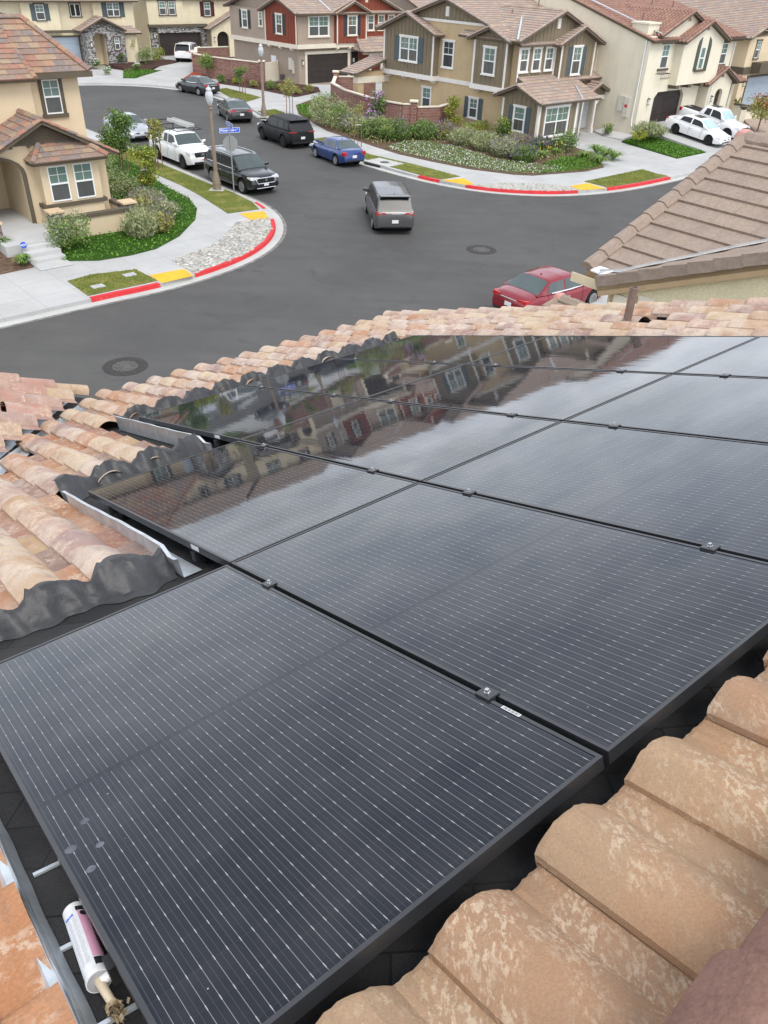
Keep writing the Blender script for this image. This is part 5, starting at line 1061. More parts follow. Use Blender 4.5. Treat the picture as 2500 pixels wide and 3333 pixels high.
for s0, s1 in [(-1.9 + i * .4, -1.5 + i * .4) for i in range(8)]:
    a, b = RP(s0, VAL(s0), DECK + .012), RP(s1, VAL(s1), DECK + .012); h = Vector((0, 0, .045)); r0, r1 = RP(s0 + .02, VAL(s0) + .25, DECK + .012), RP(s1 + .02, VAL(s1) + .25, DECK + .012)
    l0, l1 = a - RH * .02 - wing_d * .2, b - RH * .02 - wing_d * .2; e = (RP(.012, .03, 0) - RP(0, 0, 0))
    mb.face([r0, r1, b + e, a + e]); mb.face([a + e, b + e, b + h, a + h]); mb.face([a + h, b + h, b - e, a - e]); mb.face([a - e, b - e, l1, l0])
mb.build('valley_metal', M['flash'], HOME, world=True, fix=False)
# side-wall style flashings and draped rubber membrane
def flashing(s, t0, t1, h=.085, base=.09, sg=1):
    mb = MB(); n = 24
    for i in range(n):
        ta, tb = t0 + (t1 - t0) * i / n, t0 + (t1 - t0) * (i + 1) / n; w = lambda t: .003 * math.sin(t * 5) + .0008 * math.sin(t * 23); hz = lambda t: h * (1 - .3 * (1 if t > t1 - .1 else 0)) + .0015 * math.sin(t * 17)
        q = lambda t, x, z: RP(s + x + w(t) * (z > .02), t, DECK + .008 + z)
        mb.face([q(ta, base * sg, 0), q(tb, base * sg, 0), q(tb, 0, 0), q(ta, 0, 0)]); mb.face([q(ta, 0, 0), q(tb, 0, 0), q(tb, 0, hz(tb)), q(ta, 0, hz(ta))]); mb.face([q(ta, 0, hz(ta)), q(tb, 0, hz(tb)), q(tb, -.02 * sg, hz(tb) + .004), q(ta, -.02 * sg, hz(ta) + .004)])
    return mb.build('flashing', M['flash'], HOME, world=True, fix=False)
flashing(-.085, -2.02, -.33, .13); flashing(.955, -4.05, -2.15, .13)
mb = MB(); n = 40                                 # flashing along the left tiles, bottom left corner
for i in range(n):
    ta, tb = .62 + 1.6 * i / n, .62 + 1.6 * (i + 1) / n; w = lambda t: .0012 * math.sin(t * 9) + .0006 * math.sin(t * 31)
    Pq = [(-1.165, .000), (-1.148, .016), (-1.130, .013), (-1.125, .024), (-1.119, .006), (-1.102, -.024)]
    for (x0, z0), (x1, z1) in zip(Pq, Pq[1:]): mb.face([RP(x0 + w(ta), ta, DECK + .03 + z0), RP(x0 + w(tb), tb, DECK + .03 + z0), RP(x1 + w(tb) * 1.5, tb, DECK + .03 + z1), RP(x1 + w(ta) * 1.5, ta, DECK + .03 + z1)])
mb.build('flashing', M['flash'], HOME, world=True, fix=False)
def tile_h(s):
    x = (s - FO) % PIT; return .060 * math.sin(math.pi * (.09 + .91 * x / .2)) ** .92 if x < .2 else -.003
def membrane(s0, s1, t_tile, t_deck, seed, amp=.014):
    mb = MB(); r = random.Random(seed); n = int((s1 - s0) / .018); nr = 9; ph = [r.uniform(0, 6.28) for _ in range(8)]; G2 = []; sc = {}
    for i in range(n + 1):
        s = s0 + (s1 - s0) * i / n; row = []; col = math.floor((s - FO) / PIT); sc.setdefault(col, r.uniform(.75, 1.15)); sc.setdefault(col + 1, r.uniform(.75, 1.15))
        fx = ((s - FO) / PIT) % 1; k_ = sc[col] * (1 - fx) + sc[col + 1] * fx; th_ = max(tile_h(s), tile_h(s + .03) * .7, tile_h(s - .03) * .8); top = th_ + .068
        edge = .05 * math.sin(s * 6 + ph[0]) + .03 * math.sin(s * 15 + ph[1]) + .014 * math.sin(s * 47 + ph[2]); hem = .018 * math.sin(s * 19 + ph[5]) + .01 * math.sin(s * 43 + ph[6])
        pk = max(0, 1 - abs(((s - FO) % PIT) - .012) / .022) * .03 * k_
        for k in range(nr + 1):
            f = k / nr; t = t_tile - .085 + hem * (1 - f) + (t_deck + edge - t_tile + .085) * f; g = min(1, max(0, f - .25) / (.62 * k_)); g = g * g * (3 - 2 * g); n_ = (NB + top + pk * (1 - f)) * (1 - g) + (DECK + .014) * g
            wr = amp * math.sin(s * 31 + f * 6 + ph[3]) * math.sin(f * 3.1) + amp * .6 * math.sin(s * 67 - f * 13 + ph[4]) * math.sin(f * 3.1) + amp * .5 * math.sin(f * 17 + s * 9 + ph[7]) * math.sin(f * 3.1); n_ += abs(wr) if f > .2 else 0
            if k == nr: n_ = DECK + .005
            row.append(RP(s, t, n_))
        G2.append(row)
    for i in range(n):
        for k in range(nr): mb.face([G2[i][k], G2[i + 1][k], G2[i + 1][k + 1], G2[i][k + 1]])
    return mb
for k, (a, b, tt, td) in enumerate(((-1.62, -.10, -.45, -.395), (-.06, .93, -2.30, -2.23), (.98, 4.24, -4.12, -4.06))): membrane(a, b, tt, td, 40 + k).build('rubber_membrane', M['rubber'], HOME, world=True, smooth=True, fix=False)
mb = MB()
for i in (0, 1): pass
for s0, s1, t0 in ((-1.05, 4.18, .34), (-1.05, 4.18, 1.5), (.0, 4.18, -1.545), (.0, 4.18, -.385), (1.04, 4.18, -3.43), (1.04, 4.18, -2.27)): mb.box(s0, s1, t0 - .02, t0 + .02, -.085, -.042, 0, lambda s, t, n: RP(s, t, n))
mb.build('mounting_rails', M['rail'], HOME, world=True)
mb = MB()
for s_, t_ in ((.05, -.42), (1.07, -2.3), (.05, -1.5), (1.07, -3.4)): mb.box(s_, s_ + .05, t_ - .03, t_ + .03, DECK, -.06, 0, lambda s, t, n: RP(s, t, n))
mb.build('rail_feet', M['rail'], HOME, world=True)
for (s0, t0) in ((-1.10, 1.30), (-1.085, 1.02), (-1.105, 1.54)):
    mb = MB(); mb.box(s0 - .005, s0 + .075, t0, t0 + .012, DECK + .002, DECK + .008, 0, lambda s, t, n: RP(s, t + (s - s0) * .15, n)); mb.build('flashing_tab', M['flash'], HOME, world=True)
VP = RP(4.9, -1.64, -.10)
t = thing('vent_pipe', 'brown plumbing vent pipe standing in the far row of clay tiles', 'pipe', tuple(VP))
mb = MB(); mb.lathe([(.13, -.02), (.085, .03), (.045, .075), (.036, .09), (.036, .385), (.028, .387), (.028, .31)], 20); mb.build('pipe', M['pipe'], t, smooth=False); mb = MB(); mb.lathe([(.0275, .34), (.001, .341)], 16); mb.build('bore', M['ink'], t)
# sealant cartridge lying in the gap
TB = ROOFM @ Matrix.Translation((-1.062, 1.30, DECK + .030)) @ Matrix.Rotation(rad(2.5), 4, 'Z') @ Matrix.Rotation(rad(-90), 4, 'X') @ Matrix.Rotation(rad(200), 4, 'Z')
# ================================================================ vehicles
M['tyre'] = surf('tyre_rubber', (.016, .016, .017), .2, 12, .8, .2)
M['rim'] = surf('alloy_rim', (.55, .56, .57), .1, 10, .3, .5, .8); M['rim_black'] = surf('black_rim', (.025, .025, .027), .2, 10, .35, .5)
M['well'] = surf('wheel_well', (.008, .008, .008), .2, 10, .9, .1)
M['carglass'] = glass('car_glass', (.075, .098, .098), .05); M['carglass_dark'] = glass('tinted_car_glass', (.012, .013, .014), .28); M['carglass_shade'] = glass('sunshade_glass', (.38, .52, .54), .08)
M['head'] = surf('headlight_lens', (.62, .64, .66), .25, 14, .12, .6); M['tail'] = surf('tail_light_red', (.42, .012, .015), .25, 9, .15, .6); M['blacktrim'] = surf('black_plastic', (.014, .014, .015), .15, 10, .5, .4)
M['chrome'] = surf('chrome', (.72, .73, .74), .05, 9, .16, .5, .95); M['plate'] = surf('licence_plate', (.72, .72, .74), .06, 30, .5); M['seam'] = surf('door_gap', (.010, .010, .010), .1, 9, .8)
def sm(pts, x, r=.14):
    """a polyline height, rounded by averaging over +-r"""
    def f(x):
        if x <= pts[0][0]: return pts[0][1]
        for (a, p), (b, q) in zip(pts, pts[1:]):
            if x <= b: return p + (q - p) * (x - a) / (b - a)
        return pts[-1][1]
    return (f(x - r) + 2 * f(x - r / 2) + 3 * f(x) + 2 * f(x + r / 2) + f(x + r)) / 9
KIND = {  # L, W, H, wheelbase, wheel radius, deck line [(x, z)], cabin A,B,C,D (x), tumblehome
 'sedan': dict(L=4.75, W=1.82, H=1.45, wb=2.78, r=.325, fx=.93, deck=[(-2.38, .80), (-2.30, .98), (-1.75, 1.04), (-1.2, 1.0), (0, .94), (.9, .96), (1.2, .95), (2.05, .76), (2.3, .64), (2.38, .52)], cab=(1.2, .35, -1.0, -1.78)),
 'suv': dict(L=4.95, W=1.98, H=1.78, wb=2.98, r=.385, fx=.93, deck=[(-2.48, .95), (-2.42, 1.14), (-1.7, 1.15), (0, 1.10), (.95, 1.12), (1.3, 1.12), (2.1, 1.02), (2.36, .92), (2.48, .66)], cab=(1.32, .55, -1.95, -2.47)),
 'van': dict(L=5.08, W=1.98, H=1.76, wb=3.03, r=.345, fx=1.0, deck=[(-2.54, .92), (-2.48, 1.10), (-1.7, 1.10), (0, 1.04), (1.1, 1.04), (1.6, 1.02), (2.2, .86), (2.45, .72), (2.54, .56)], cab=(1.75, .85, -2.05, -2.53)),
 'truck': dict(L=5.40, W=1.89, H=1.80, wb=3.24, r=.39, fx=.93, deck=[(-2.70, 1.08), (-2.66, 1.24), (-.95, 1.23), (-.7, 1.18), (.8, 1.15), (1.35, 1.18), (2.35, 1.10), (2.58, 1.0), (2.70, .72)], cab=(1.30, .62, -.72, -.98)),
}
def wheel(root, x, y, r, side, rim):
    mb = MB(); w = .225
    mb.lathe([(r * .64, -w / 2), (r * .92, -w / 2), (r, -w / 2 + .04), (r, w / 2 - .04), (r * .92, w / 2), (r * .64, w / 2)], 28, 0, 'Y', (x, y, r)); o = mb.build('wheel', M['tyre'], root, smooth=False)
    mb = MB(); yo = y + side * (w / 2 + .002)
    mb.lathe([(r * .66, 0), (r * .66, .02), (r * .59, .02), (r * .59, 0)] if side > 0 else [(r * .66, -.02), (r * .66, 0), (r * .59, 0), (r * .59, -.02)], 28, 0, 'Y', (x, yo, r))
    mb.lathe([(r * .16, -.02), (r * .16, .025), (.01, .025)], 12, 0, 'Y', (x, yo, r))
    for k in range(5):
        a = k * 2 * math.pi / 5 + .3
        for da in (-.16, .16):
            c, s_ = math.cos(a + da), math.sin(a + da); c2, s2 = math.cos(a + da * .4), math.sin(a + da * .4)
            px, pz = -math.sin(a) * .028 * r / .33, math.cos(a) * .028 * r / .33
            mb.prism([(x + c2 * r * .12 - px, yo - .012, r + s2 * r * .12 - pz), (x + c2 * r * .12 + px, yo - .012, r + s2 * r * .12 + pz), (x + c * r * .62 + px, yo - .012, r + s_ * r * .62 + pz), (x + c * r * .62 - px, yo - .012, r + s_ * r * .62 - pz)], (0, .026, 0))
    mb.build('rim', rim, o)
def car(label, cat, kind, col, x, y, head, z=0, pitch=0, rim='rim', glassm='carglass', sideglass=None, shade=False, name='parked_car', L=None, H=None, W=None, wb=None, face='plain', tail='wide', chrome=False, rails=False, roofblack=False, group=None, paintkw=None):
    k = dict(KIND[kind]); sx = (L or k['L']) / k['L']; Lh = (L or k['L']) / 2; Wd = W or k['W']; Hh = H or k['H']; wbb = wb or k['wb'] * sx; r = k['r']; hz = Hh / k['H']
    m4 = Matrix.Translation((x, y, z)) @ Matrix.Rotation(rad(head), 4, 'Z') @ Matrix.Rotation(rad(pitch), 4, 'Y')
    root = thing(name, label, cat, mat4=m4, group=group); P = paint(name + '_paint', col, **(paintkw or {}))
    deck = [(a * sx, b * hz) for a, b in k['deck']]; xf = Lh - k['fx'] * sx; xr = xf - wbb; ra = r + .055
    def bot(q):
        zb = .21 if kind in ('sedan', 'van') else .30
        if q > Lh - .5: zb += .10 * ((q - Lh + .5) / .5) ** 2
        if q < -Lh + .6: zb += .14 * ((-Lh + .6 - q) / .6) ** 1.5
        for xc in (xf, xr):
            if abs(q - xc) < ra: zb = max(zb, r + math.sqrt(ra * ra - (q - xc) ** 2) * .98)
        return zb
    def hw(q):
        e = max(0, abs(q) - (Lh - .95)) / .95; return Wd / 2 * (1 - (.14 if q > 0 else .10) * e * e)
    xs = sorted(set([-Lh + i * 2 * Lh / 46 for i in range(47)] + [xc + ra * math.cos(math.pi * j / 14) for xc in (xf, xr) for j in range(15)] + [-Lh + .03, -Lh + .08, Lh - .03, Lh - .08, Lh - .15]))
    rows = []
    for q in xs:
        w, zb, zt = hw(q), bot(q), max(sm(deck, q, .10), bot(q) + .12); e = 1 - .5 * (max(0, abs(q) - (Lh - .1)) / .1) ** 2 * .12
        w *= e; mid = max(zb + .05, min(.56 * hz + .05, zt - .12)); zs = max(zt - .14, mid + .03)
        half = [(0, zb), (w - .16, zb), (w - .05, zb + .015), (w - .008, max(zb + .05, zb * .5 + mid * .5)), (w, mid), (w - .02, zs), (w - .07, zt - .045), (w - .19, zt - .006), (w * .5, zt + .018), (0, zt + .025)]
        rows.append([(q, yy, zz) for yy, zz in half] + [(q, -yy, zz) for yy, zz in half[-2:0:-1]])
    mb = MB(); n = len(rows[0]); V = [p for rw in rows for p in rw]
    F = [(i * n + j, i * n + (j + 1) % n, (i + 1) * n + (j + 1) % n, (i + 1) * n + j) for i in range(len(rows) - 1) for j in range(n)]
    F += [list(range(n)), [(len(rows) - 1) * n + j for j in range(n)]]; mb.mesh(V, F)
    body = mb.build('body', P, root, smooth=True); body.data.set_sharp_from_angle(angle=rad(38))
    # cabin
    A, B, C, D = [c * sx for c in k['cab']]; zr0 = Hh
    rl = [(D, sm(deck, D) - .01), (C, zr0 - .04), (C * .45 + B * .55, zr0), (B, zr0 - .03), (A, sm(deck, A) - .01)]
    zr = lambda q: sm(rl, q, .10); zbelt = lambda q: sm(deck, q) - .02; wbelt = lambda q: hw(q) - .075; hmax = zr0 - 1.0 * hz
    th = .20 if kind == 'sedan' else (.16 if kind != 'truck' else .19)
    def S(q, s_, off=0):
        h = max(0, zr(q) - zbelt(q)); wt = wbelt(q) - th * min(1, h / max(.3, hmax)) ; ring = [(wbelt(q), zbelt(q)), (wt + .035, zr(q) - .075 * min(1, h * 3)), (wt - .03, zr(q) - .02 * min(1, h * 4)), (wt * .5, zr(q) + .006), (0, zr(q) + .015)]
        a = abs(s_); t_ = a * 4; i = min(3, int(t_)); f = t_ - i; (y0, z0), (y1, z1) = ring[i], ring[i + 1]; yy, zz = y0 + (y1 - y0) * f, z0 + (z1 - z0) * f
        ny, nz = (z1 - z0), -(y1 - y0); l = math.hypot(ny, nz) or 1; return (q, (yy + ny / l * off), zz + nz / l * off)
    def mir(p, sg): return (p[0], p[1] * sg, p[2])
    cx = [D + (A - D) * i / 44 for i in range(45)]; mb = MB(); ss = [0, .12, .25, .38, .5, .75, 1.0]
    rows = [[mir(S(q, s_), 1) for s_ in ss] + [mir(S(q, s_), -1) for s_ in ss[-2::-1]] for q in cx]; n = len(rows[0]); V = [p for rw in rows for p in rw]
    mb.mesh(V, [(i * n + j, i * n + j + 1, (i + 1) * n + j + 1, (i + 1) * n + j) for i in range(len(rows) - 1) for j in range(n - 1)])
    cabin = mb.build('cabin', [P], root, smooth=True); cabin.data.set_sharp_from_angle(angle=rad(42))
    if roofblack: cabin.data.materials[0] = M['blacktrim']
    def patch(nm, q0, q1, s0, s1, mat_, sg, off=.008, nq=8, ns=3, par=None, ins0=0, ins1=0):
        mb = MB(); G = []
        for i in range(nq + 1):
            G.append([mir(S(q0 + (q1 - q0) * i / nq + (ins0 * (1 - i / nq) - ins1 * i / nq) * (j / ns), s0 + (s1 - s0) * j / ns, off), sg) for j in range(ns + 1)])
        for i in range(nq):
            for j in range(ns): mb.face([G[i][j], G[i + 1][j], G[i + 1][j + 1], G[i][j + 1]])
        return mb.build(nm, mat_, par or root, smooth=True)
    sg_ = M[sideglass or glassm]; g_ = M[glassm]
    def across(nm, q0, q1, mat_):
        mb = MB(); G = []; N = 8
        for i in range(N + 1):
            q = q0 + (q1 - q0) * i / N; row = [mir(S(q, s_, .008), 1) for s_ in (.5, .7, .85, 1.0)] + [mir(S(q, s_, .008), -1) for s_ in (.85, .7, .5)]; G.append(row)
        for i in range(N):
            for j in range(len(G[0]) - 1): mb.face([G[i][j], G[i + 1][j], G[i + 1][j + 1], G[i][j + 1]])
        return mb.build(nm, mat_, root, smooth=True)
    across('windshield', B + .06, A - .07, M['carglass_shade'] if shade else g_); across('rear_window', D + .05, C - .05, g_ if kind in ('sedan',) else sg_)
    bp = (B + C) / 2 + (.05 if kind != 'truck' else .02)
    zlo, zhi = .035, .235
    for sg in (1, -1):
        patch('side_window', bp + .05, A - .42 * (A - B) - .05, zlo, zhi, sg_, sg, ins1=.20)
        patch('side_window', (C if kind == 'sedan' else C + .42) - (.22 if kind == 'sedan' else 0) + (.12 if kind == 'truck' else 0) - (.42 if kind == 'truck' else 0), bp - .05, zlo, zhi, sg_, sg, ins0=.12)
        if kind in ('suv', 'van'): patch('quarter_window', C - .12, C + .34, zlo, zhi, sg_, sg, ins0=.10)
    for sg in (1, -1):
        wheel(root, xf, sg * (Wd / 2 - .125), r, sg, M[rim]); wheel(root, xr, sg * (Wd / 2 - .125), r, sg, M[rim])
        mb = MB(); q = A - .30 * (A - B); zz = zbelt(q) + .10; yy = wbelt(q); mb.prism([(q - .05, sg * yy, zz - .02), (q + .07, sg * yy, zz - .02), (q + .04, sg * (yy + .24), zz + .02), (q - .07, sg * (yy + .24), zz + .02), ], (0, 0, .13)); mb.build('mirror', M['blacktrim'] if roofblack else P, root, bevel=.03)
        for hx in (bp - .12, (bp + A) / 2 - .30 + .05 * 0): pass
        mb = MB()
        for hx in (bp + .16, bp - .78 * sx): mb.box(hx - .09, hx + .09, sg * (hw(hx) - .022), sg * (hw(hx) + .018), zbelt(hx) - .20, zbelt(hx) - .165)
        mb.build('door_handles', M['chrome'] if chrome else P, root)
        mb = MB()
        for hx in (bp, bp + 1.02 * sx, bp - .92 * sx):
            if hx < xr - .1: continue
            w_ = hw(hx); zt_ = zbelt(hx); zb_ = max(.32, bot(hx) + .05); mid = .56 * hz + .05
            pts = [(w_ - .0, zb_ + .02), (w_ + .002, mid), (w_ - .017, zt_ - .12), (w_ - .064, zt_ - .012)]
            for (ya, za), (yb, zb2) in zip(pts, pts[1:]): mb.face([(hx - .007, sg * (ya + .003), za), (hx + .007, sg * (ya + .003), za), (hx + .007, sg * (yb + .003), zb2), (hx - .007, sg * (yb + .003), zb2)])
        mb.build('door_gaps', M['seam'], root, fix=False)
        if chrome:
            patch('window_trim', C if kind == 'sedan' else C - .1, A - .55 * (A - B), .008, .03, M['chrome'], sg, off=.012, nq=12, ns=1)
        if rails:
            mb = MB(); pts = [S(C + .2 + (B - C - .3) * i / 8, .40, .035 if 0 < i < 8 else -.01) for i in range(9)]; mb.tube([mir(p, sg) for p in pts], .018, 6); mb.build('roof_rail', M['chrome'] if chrome else M['blacktrim'], root)
    mb = MB(); mb.box(-Lh + .35, Lh - .35, -Wd / 2 + .24, Wd / 2 - .24, .2, .62 * hz); mb.build('underbody', M['well'], root)
    for sg in (1, -1):
        mb = MB()
        for xc in (xf, xr): mb.lathe([(ra + .004, -.004), (ra + .004, .004), (.02, .004)], 24, 0, 'Y', (xc, sg * (Wd / 2 - .26), r))
        mb.build('wheel_wells', M['well'], root)
    # lights, plates, grille, bumpers: laid on the body by sampling its outline
    zf = deck[-3][1]; fy = hw(Lh - .12)
    def onbody(q, yy, zz, sgx): return (q, yy, zz)
    def blob(nm, x0, x1, y0, y1, z0, z1, mat_, par=None, bev=.03):
        mb = MB(); mb.box(min(x0, x1), max(x0, x1), min(y0, y1), max(y0, y1), z0, z1); return mb.build(nm, mat_, par or root, bevel=bev)
    zh = sm(deck, Lh - .28) - .10
    for sg in (1, -1):
        mb = MB(); y1 = hw(Lh - .3); mb.mesh([(Lh - .02, sg * (y1 - .55), zh - .07), (Lh - .10, sg * (y1 - .02), zh - .05), (Lh - .42, sg * (y1 + .012), zh + .0), (Lh - .04, sg * (y1 - .55), zh + .06), (Lh - .14, sg * (y1 - .05), zh + .085), (Lh - .42, sg * (y1 + .006), zh + .07), (Lh - .3, sg * (y1 - .5), zh)], [(0, 1, 4, 3), (1, 2, 5, 4), (3, 4, 5, 6), (0, 1, 2, 6)]); mb.build('headlight', M['head'], root)
    gz = zh - .02
    if face == 'big':
        blob('grille', Lh - .12, Lh + .012, -.52, .52, gz - .26, gz + .03, M['blacktrim']); mb = MB()
        mb.tube([(Lh + .012, -.74, gz + .10), (Lh + .02, -.55, gz + .05), (Lh + .02, .55, gz + .05), (Lh + .012, .74, gz + .10)], .022, 6); mb.tube([(Lh + .0, -.66, gz + .0), (Lh + .02, -.52, gz - .22), (Lh + .025, .52, gz - .22), (Lh + .0, .66, gz + .0)], .022, 6); mb.tube([(Lh + .0, -.6, .40), (Lh + .02, .6, .40)], .02, 6); mb.build('grille_chrome', M['chrome'], root)
        mb = MB(); mb.lathe([(.07, -.008), (.07, .008), (.01, .008)], 16, 0, 'Y'); e = MB(); e.v = [Vector((Lh + .03 + p.y, p.x, gz - .06 + p.z)) for p in mb.v]; e.f, e.m, e.uv = mb.f, mb.m, mb.uv; e.build('badge', M['chrome'], root)
    elif face == 'truck':
        blob('grille', Lh - .14, Lh + .012, -.50, .50, gz - .20, gz + .06, M['blacktrim']); mb = MB()
        for q in (-.12, -.04): mb.box(Lh + .01, Lh + .02, -.46, .46, gz + q, gz + q + .02)
        mb.lathe([(.09, 0), (.09, .0)], 4) if False else None
        mb.build('grille_bars', M['chrome'] if chrome else surf('grey_bar', (.06, .06, .06), .1), root); blob('lower_bumper', Lh - .22, Lh + .005, -.62, .62, .34, .52, M['blacktrim']); blob('badge', Lh + .012, Lh + .022, -.1, .1, gz - .1, gz - .0, M['chrome'], bev=.01)
    else:
        blob('grille', Lh - .14, Lh + .008, -.42, .42, gz - .10, gz - .02, M['blacktrim']); blob('lower_grille', Lh - .16, Lh + .006, -.55, .55, .30, .42, M['blacktrim'])
    blob('front_plate', Lh + .008, Lh + .03, -.15, .15, .50, .65, M['plate'], bev=.005)
    zt = sm(deck, -Lh + .12)
    yt = hw(-Lh + .15)
    if tail == 'wide':
        for sg in (1, -1):
            mb = MB(); mb.mesh([(-Lh - .004, sg * (yt - .46), zt - .12), (-Lh + .02, sg * (yt - .03), zt - .15), (-Lh + .26, sg * (yt + .02), zt - .05), (-Lh + .0, sg * (yt - .46), zt - .03), (-Lh + .04, sg * (yt - .05), zt - .01), (-Lh + .2, sg * (yt - .005), zt + .0), (-Lh + .2, sg * (yt - .3), zt - .06)], [(0, 1, 4, 3), (1, 2, 5, 4), (3, 4, 5, 6), (0, 1, 2, 6)]); mb.build('tail_light', M['tail'], root)
    elif tail == 'block':
        for sg in (1, -1): blob('tail_light', -Lh - .006, -Lh + .22, sg * (yt - .24), sg * (yt + .004), zt - .24, zt - .02, M['tail'], bev=.02)
    elif tail == 'slim':
        for sg in (1, -1): blob('tail_light', -Lh - .006, -Lh + .2, sg * (yt - .5), sg * (yt + .006), zt - .10, zt - .04, M['tail'], bev=.02)
        blob('rear_strip', -Lh - .004, -Lh + .1, -yt + .5, yt - .5, zt - .12, zt - .02, M['blacktrim'], bev=.02)
    zp = zt - (.30 if kind == 'sedan' else .42)
    blob('rear_plate', -Lh - .022, -Lh + .0, -.155, .155, zp - .075, zp + .075, M['plate'], bev=.005)
    blob('rear_bumper_trim', -Lh - .008, -Lh + .18, -yt + .16, yt - .16, .34, .44, M['blacktrim'], bev=.02)
    if kind in ('suv', 'van'):
        mb = MB(); mb.box(C - .26, C + .02, -wbelt(C) + th + .03, wbelt(C) - th - .03, zr0 - .055, zr0 - .02); mb.build('spoiler', P, root, bevel=.015)
    if chrome and kind == 'sedan': blob('trunk_chrome', -Lh - .014, -Lh + .05, -.40, .40, zt - .11, zt - .075, M['chrome'], bev=.01)
    mb = MB(); q = C + .22; mb.prism([(q, -.02, zr(q)), (q + .12, -.02, zr(q)), (q + .02, -.02, zr(q) + .06)], (0, .04, 0)); mb.build('antenna', P if not roofblack else M['blacktrim'], root)
    return root, (S, zr, zbelt, hw, Lh, deck)
GK = 'cars parked along the kerbs'
car('silver sedan parked half hidden behind the leafy street tree', 'car', 'sedan', (.40, .42, .46), -18.95, 59.45, -50.5, rim='rim', group=GK, paintkw=dict(metal=.35))
tk, ti = car('white pickup truck with black ladder rack and aluminium ladder, at the left kerb', 'pickup truck', 'truck', (.80, .80, .80), -13.45, 52.15, -49, face='truck', tail='block', glassm='carglass', sideglass='carglass_dark', rim='rim_black', name='pickup_truck', group=GK)
car('black three-row SUV with chrome grille parked facing the junction beside the lamp post', 'suv', 'suv', (.010, .011, .013), -8.85, 46.75, -47.5, face='big', chrome=True, rails=True, sideglass='carglass_dark', tail='slim', name='parked_suv', group=GK, L=5.05)
car('matte black SUV with tinted windows and black wheels parked behind the blue sedan', 'suv', 'suv', (.012, .012, .013), -8.0, 59.6, 126.5, rim='rim_black', glassm='carglass_dark', sideglass='carglass_dark', tail='slim', name='parked_suv', W=2.03, group=GK, paintkw=dict(rough=.5, coat=0.0, spec=.25))
car('older blue sedan parked by the storm drain on the right kerb', 'car', 'sedan', (.022, .055, .20), -4.0, 54.4, 124, L=4.45, W=1.72, H=1.43, wb=2.62, tail='block', group=GK, paintkw=dict(metal=.25))
car('dark grey sedan seen from behind, second car from the cul-de-sac on the right kerb', 'car', 'sedan', (.065, .063, .066), -13.1, 68.3, 114, L=4.9, W=1.86, H=1.45, group=GK, paintkw=dict(metal=.4))
car('charcoal sedan side-on at the cul-de-sac kerb below the brick wall', 'car', 'sedan', (.028, .030, .032), -18.75, 80.7, 141, L=4.6, W=1.76, H=1.46, wb=2.6, chrome=True, group=GK)
car('white SUV parked on the driveway before the dark garage at the street end', 'suv', 'suv', (.80, .80, .80), -24.3, 101.6, 88, z=.5, sideglass='carglass_dark', rails=True, name='parked_suv', paintkw=dict(coat=.5))
car('grey minivan driving into the junction with red tail lights', 'minivan', 'van', (.085, .084, .086), -.42, 40.75, 98.5, sideglass='carglass_dark', rails=True, name='minivan', paintkw=dict(metal=.15, coat=.35))
car('dark red sedan parked at the near kerb below the taupe roof gutter', 'car', 'sedan', (.24, .012, .022), 6.05, 29.55, 41, L=4.86, W=1.83, H=1.47, chrome=True, tail='wide', name='parked_car', paintkw=dict(metal=.3))
W3 = lambda a, b: (17.854 + .7314 * a - .682 * b, 66.19 + .682 * a + .7314 * b)
car('white sporty sedan with black wheels on the driveway of the cream house', 'car', 'sedan', (.82, .82, .82), *W3(2.6, -3.75), -47, z=.50, pitch=7.1, L=4.88, W=1.84, rim='rim_black', sideglass='carglass_dark', shade=True, name='parked_car')
car('white pickup truck with black bed beside the white sedan on the sloping driveway', 'pickup truck', 'truck', (.82, .82, .82), *W3(5.7, -3.2), -47, z=.56, pitch=7.1, rim='rim_black', face='truck', tail='block', sideglass='carglass_dark', shade=True, name='pickup_truck')
for o in [q for q in COL.objects if q.name.startswith('pickup_truck')]:
    mb = MB(); mb.box(-2.58, -1.02, -.70, .70, 1.235, 1.262); mb.build('bed_liner', M['blacktrim'], o)
for o in [q for q in COL.objects if q.get('label', '').startswith('white sporty') or q.get('label', '').startswith('white pickup truck with black bed')]:
    mb = MB(); zz = 1.466 if o.name.startswith('parked') else 1.818; mb.box(-.45, .15, -.38, .38, zz - .02, zz + .006); mb.build('sunroof', M['carglass_dark'], o)
# ladder rack on the left pickup, and the ladder lying on it
mb = MB()
for x_ in (-2.5, -.95):
    for y_ in (-.85, .85): mb.tube([(x_, y_, 1.2), (x_, y_ * .95, 2.05)], .028, 6)
    mb.tube([(x_, -.85, 2.05), (x_, .85, 2.05)], .026, 6)
for y_ in (-.82, .82): mb.tube([(-2.6, y_, 2.0), (1.35, y_, 2.0)], .024, 6)
for x_ in (.3, 1.3): mb.tube([(x_, -.82, 2.0), (x_, .82, 2.0)], .022, 6)
mb.tube([(.3, -.8, 2.0), (.3, -.8, 1.84)], .02, 6); mb.tube([(.3, .8, 2.0), (.3, .8, 1.84)], .02, 6); mb.build('ladder_rack', M['blacktrim'], tk)
lt = thing('ladder', 'aluminium extension ladder lying on the rack of the white pickup truck', 'ladder', mat4=MW[tk.name] @ Matrix.Translation((-.5, .35, 2.10)))
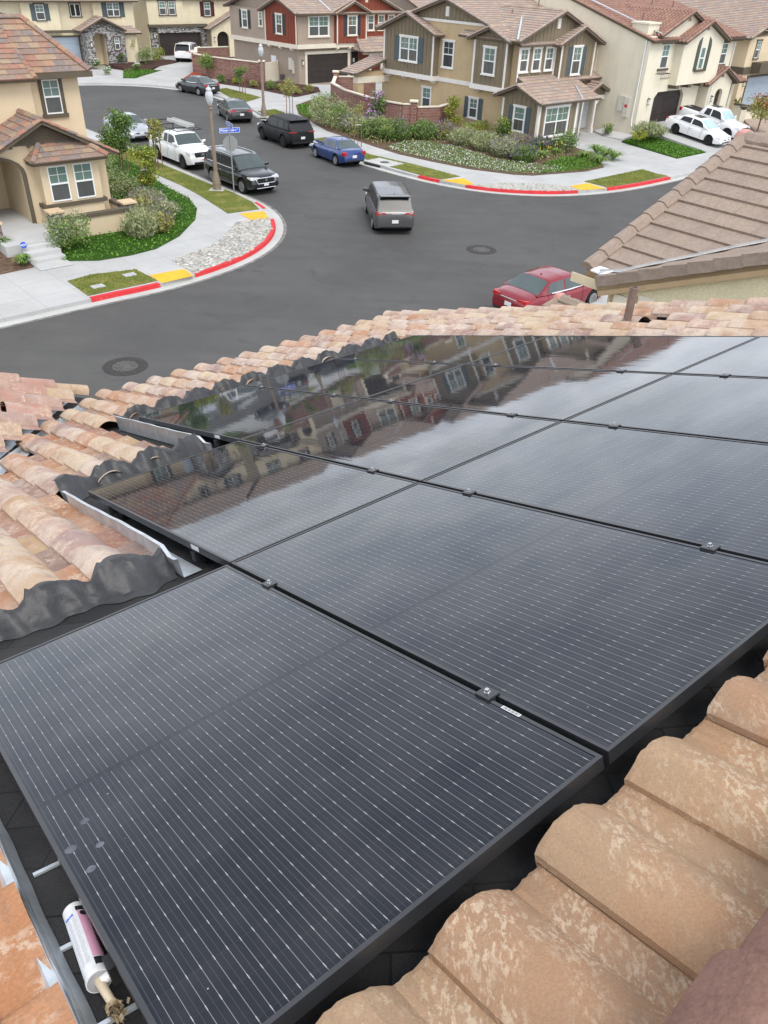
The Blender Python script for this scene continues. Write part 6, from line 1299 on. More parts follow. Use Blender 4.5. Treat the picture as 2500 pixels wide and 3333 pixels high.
for nm, yo, zo in (('base_section', 0, 0), ('fly_section', .02, .09)):
    mb = MB()
    for s_ in (-.2, .2): mb.box(-1.35, 1.35, yo + s_ - .018, yo + s_ + .018, zo - .04, zo + .045)
    for i in range(9): mb.box(-1.25 + i * .31, -1.20 + i * .31, yo - .2, yo + .2, zo - .012, zo + .02)
    mb.build(nm, surf('ladder_aluminium', (.62, .62, .60), .1, 8, .4, .5, .35), lt)
# ================================================================ neighbouring house on the right (taupe roof)
NP = Vector((2.8466, 11.6708, 0)); NRA = Vector((RA.x, RA.y, 0)).normalized()
NQ = lambda x, y, z: (x, y, z)
nm4 = Matrix(((RH.x, NRA.x, 0, NP.x), (RH.y, NRA.y, 0, NP.y), (0, 0, 1, 0), (0, 0, 0, 1)))
HN = thing('taupe_tiled_house', 'pale yellow stucco house with taupe flat-tiled roof, its gutter over the red sedan', 'house', mat4=nm4)
M['stucco_yellow'] = surf('rough_yellow_stucco', (.70, .63, .43), .06, 1.4, .95, .1, bs=.7, bscale=45, bdist=.02, fine=.1, fscale=30, streak=(.52, .45, .28)); M['tan_trim'] = surf('tan_fascia', (.40, .29, .17), .08, 4, .7, .2); M['cream_gutter'] = surf('cream_gutter', (.60, .50, .34), .06, 5, .5, .4)
mb = MB(); mb.box(.78, 12, -.2, 6.9, -.1, 7.16); mb.prism([(.78, -.2, 7.16), (10.2, -.2, 7.16), (5.5, -.2, 9.15)], (0, 3, 0)); mb.build('wall', M['stucco_yellow'], HN)
mb = MB(); mb.box(.72, .95, -.225, .2, 0, 7.1); mb.box(1.12, 1.38, -.22, -.19, 0, 7.2); mb.build('corner_trim', M['trim_cream'], HN); mb = MB(); mb.box(.95, 1.12, -.215, -.19, 0, 7.15); mb.build('tan_band', M['tan_trim'], HN)
k = .416; mb = MB()
roof_plane(mb, [(0, 0, 7.2), (12, 0, 7.2), (12, 3.55, 7.2 + 3.55 * k), (0, 3.55, 7.2 + 3.55 * k)], tw=.33, ex=.33, seed=91); roof_plane(mb, [(0, 7.1, 7.2), (12, 7.1, 7.2), (12, 3.55, 7.2 + 3.55 * k), (0, 3.55, 7.2 + 3.55 * k)], tw=.33, ex=.33, seed=92)
roof_plane(mb, [(.43, -.30, 7.2), (.43, .0, 7.2), (5.5, 5.0, 7.2 + 5.07 * k), (5.5, -.30, 7.2 + 5.07 * k)], tw=.33, ex=.33, seed=93); roof_plane(mb, [(10.6, -.3, 7.2), (10.6, 3, 7.2), (5.5, 3, 7.2 + 5.07 * k), (5.5, -.3, 7.2 + 5.07 * k)], tw=.33, ex=.33, seed=94)
caps(mb, (.02, .0, 7.22), (.02, 3.5, 7.22 + 3.5 * k), w=.13, h=.045, L=.34); caps(mb, (0, 3.55, 7.2 + 3.55 * k), (6, 3.55, 7.2 + 3.55 * k), w=.15)
d = Vector((5.07, 0, 5.07 * k)); n = 15                      # rake tiles along the near gable
for i in range(n):
    a = Vector((.43, -.30, 7.2)) + d * (i / n); b = Vector((.43, -.30, 7.2)) + d * ((i + 1.06) / n); uvv = (900 + i + .5, .5); up = Vector((-k, 0, 1)).normalized()
    la, lb = .075, .055
    P8 = [a + up * la, b + up * lb, b + up * lb + Vector((0, .17, 0)), a + up * la + Vector((0, .17, 0))]; Q8 = [a + up * -.075 + Vector((0, -.018, 0)), b + up * -.088 + Vector((0, -.010, 0))]
    P8 = [p + Vector((0, -.018 if j < 2 else 0, 0)) for j, p in enumerate(P8)]
    mb.face(P8, 0, [uvv] * 4); mb.face([P8[0], P8[1], Q8[1], Q8[0]], 0, [uvv] * 4); mb.face([P8[0], Q8[0], Q8[0] + Vector((0, .1, 0)), P8[3]], 0, [uvv] * 4)
roof_plane(mb, [(-4.9, 3.4, 3.35), (-.2, 3.4, 3.35), (-.2, 5.55, 4.2), (-4.6, 5.55, 4.2)], tw=.33, ex=.33, seed=95); roof_plane(mb, [(-4.9, 7.7, 3.35), (-.2, 7.7, 3.35), (-.2, 5.55, 4.2), (-4.6, 5.55, 4.2)], tw=.33, ex=.33, seed=96); caps(mb, (-4.62, 5.55, 4.2), (-.2, 5.55, 4.2)); caps(mb, (-4.9, 3.4, 3.37), (-4.62, 5.5, 4.2), w=.1, h=.03)
mb.build('roof', [T_GREY, M['tan_trim']], HN)
mb = MB(); e_ = Vector((.43, -.30, 7.2)); u_ = Vector((-k, 0, 1)).normalized(); mb.prism([e_ - u_ * .075, e_ + d - u_ * .075, e_ + d - u_ * .21, e_ - u_ * .21], (0, .09, 0)); mb.build('rake_fascia', M['tan_trim'], HN)
mb = MB(); mb.box(-4.2, -.1, 3.8, 7.3, 0, 3.3); mb.box(-.1, .78, 1.0, 6.9, 0, 6.9); mb.build('porch_wall', M['stucco_yellow'], HN)
M['tip_pink'] = surf('pink_mortar_tip', (.55, .28, .24), .12, 8, .9)
for x, y, z in ((.0, 3.58, 7.2 + 3.55 * k + .06), (-4.62, 5.55, 4.26)):
    mb = MB(); mb.lathe([(.15, -.1), (.16, -.02), (.12, .06), (.04, .09)], 12, 0, 'Z', (x, y, z)); mb.build('ridge_tip', M['tip_pink'], HN, smooth=True)
mb = MB(); mb.prism([(.0, -.14, 7.02), (.0, -.13, 7.15), (.0, -.11, 7.15), (.0, -.10, 7.05), (.0, .0, 7.05), (.0, .0, 7.02)], (.76, 0, 0), 0); mb.v = [Vector((q.x - .14, q.y, q.z)) for q in mb.v]; mb.build('gutter', M['cream_gutter'], HN)
mb = MB(); mb.tube([(.58, -.07, 7.02), (.58, -.06, 6.80), (.66, -.06, 6.66), (.70, .0, 6.6), (.70, -.06, 6.45), (.70, -.06, .3)], .05, 8); mb.build('downspout', M['cream_gutter'], HN, smooth=True)
mb = MB(); nn = 18
for i in range(nn):
    x0, x1 = .30 + 4.6 * i / nn, .30 + 4.6 * (i + 1) / nn; q = lambda x, dy, dz: (x, max(-.05, x - .43) + dy, 7.2 + max(0, x - .43) * k + dz + .004 * math.sin(x * 9)); mb.face([q(x0, -.05, .055), q(x1, -.05, .055), q(x1, .05, .05), q(x0, .05, .05)]); mb.face([q(x0, -.03, .06), q(x1, -.03, .06), q(x1, -.03, .10), q(x0, -.03, .10)])
mb.build('valley_metal', surf('bright_metal', (.75, .78, .80), .1, 9, .35, .5, .5), HN, fix=False)
mb = MB(); mb.prism([(.12, -.05, 7.22), (.40, -.10, 7.23), (.46, .03, 7.29), (.2, .05, 7.28)], (0, 0, .02)); mb.build('valley_end_flashing', surf('white_metal', (.8, .82, .84), .06, 9, .4, .5), HN)

# ================================================================ brick garden walls
def brick_wall(label, pts, h, pillars=(), th=.2, cap=.08):
    t = thing('brick_wall', label, 'wall', (pts[0][0], pts[0][1], pts[0][2])); o = Vector(pts[0]); mb = MB(); mc = MB()
    for a, b in zip(pts, pts[1:]):
        A, B = Vector(a) - o, Vector(b) - o; d = (B - A); u = Vector((d.x, d.y, 0)).normalized(); nrm = Vector((-u.y, u.x, 0)) * th / 2
        for m_, z0, z1, e in ((mb, -.4, h, 1.0), (mc, h, h + cap, 1.5)):
            q = [A - nrm * e, A + nrm * e, B + nrm * e, B - nrm * e]; m_.mesh([(p.x, p.y, p.z + z0) for p in q] + [(p.x, p.y, p.z + z1) for p in q], [(3, 2, 1, 0), (4, 5, 6, 7), (0, 1, 5, 4), (1, 2, 6, 5), (2, 3, 7, 6), (3, 0, 4, 7)])
    mb.build('brickwork', M['brick'], t); mc.build('coping', M['trim_cream'], t)
    for (x, y, z, hh) in pillars:
        p = Vector((x, y, z)) - o; mb = MB(); mb.box(p.x - .24, p.x + .24, p.y - .24, p.y + .24, p.z - .3, p.z + hh, 0); a = mb.build('pillar', M['brick'], t); mb = MB(); mb.box(p.x - .32, p.x + .32, p.y - .32, p.y + .32, p.z + hh, p.z + hh + .13); mb.build('pillar_cap', M['trim_cream'], t, bevel=.03)
brick_wall('red-brown brick wall with cream coping from the far driveway to the side gate', [(-21.3, 91.6, .35), (-19.6, 90.1, .3), (-16.5, 88.3, .3), (-13.75, 86.75, .3)], 1.75, [(-21.35, 91.9, .35, 1.85), (-13.65, 86.7, .3, 1.85)])
brick_wall('short brick wall with cream coping behind the pillar at the far driveway', [(-21.3, 92.2, .4), (-22.4, 97.5, .5), (-19.4, 99.9, .5)], 1.6)
brick_wall('long curved brick wall with cream coping behind the green shrubs', [(-6.0, 75.6, .4), (-4.6, 71.6, .4), (-2.6, 67.9, .45), (-1.2, 66.1, .45), (.1, 65.05, .45), (.95, 65.1, .45)], 1.5, [(.95, 65.15, .45, 1.68)])
brick_wall('short brick return wall between the pillar and the olive house', [(1.2, 65.15, .45), (2.9, 65.9, .45), (3.9, 67.9, .45)], 1.32)
brick_wall('brick wall by the driveway of the barn-red house, with a capped pillar', [(-5.9, 75.9, .45), (-6.0, 79.9, .5), (-4.1, 80.3, .5), (-2.5, 82, .5)], 1.4, [(-5.95, 80.0, .5, 1.75)])
t = thing('side_gate', 'cream side gate between the brick wall and the barn-red house', 'gate', (-13.35, 87.3, .3), rad(62)); mb = MB(); mb.box(-.2, 1.9, -.04, .04, 0, 1.75); mb.box(-.28, -.2, -.07, .07, 0, 1.85); mb.box(1.9, 1.98, -.07, .07, 0, 1.85); mb.build('frame', M['trim_cream'], t)
mb = MB()
for i in range(9): mb.box(-.15 + i * .225, .05 + i * .225, -.055, -.04, .08, 1.68)
mb.build('boards', M['trim_cream'], t)
mb = MB(); mb.box(-2.7, -2.1, 16.4, 17.0, 0, 2.5); mb.box(-2.7, .6, 16.4, 16.9, 2.95, 3.3); mb.build('gateway_wall', M['stucco_tan'], H1); mb = MB(); mb.box(-2.75, .6, 16.35, 16.95, 2.5, 2.95); mb.build('gateway_beam', M['trim_cream'], H1); mb = MB(); roof_plane(mb, [(-3.2, 16.1, 3.2), (-3.2, 18.2, 3.2), (.6, 18.2, 4.3), (.6, 16.1, 4.3)], seed=97); caps(mb, (-3.2, 16.15, 3.24), (.6, 16.15, 4.34), w=.1, h=.03); mb.build('gateway_roof', [T_TAN, M['fascia']], H1)
t = thing('planter_wall', 'low cream wall with brown coping and corner pier by the bottlebrush tree', 'wall', (*W3(12.2, -2.4), .5), rad(43)); mb = MB(); mb.box(0, 2.6, -.1, .1, 0, .95); mb.box(2.6, 3.0, -.2, .2, 0, 1.1); mb.box(2.7, 2.9, .2, 2.4, 0, .95); mb.build('wall', M['stucco_cream'], t); mb = MB(); mb.box(-.1, 2.55, -.16, .16, .95, 1.08); mb.box(2.5, 3.1, -.28, .28, 1.1, 1.22); mb.box(2.64, 2.96, .28, 2.4, .95, 1.08); mb.build('coping', M['brown_trim'], t)
t = thing('planter_bowl', 'stone planter bowl on a pier behind the white pickup truck', 'planter', (*W3(11.9, -2.4), .5)); mb = MB(); mb.box(-.22, .22, -.22, .22, 0, 1.1); mb.build('pier', M['stucco_cream'], t); mb = MB(); mb.lathe([(.12, 1.1), (.34, 1.28), (.36, 1.34), (.28, 1.35)], 16); mb.build('bowl', surf('dark_bowl', (.12, .1, .08), .2, 8), t)

# ================================================================ street furniture
M['concrete_post'] = surf('tan_concrete_post', (.27, .215, .165), .12, 8, .85, .2, fine=.2, fscale=60); M['globe'] = None
m_, t_, b_ = newmat('acrylic_globe'); b_.inputs['Base Color'].default_value = (.70, .73, .76, 1); b_.inputs['Roughness'].default_value = .12; b_.inputs['Transmission Weight'].default_value = .35; M['globe'] = m_
M['sign_blue'] = surf('sign_blue', (.025, .11, .62), .05, 5, .4, .4); M['sign_white'] = surf('sign_white', (.80, .82, .85), .03, 5, .4, .4); M['galv'] = surf('galvanised_steel', (.36, .39, .39), .1, 12, .5, .5, .5); M['sign_back'] = surf('aluminium_sign_back', (.33, .34, .34), .06, 3, .5, .5, .5)
def lamp(x, y, label):
    t = thing('street_lamp', label, 'street lamp', (x, y, .15), group='street lamps'); mb = MB()
    mb.lathe([(.23, 0), (.23, .40), (.21, .44), (.22, .47), (.15, .80), (.115, .98)], 8); mb.build('base', M['concrete_post'], t)
    mb = MB(); mb.tube([(0, 0, .98), (0, 0, 3.95)], [.112, .075], 10); mb.build('post', M['concrete_post'], t); mb = MB(); mb.lathe([(.075, 3.95), (.12, 3.98), (.12, 4.03), (.095, 4.05), (.095, 4.09), (.13, 4.12), (.13, 4.18), (.10, 4.2)], 16); mb.build('capital', M['concrete_post'], t)
    mb = MB(); mb.lathe([(.10, 4.2), (.16, 4.32), (.205, 4.5), (.205, 4.62), (.17, 4.74), (.12, 4.82), (.12, 4.84), (.15, 4.86), (.13, 4.93), (.06, 4.98), (.03, 5.0), (.035, 5.04), (.01, 5.08)], 20); mb.build('globe', M['globe'], t, smooth=True)
    mb = MB(); mb.tube([(0, 0, 4.2), (0, 0, 4.5)], .05, 8); mb.build('lamp_core', M['sign_white'], t)
    mb = MB(); mb.box(-.4, .4, -.32, .32, -.02, .03); mb.build('pad', M['step'], t)
lamp(-9.87, 44.95, 'tan concrete lamp post with acorn globe beside the black three-row SUV'); lamp(-10.85, 68.75, 'farther lamp post with acorn globe on the turf by the dark grey sedan')
def text(body, size, mat_, parent, m4, name='lettering', bold=0.0, ext=.002):
    c = bpy.data.curves.new(name, 'FONT'); c.body = body; c.size = size; c.align_x = 'CENTER'; c.align_y = 'CENTER'; c.extrude = ext; c.offset = bold
    tmp = bpy.data.objects.new('tmp', c); COL.objects.link(tmp); dg = bpy.context.evaluated_depsgraph_get(); me = bpy.data.meshes.new_from_object(tmp.evaluated_get(dg)); bpy.data.objects.remove(tmp); bpy.data.curves.remove(c)
    me.transform(m4); me.materials.clear(); me.materials.append(mat_); o = bpy.data.objects.new(name, me); COL.objects.link(o); o.parent = parent; return o
t = thing('stop_sign', 'stop sign seen from its grey back, with two blue street name blades on top', 'road sign', (-8.8, 44.2, .15))
mb = MB(); mb.tube([(0, 0, 0), (0, 0, 3.55)], .033, 8); mb.build('post', M['galv'], t)
oct_ = [(.405 * math.cos(rad(22.5 + 45 * i)), .405 * math.sin(rad(22.5 + 45 * i))) for i in range(8)]; ang = rad(20)
R2 = lambda x, y, z, a: (x * math.cos(a) - y * math.sin(a), x * math.sin(a) + y * math.cos(a), z)
mb = MB(); mb.prism([R2(x, .040, 2.50 + z, ang) for x, z in oct_], Vector(R2(0, .004, 0, ang))); mb.build('back', M['sign_back'], t); mb = MB(); mb.prism([R2(x * .99, .045, 2.50 + z * .99, ang) for x, z in oct_], Vector(R2(0, .003, 0, ang))); fr = mb.build('face', M['red_paint'], t)
def blade(z, a, w, h, word, sub):
    mb = MB(); mb.box(-w / 2, w / 2, -.006, .006, z, z + h, 0, lambda x, y, zz: R2(x, y, zz, a)); bl = mb.build('street_name_blade', M['sign_white'], t); mb = MB()
    mb.box(-w / 2 + .02, w / 2 - .02, -.0085, .0085, z + .018, z + h - .018, 0, lambda x, y, zz: R2(x, y, zz, a)); mb.build('blue_field', M['sign_blue'], bl)
    for back in (0, 1):
        mm = Matrix.Translation((0, 0, z + h / 2)) @ Matrix.Rotation(a + (math.pi if back else 0), 4, 'Z') @ Matrix.Translation((0, -.0105, 0)) @ Matrix.Rotation(rad(90), 4, 'X')
        text(word, h * .62, M['sign_white'], bl, mm @ Matrix.Translation((-.02, 0, 0)), 'lettering', .004); text(sub, h * .26, M['sign_white'], bl, mm @ Matrix.Translation((w * .40, h * .16, 0)), 'suffix', .002)
        mb = MB(); mb.box(-w * .455, -w * .385, -.0112, -.009, z + h * .42, z + h * .75, 0, lambda x, y, zz: R2(x, y, zz, a + (math.pi if back else 0))); mb.build('emblem', M['sign_white'], bl)
blade(3.02, rad(27), 1.07, .235, 'Globetrotter', 'Pl'); blade(3.275, rad(-60), .95, .235, 'Frontier', 'Ln')
t = thing('yard_sign', 'small blue security sign on a stake beside the concrete steps', 'sign', (-15.15, 32.0, .3)); mb = MB(); mb.tube([(0, .01, 0), (0, .01, .42)], .012, 6); mb.build('stake', M['galv'], t)
oc = [(.135 * math.cos(rad(22.5 + 45 * i)), .135 * math.sin(rad(22.5 + 45 * i))) for i in range(8)]; yaw = rad(25); mb = MB(); mb.prism([R2(x, 0, .48 + z, yaw) for x, z in oc], Vector(R2(0, .01, 0, yaw))); pl = mb.build('plate', M['sign_blue'], t)
text('ADT', .12, M['sign_white'], pl, Matrix.Translation((0, 0, .48)) @ Matrix.Rotation(yaw, 4, 'Z') @ Matrix.Translation((0, -.003, 0)) @ Matrix.Rotation(rad(90), 4, 'X'), 'lettering', .004)
for x, y, lab in ((-11.35, 29.3, 'pale concrete meter box lid in the small turf island nearest the kerb'), (-10.55, 30.75, 'pale concrete meter box lid in the small turf island by the yellow ramp')):
    t = thing('meter_box', lab, 'meter box', (x, y, .165), rad(42)); mb = MB(); mb.box(-.24, .24, -.17, .17, 0, .03); mb.build('frame', M['step'], t); mb = MB(); mb.box(-.19, .19, -.12, .12, .03, .038); mb.build('lid', M['concrete'], t)
# ---- sealant cartridge in the gap beside the nearest panel (local y runs up the slope)
tb = thing('sealant_cartridge', 'white sealant cartridge with a pink label lying beside the nearest solar panel', 'sealant tube', mat4=ROOFM @ Matrix.Translation((-1.050, 1.245, -.099)) @ Matrix.Rotation(rad(4.5), 4, 'Z'))
M['white_plastic'] = surf('white_plastic', (.74, .74, .75), .05, 9, .35, .5); M['pink'] = surf('pink_label', (.66, .33, .46), .08, 9, .5, .3); M['grey_plastic'] = surf('clear_end_cap', (.36, .36, .37), .15, 20, .3, .5); M['nozzle'] = surf('yellowed_nozzle', (.62, .52, .36), .15, 14, .5, .4); M['crust'] = surf('dried_sealant', (.33, .25, .15), .35, 40, .8)
r_ = .025; Lb = .225
mb = MB(); mb.lathe([(r_ * .9, 0), (r_, .003), (r_, .012), (r_ * .985, .014), (r_ * .985, Lb - .012), (r_ * 1.03, Lb - .010), (r_ * 1.03, Lb)], 32, 0, 'Y'); mb.build('barrel', M['white_plastic'], tb, smooth=False)
def cyl_patch(nm, a0, a1, y0, y1, mat_, off, par):
    mb = MB(); n = 10; q = lambda a, y: ((r_ + off) * math.sin(rad(a)), y, (r_ + off) * math.cos(rad(a)))
    for i in range(n):
        a, b = a0 + (a1 - a0) * i / n, a0 + (a1 - a0) * (i + 1) / n; mb.face([q(a, y0), q(b, y0), q(b, y1), q(a, y1)])
    return mb.build(nm, mat_, par, fix=False)
lb = cyl_patch('label', -75, 95, .016, Lb - .016, surf('white_label', (.70, .71, .72), .05, 40, .5), .0002, tb)
cyl_patch('pink_panel', 12, 72, .035, .182, M['pink'], .0006, lb); cyl_patch('black_band', 8, 75, .019, .033, M['ink'], .0007, lb); cyl_patch('black_band', 12, 80, .185, .206, M['ink'], .0007, lb)
gtx = surf('fine_print', (.42, .42, .44), .2, 90, .6); mb = MB(); rq = random.Random(4)
for i in range(34):
    y0 = .05 + i * .0042; q = lambda a, y: ((r_ + .0009) * math.sin(rad(a)), y, (r_ + .0009) * math.cos(rad(a)))
    for a0 in (-48, -22):
        a1 = a0 + rq.uniform(14, 23); mb.face([q(a0, y0), q(a1, y0), q(a1, y0 + .0012), q(a0, y0 + .0012)])
mb.build('fine_print', gtx, lb, fix=False)
def onroll(a, y, rot): return Matrix.Rotation(rad(a), 4, 'Y') @ Matrix.Translation((0, y, r_ + .0012)) @ Matrix.Rotation(rad(rot), 4, 'Z')
text('Construction Multi-Purpose', .0085, M['ink'], lb, onroll(62, .11, 90), 'lettering', .0001, .0002); text('BOSS', .009, M['sign_blue'], lb, onroll(-30, .042, 180), 'brand_lettering', .0002, .0002); 
mb = MB(); mb.lathe([(.0075, 0), (.0075, .0004), (.0055, .0004)], 16); e = MB(); mm = onroll(36, .045, 0); e.v = [mm @ p for p in mb.v]; e.f, e.m, e.uv = mb.f, mb.m, mb.uv; e.build('emblem', M['ink'], lb)
mb = MB(); mb.lathe([(r_ * .95, Lb + .0005), (r_ * .93, Lb - .004), (.008, Lb - .004), (.008, Lb + .006), (.004, Lb + .006)], 24, 0, 'Y'); mb.build('end_cap', M['grey_plastic'], tb)
mb = MB(); mb.tube([(0, Lb - .003, 0), (.003, Lb + .03, .004), (.008, Lb + .068, .002)], [.0105, .0092, .0085], 12); mb.build('nozzle', M['nozzle'], tb, smooth=True); mb = MB(); mb.tube([(.004, Lb + .008, .004), (.03, Lb + .006, .008), (.06, Lb + .012, .002)], [.011, .010, .009], 10); mb.build('cap_strap', M['white_plastic'], tb, smooth=True)
mb = MB(); rq = random.Random(8)
for i in range(70):
    c = Vector((.010 + rq.gauss(0, .009), Lb + .085 + rq.gauss(0, .014), -.004 + rq.gauss(0, .006))); a = Vector((rq.gauss(0, 1), rq.gauss(0, 1), rq.gauss(0, 1))).normalized() * rq.uniform(.004, .010); b = a.orthogonal().normalized() * rq.uniform(.003, .007); mb.face([c - a, c - b, c + a + b * .3, c + b])
mb.build('dried_sealant', M['crust'], tb, fix=False)
# ================================================================ plants
LV = {'green': leaves('leaf_mid_green', [(0.0871, 0.15, 0.0377), (0.149, 0.242, 0.0565), (0.224, 0.322, 0.0849)]), 'deep': leaves('leaf_deep_green', [(0.0498, 0.104, 0.0264), (0.0995, 0.184, 0.0377), (0.187, 0.276, 0.0565)]), 'grey': leaves('leaf_grey_green', [(0.211, 0.254, 0.123), (0.325, 0.357, 0.179), (0.473, 0.482, 0.264)]),
      'lime': leaves('leaf_lime', [(0.145, 0.203, 0.029), (0.275, 0.319, 0.0435), (0.435, 0.435, 0.058)]), 'olive': leaves('leaf_olive', [(0.176, 0.207, 0.0565), (0.298, 0.3, 0.0849), (0.422, 0.39, 0.113)]), 'purple': leaves('flower_purple', [(0.156, 0.091, 0.221), (0.26, 0.169, 0.338), (0.338, 0.247, 0.39)]), 'mauve': leaves('flower_mauve', [(.40, .16, .44), (.58, .30, .60), (.70, .48, .72)]),
      'white': leaves('flower_white', [(.62, .62, .56), (.78, .78, .74)]), 'yellow': leaves('flower_yellow', [(.75, .45, .03), (.85, .60, .05)]), 'red': leaves('flower_red', [(.45, .03, .03), (.6, .06, .05)]), 'cover': leaves('ground_cover_leaf', [(0.0478, 0.133, 0.0116), (0.0957, 0.221, 0.0203), (0.162, 0.3, 0.0362)]), 'strap': leaves('strap_leaf', [(0.0725, 0.145, 0.029), (0.131, 0.232, 0.0435), (0.246, 0.334, 0.0725)]), 'pale': leaves('leaf_pale_tips', [(0.232, 0.275, 0.145), (0.348, 0.377, 0.217)]),
      'rust': leaves('flower_rust', [(.22, .035, .03), (.33, .06, .045)])}
M['bark'] = surf('bark', (.16, .115, .085), .25, 12, .9, .1, fine=.2, fscale=40); M['stake'] = surf('stake_wood', (.22, .12, .075), .2, 9, .85)
def leaf(mb, p, l, r, m=0, up=.3, asp=.5):
    a = Vector((r.gauss(0, 1), r.gauss(0, 1), r.gauss(0, .6) + up)).normalized(); b = a.cross(Vector((r.gauss(0, 1), r.gauss(0, 1), r.gauss(0, 1)))).normalized(); a *= l; b *= l * asp; uvv = (r.randint(0, 999) + .5, .5)
    mb.face([p - a * .5, p + b * .5, p + a * .5, p - b * .5], m, [uvv] * 4)
def blobs(r, h, w, n, z0=.0):
    out = []
    for _ in range(n):
        a = r.uniform(0, 6.283); q = math.sqrt(r.random()) * .72; z = r.uniform(.15, .85); k = math.sin(math.pi * (.12 + .8 * z)) ** .6
        out.append((Vector((math.cos(a) * q * w / 2 * k, math.sin(a) * q * w / 2 * k, z0 + z * h)), r.uniform(.20, .34) * min(w, h * 1.2)))
    return out
def crown(mb, r, bl, n, l, m=0, tips=None, frac=.12):
    ws = [b[1] ** 2 for b in bl]
    for _ in range(n):
        c, rr_ = r.choices(bl, ws)[0]; d = Vector((r.gauss(0, 1), r.gauss(0, 1), r.gauss(0, 1))).normalized() * rr_ * (r.random() ** .33)
        p = c + Vector((d.x, d.y, d.z * .85))
        if p.z < .02: p.z = r.uniform(.02, .1)
        leaf(mb, p, l * r.uniform(.6, 1.3), r, tips if tips is not None and d.z > rr_ * .35 and r.random() < frac * 3 else m)
def stems(mb, r, h, w, n=6, rad_=.015):
    for _ in range(n):
        a = r.uniform(0, 6.28); q = r.uniform(.1, .35) * w; mb.tube([(0, 0, 0), (math.cos(a) * q * .5, math.sin(a) * q * .5, h * .4), (math.cos(a) * q, math.sin(a) * q, h * .75)], [rad_, rad_ * .7, rad_ * .35], 5)
def bush(label, x, y, z, h, w, kind='green', n=900, l=.11, tips=None, frac=.12, nb=12, name='shrub', group=None):
    r = random.Random(hash((round(x * 10), round(y * 10))) & 0xffff); t = thing(name, label, 'shrub', (x, y, z), r.uniform(0, 6), group); mb = MB(); crown(mb, r, blobs(r, h * 1.05, w * 1.12, int(nb * 1.5)), int(n * 1.7), l * 1.2, 0, 1 if tips else None, frac)
    mb.build('foliage', [LV[kind]] + ([LV[tips]] if tips else []), t, fix=False); mb = MB(); stems(mb, r, h, w); mb.build('stems', M['bark'], t); return t
def spiky(label, x, y, z, h, w, kind='grey', n=260, tips='purple', tipf=.5, name='shrub', group=None, lw=.035):
    """many upright stems with narrow leaves, flower spikes at the tips"""
    r = random.Random(hash((round(x * 10), round(y * 10), 3)) & 0xffff); t = thing(name, label, 'shrub', (x, y, z), 0, group); mb = MB(); fl = MB(); u = lambda: (r.randint(0, 999) + .5, .5)
    w *= 1.15
    for _ in range(int(n * 1.5)):
        a = r.uniform(0, 6.283); q = math.sqrt(r.random()) * w * .36; b = Vector((math.cos(a) * q, math.sin(a) * q, 0)); hh = h * r.uniform(.55, 1.05) * (1 - .35 * (q / (w * .32)) ** 2); out = b * r.uniform(.3, .8) + Vector((r.gauss(0, .05), r.gauss(0, .05), 0)); tip = b + out + Vector((0, 0, hh))
        for k in range(5):
            f0 = r.uniform(.12, .92); p = b + (out * f0 * f0) + Vector((0, 0, hh * f0)); leaf(mb, p, r.uniform(.12, .22), r, 0, 1.0, .42)
        s_ = Vector((r.gauss(0, 1), r.gauss(0, 1), 0)).normalized() * .008; uu = u(); mb.face([b - s_, b + s_, tip + s_ * .5, tip - s_ * .5], 0, [uu] * 4)
        if tips and r.random() < tipf:
            for k in range(3):
                p = tip + Vector((r.gauss(0, .012), r.gauss(0, .012), -k * .05)); leaf(fl, p, lw * 2.2, r, 0, 1.2, .5)
    mb.build('foliage', LV[kind], t, fix=False)
    if tips: fl.build('flowers', LV[tips], t, fix=False)
    return t
def strap(label, x, y, z, h, w, n=55, kind='strap', fl=None, name='strap_leaf_plant', group=None):
    r = random.Random(hash((round(x * 10), round(y * 10), 5)) & 0xffff); t = thing(name, label, 'plant', (x, y, z), 0, group); mb = MB()
    for _ in range(n):
        a = r.uniform(0, 6.283); d = Vector((math.cos(a), math.sin(a), 0)); L = w / 2 * r.uniform(.5, 1.15); H_ = h * r.uniform(.6, 1.1); s_ = Vector((-d.y, d.x, 0)) * r.uniform(.022, .036); uu = (r.randint(0, 999) + .5, .5); prev = None
        for k in range(6):
            f = k / 5; p = d * L * f + Vector((0, 0, H_ * (1.75 * f - 1.25 * f * f))); ww = s_ * (1.2 - f) * 1.3
            if prev: mb.face([prev[0], prev[1], p + ww, p - ww], 0, [uu] * 4)
            prev = (p - ww, p + ww)
    mb.build('leaves', LV[kind], t, fix=False)
    if fl:
        mb = MB()
        for _ in range(6):
            p = Vector((r.gauss(0, w * .18), r.gauss(0, w * .18), h * r.uniform(.9, 1.25)))
            for _k in range(5): leaf(mb, p + Vector((r.gauss(0, .03), r.gauss(0, .03), r.gauss(0, .03))), .1, r)
        mb.build('flowers', LV[fl], t, fix=False)
    return t
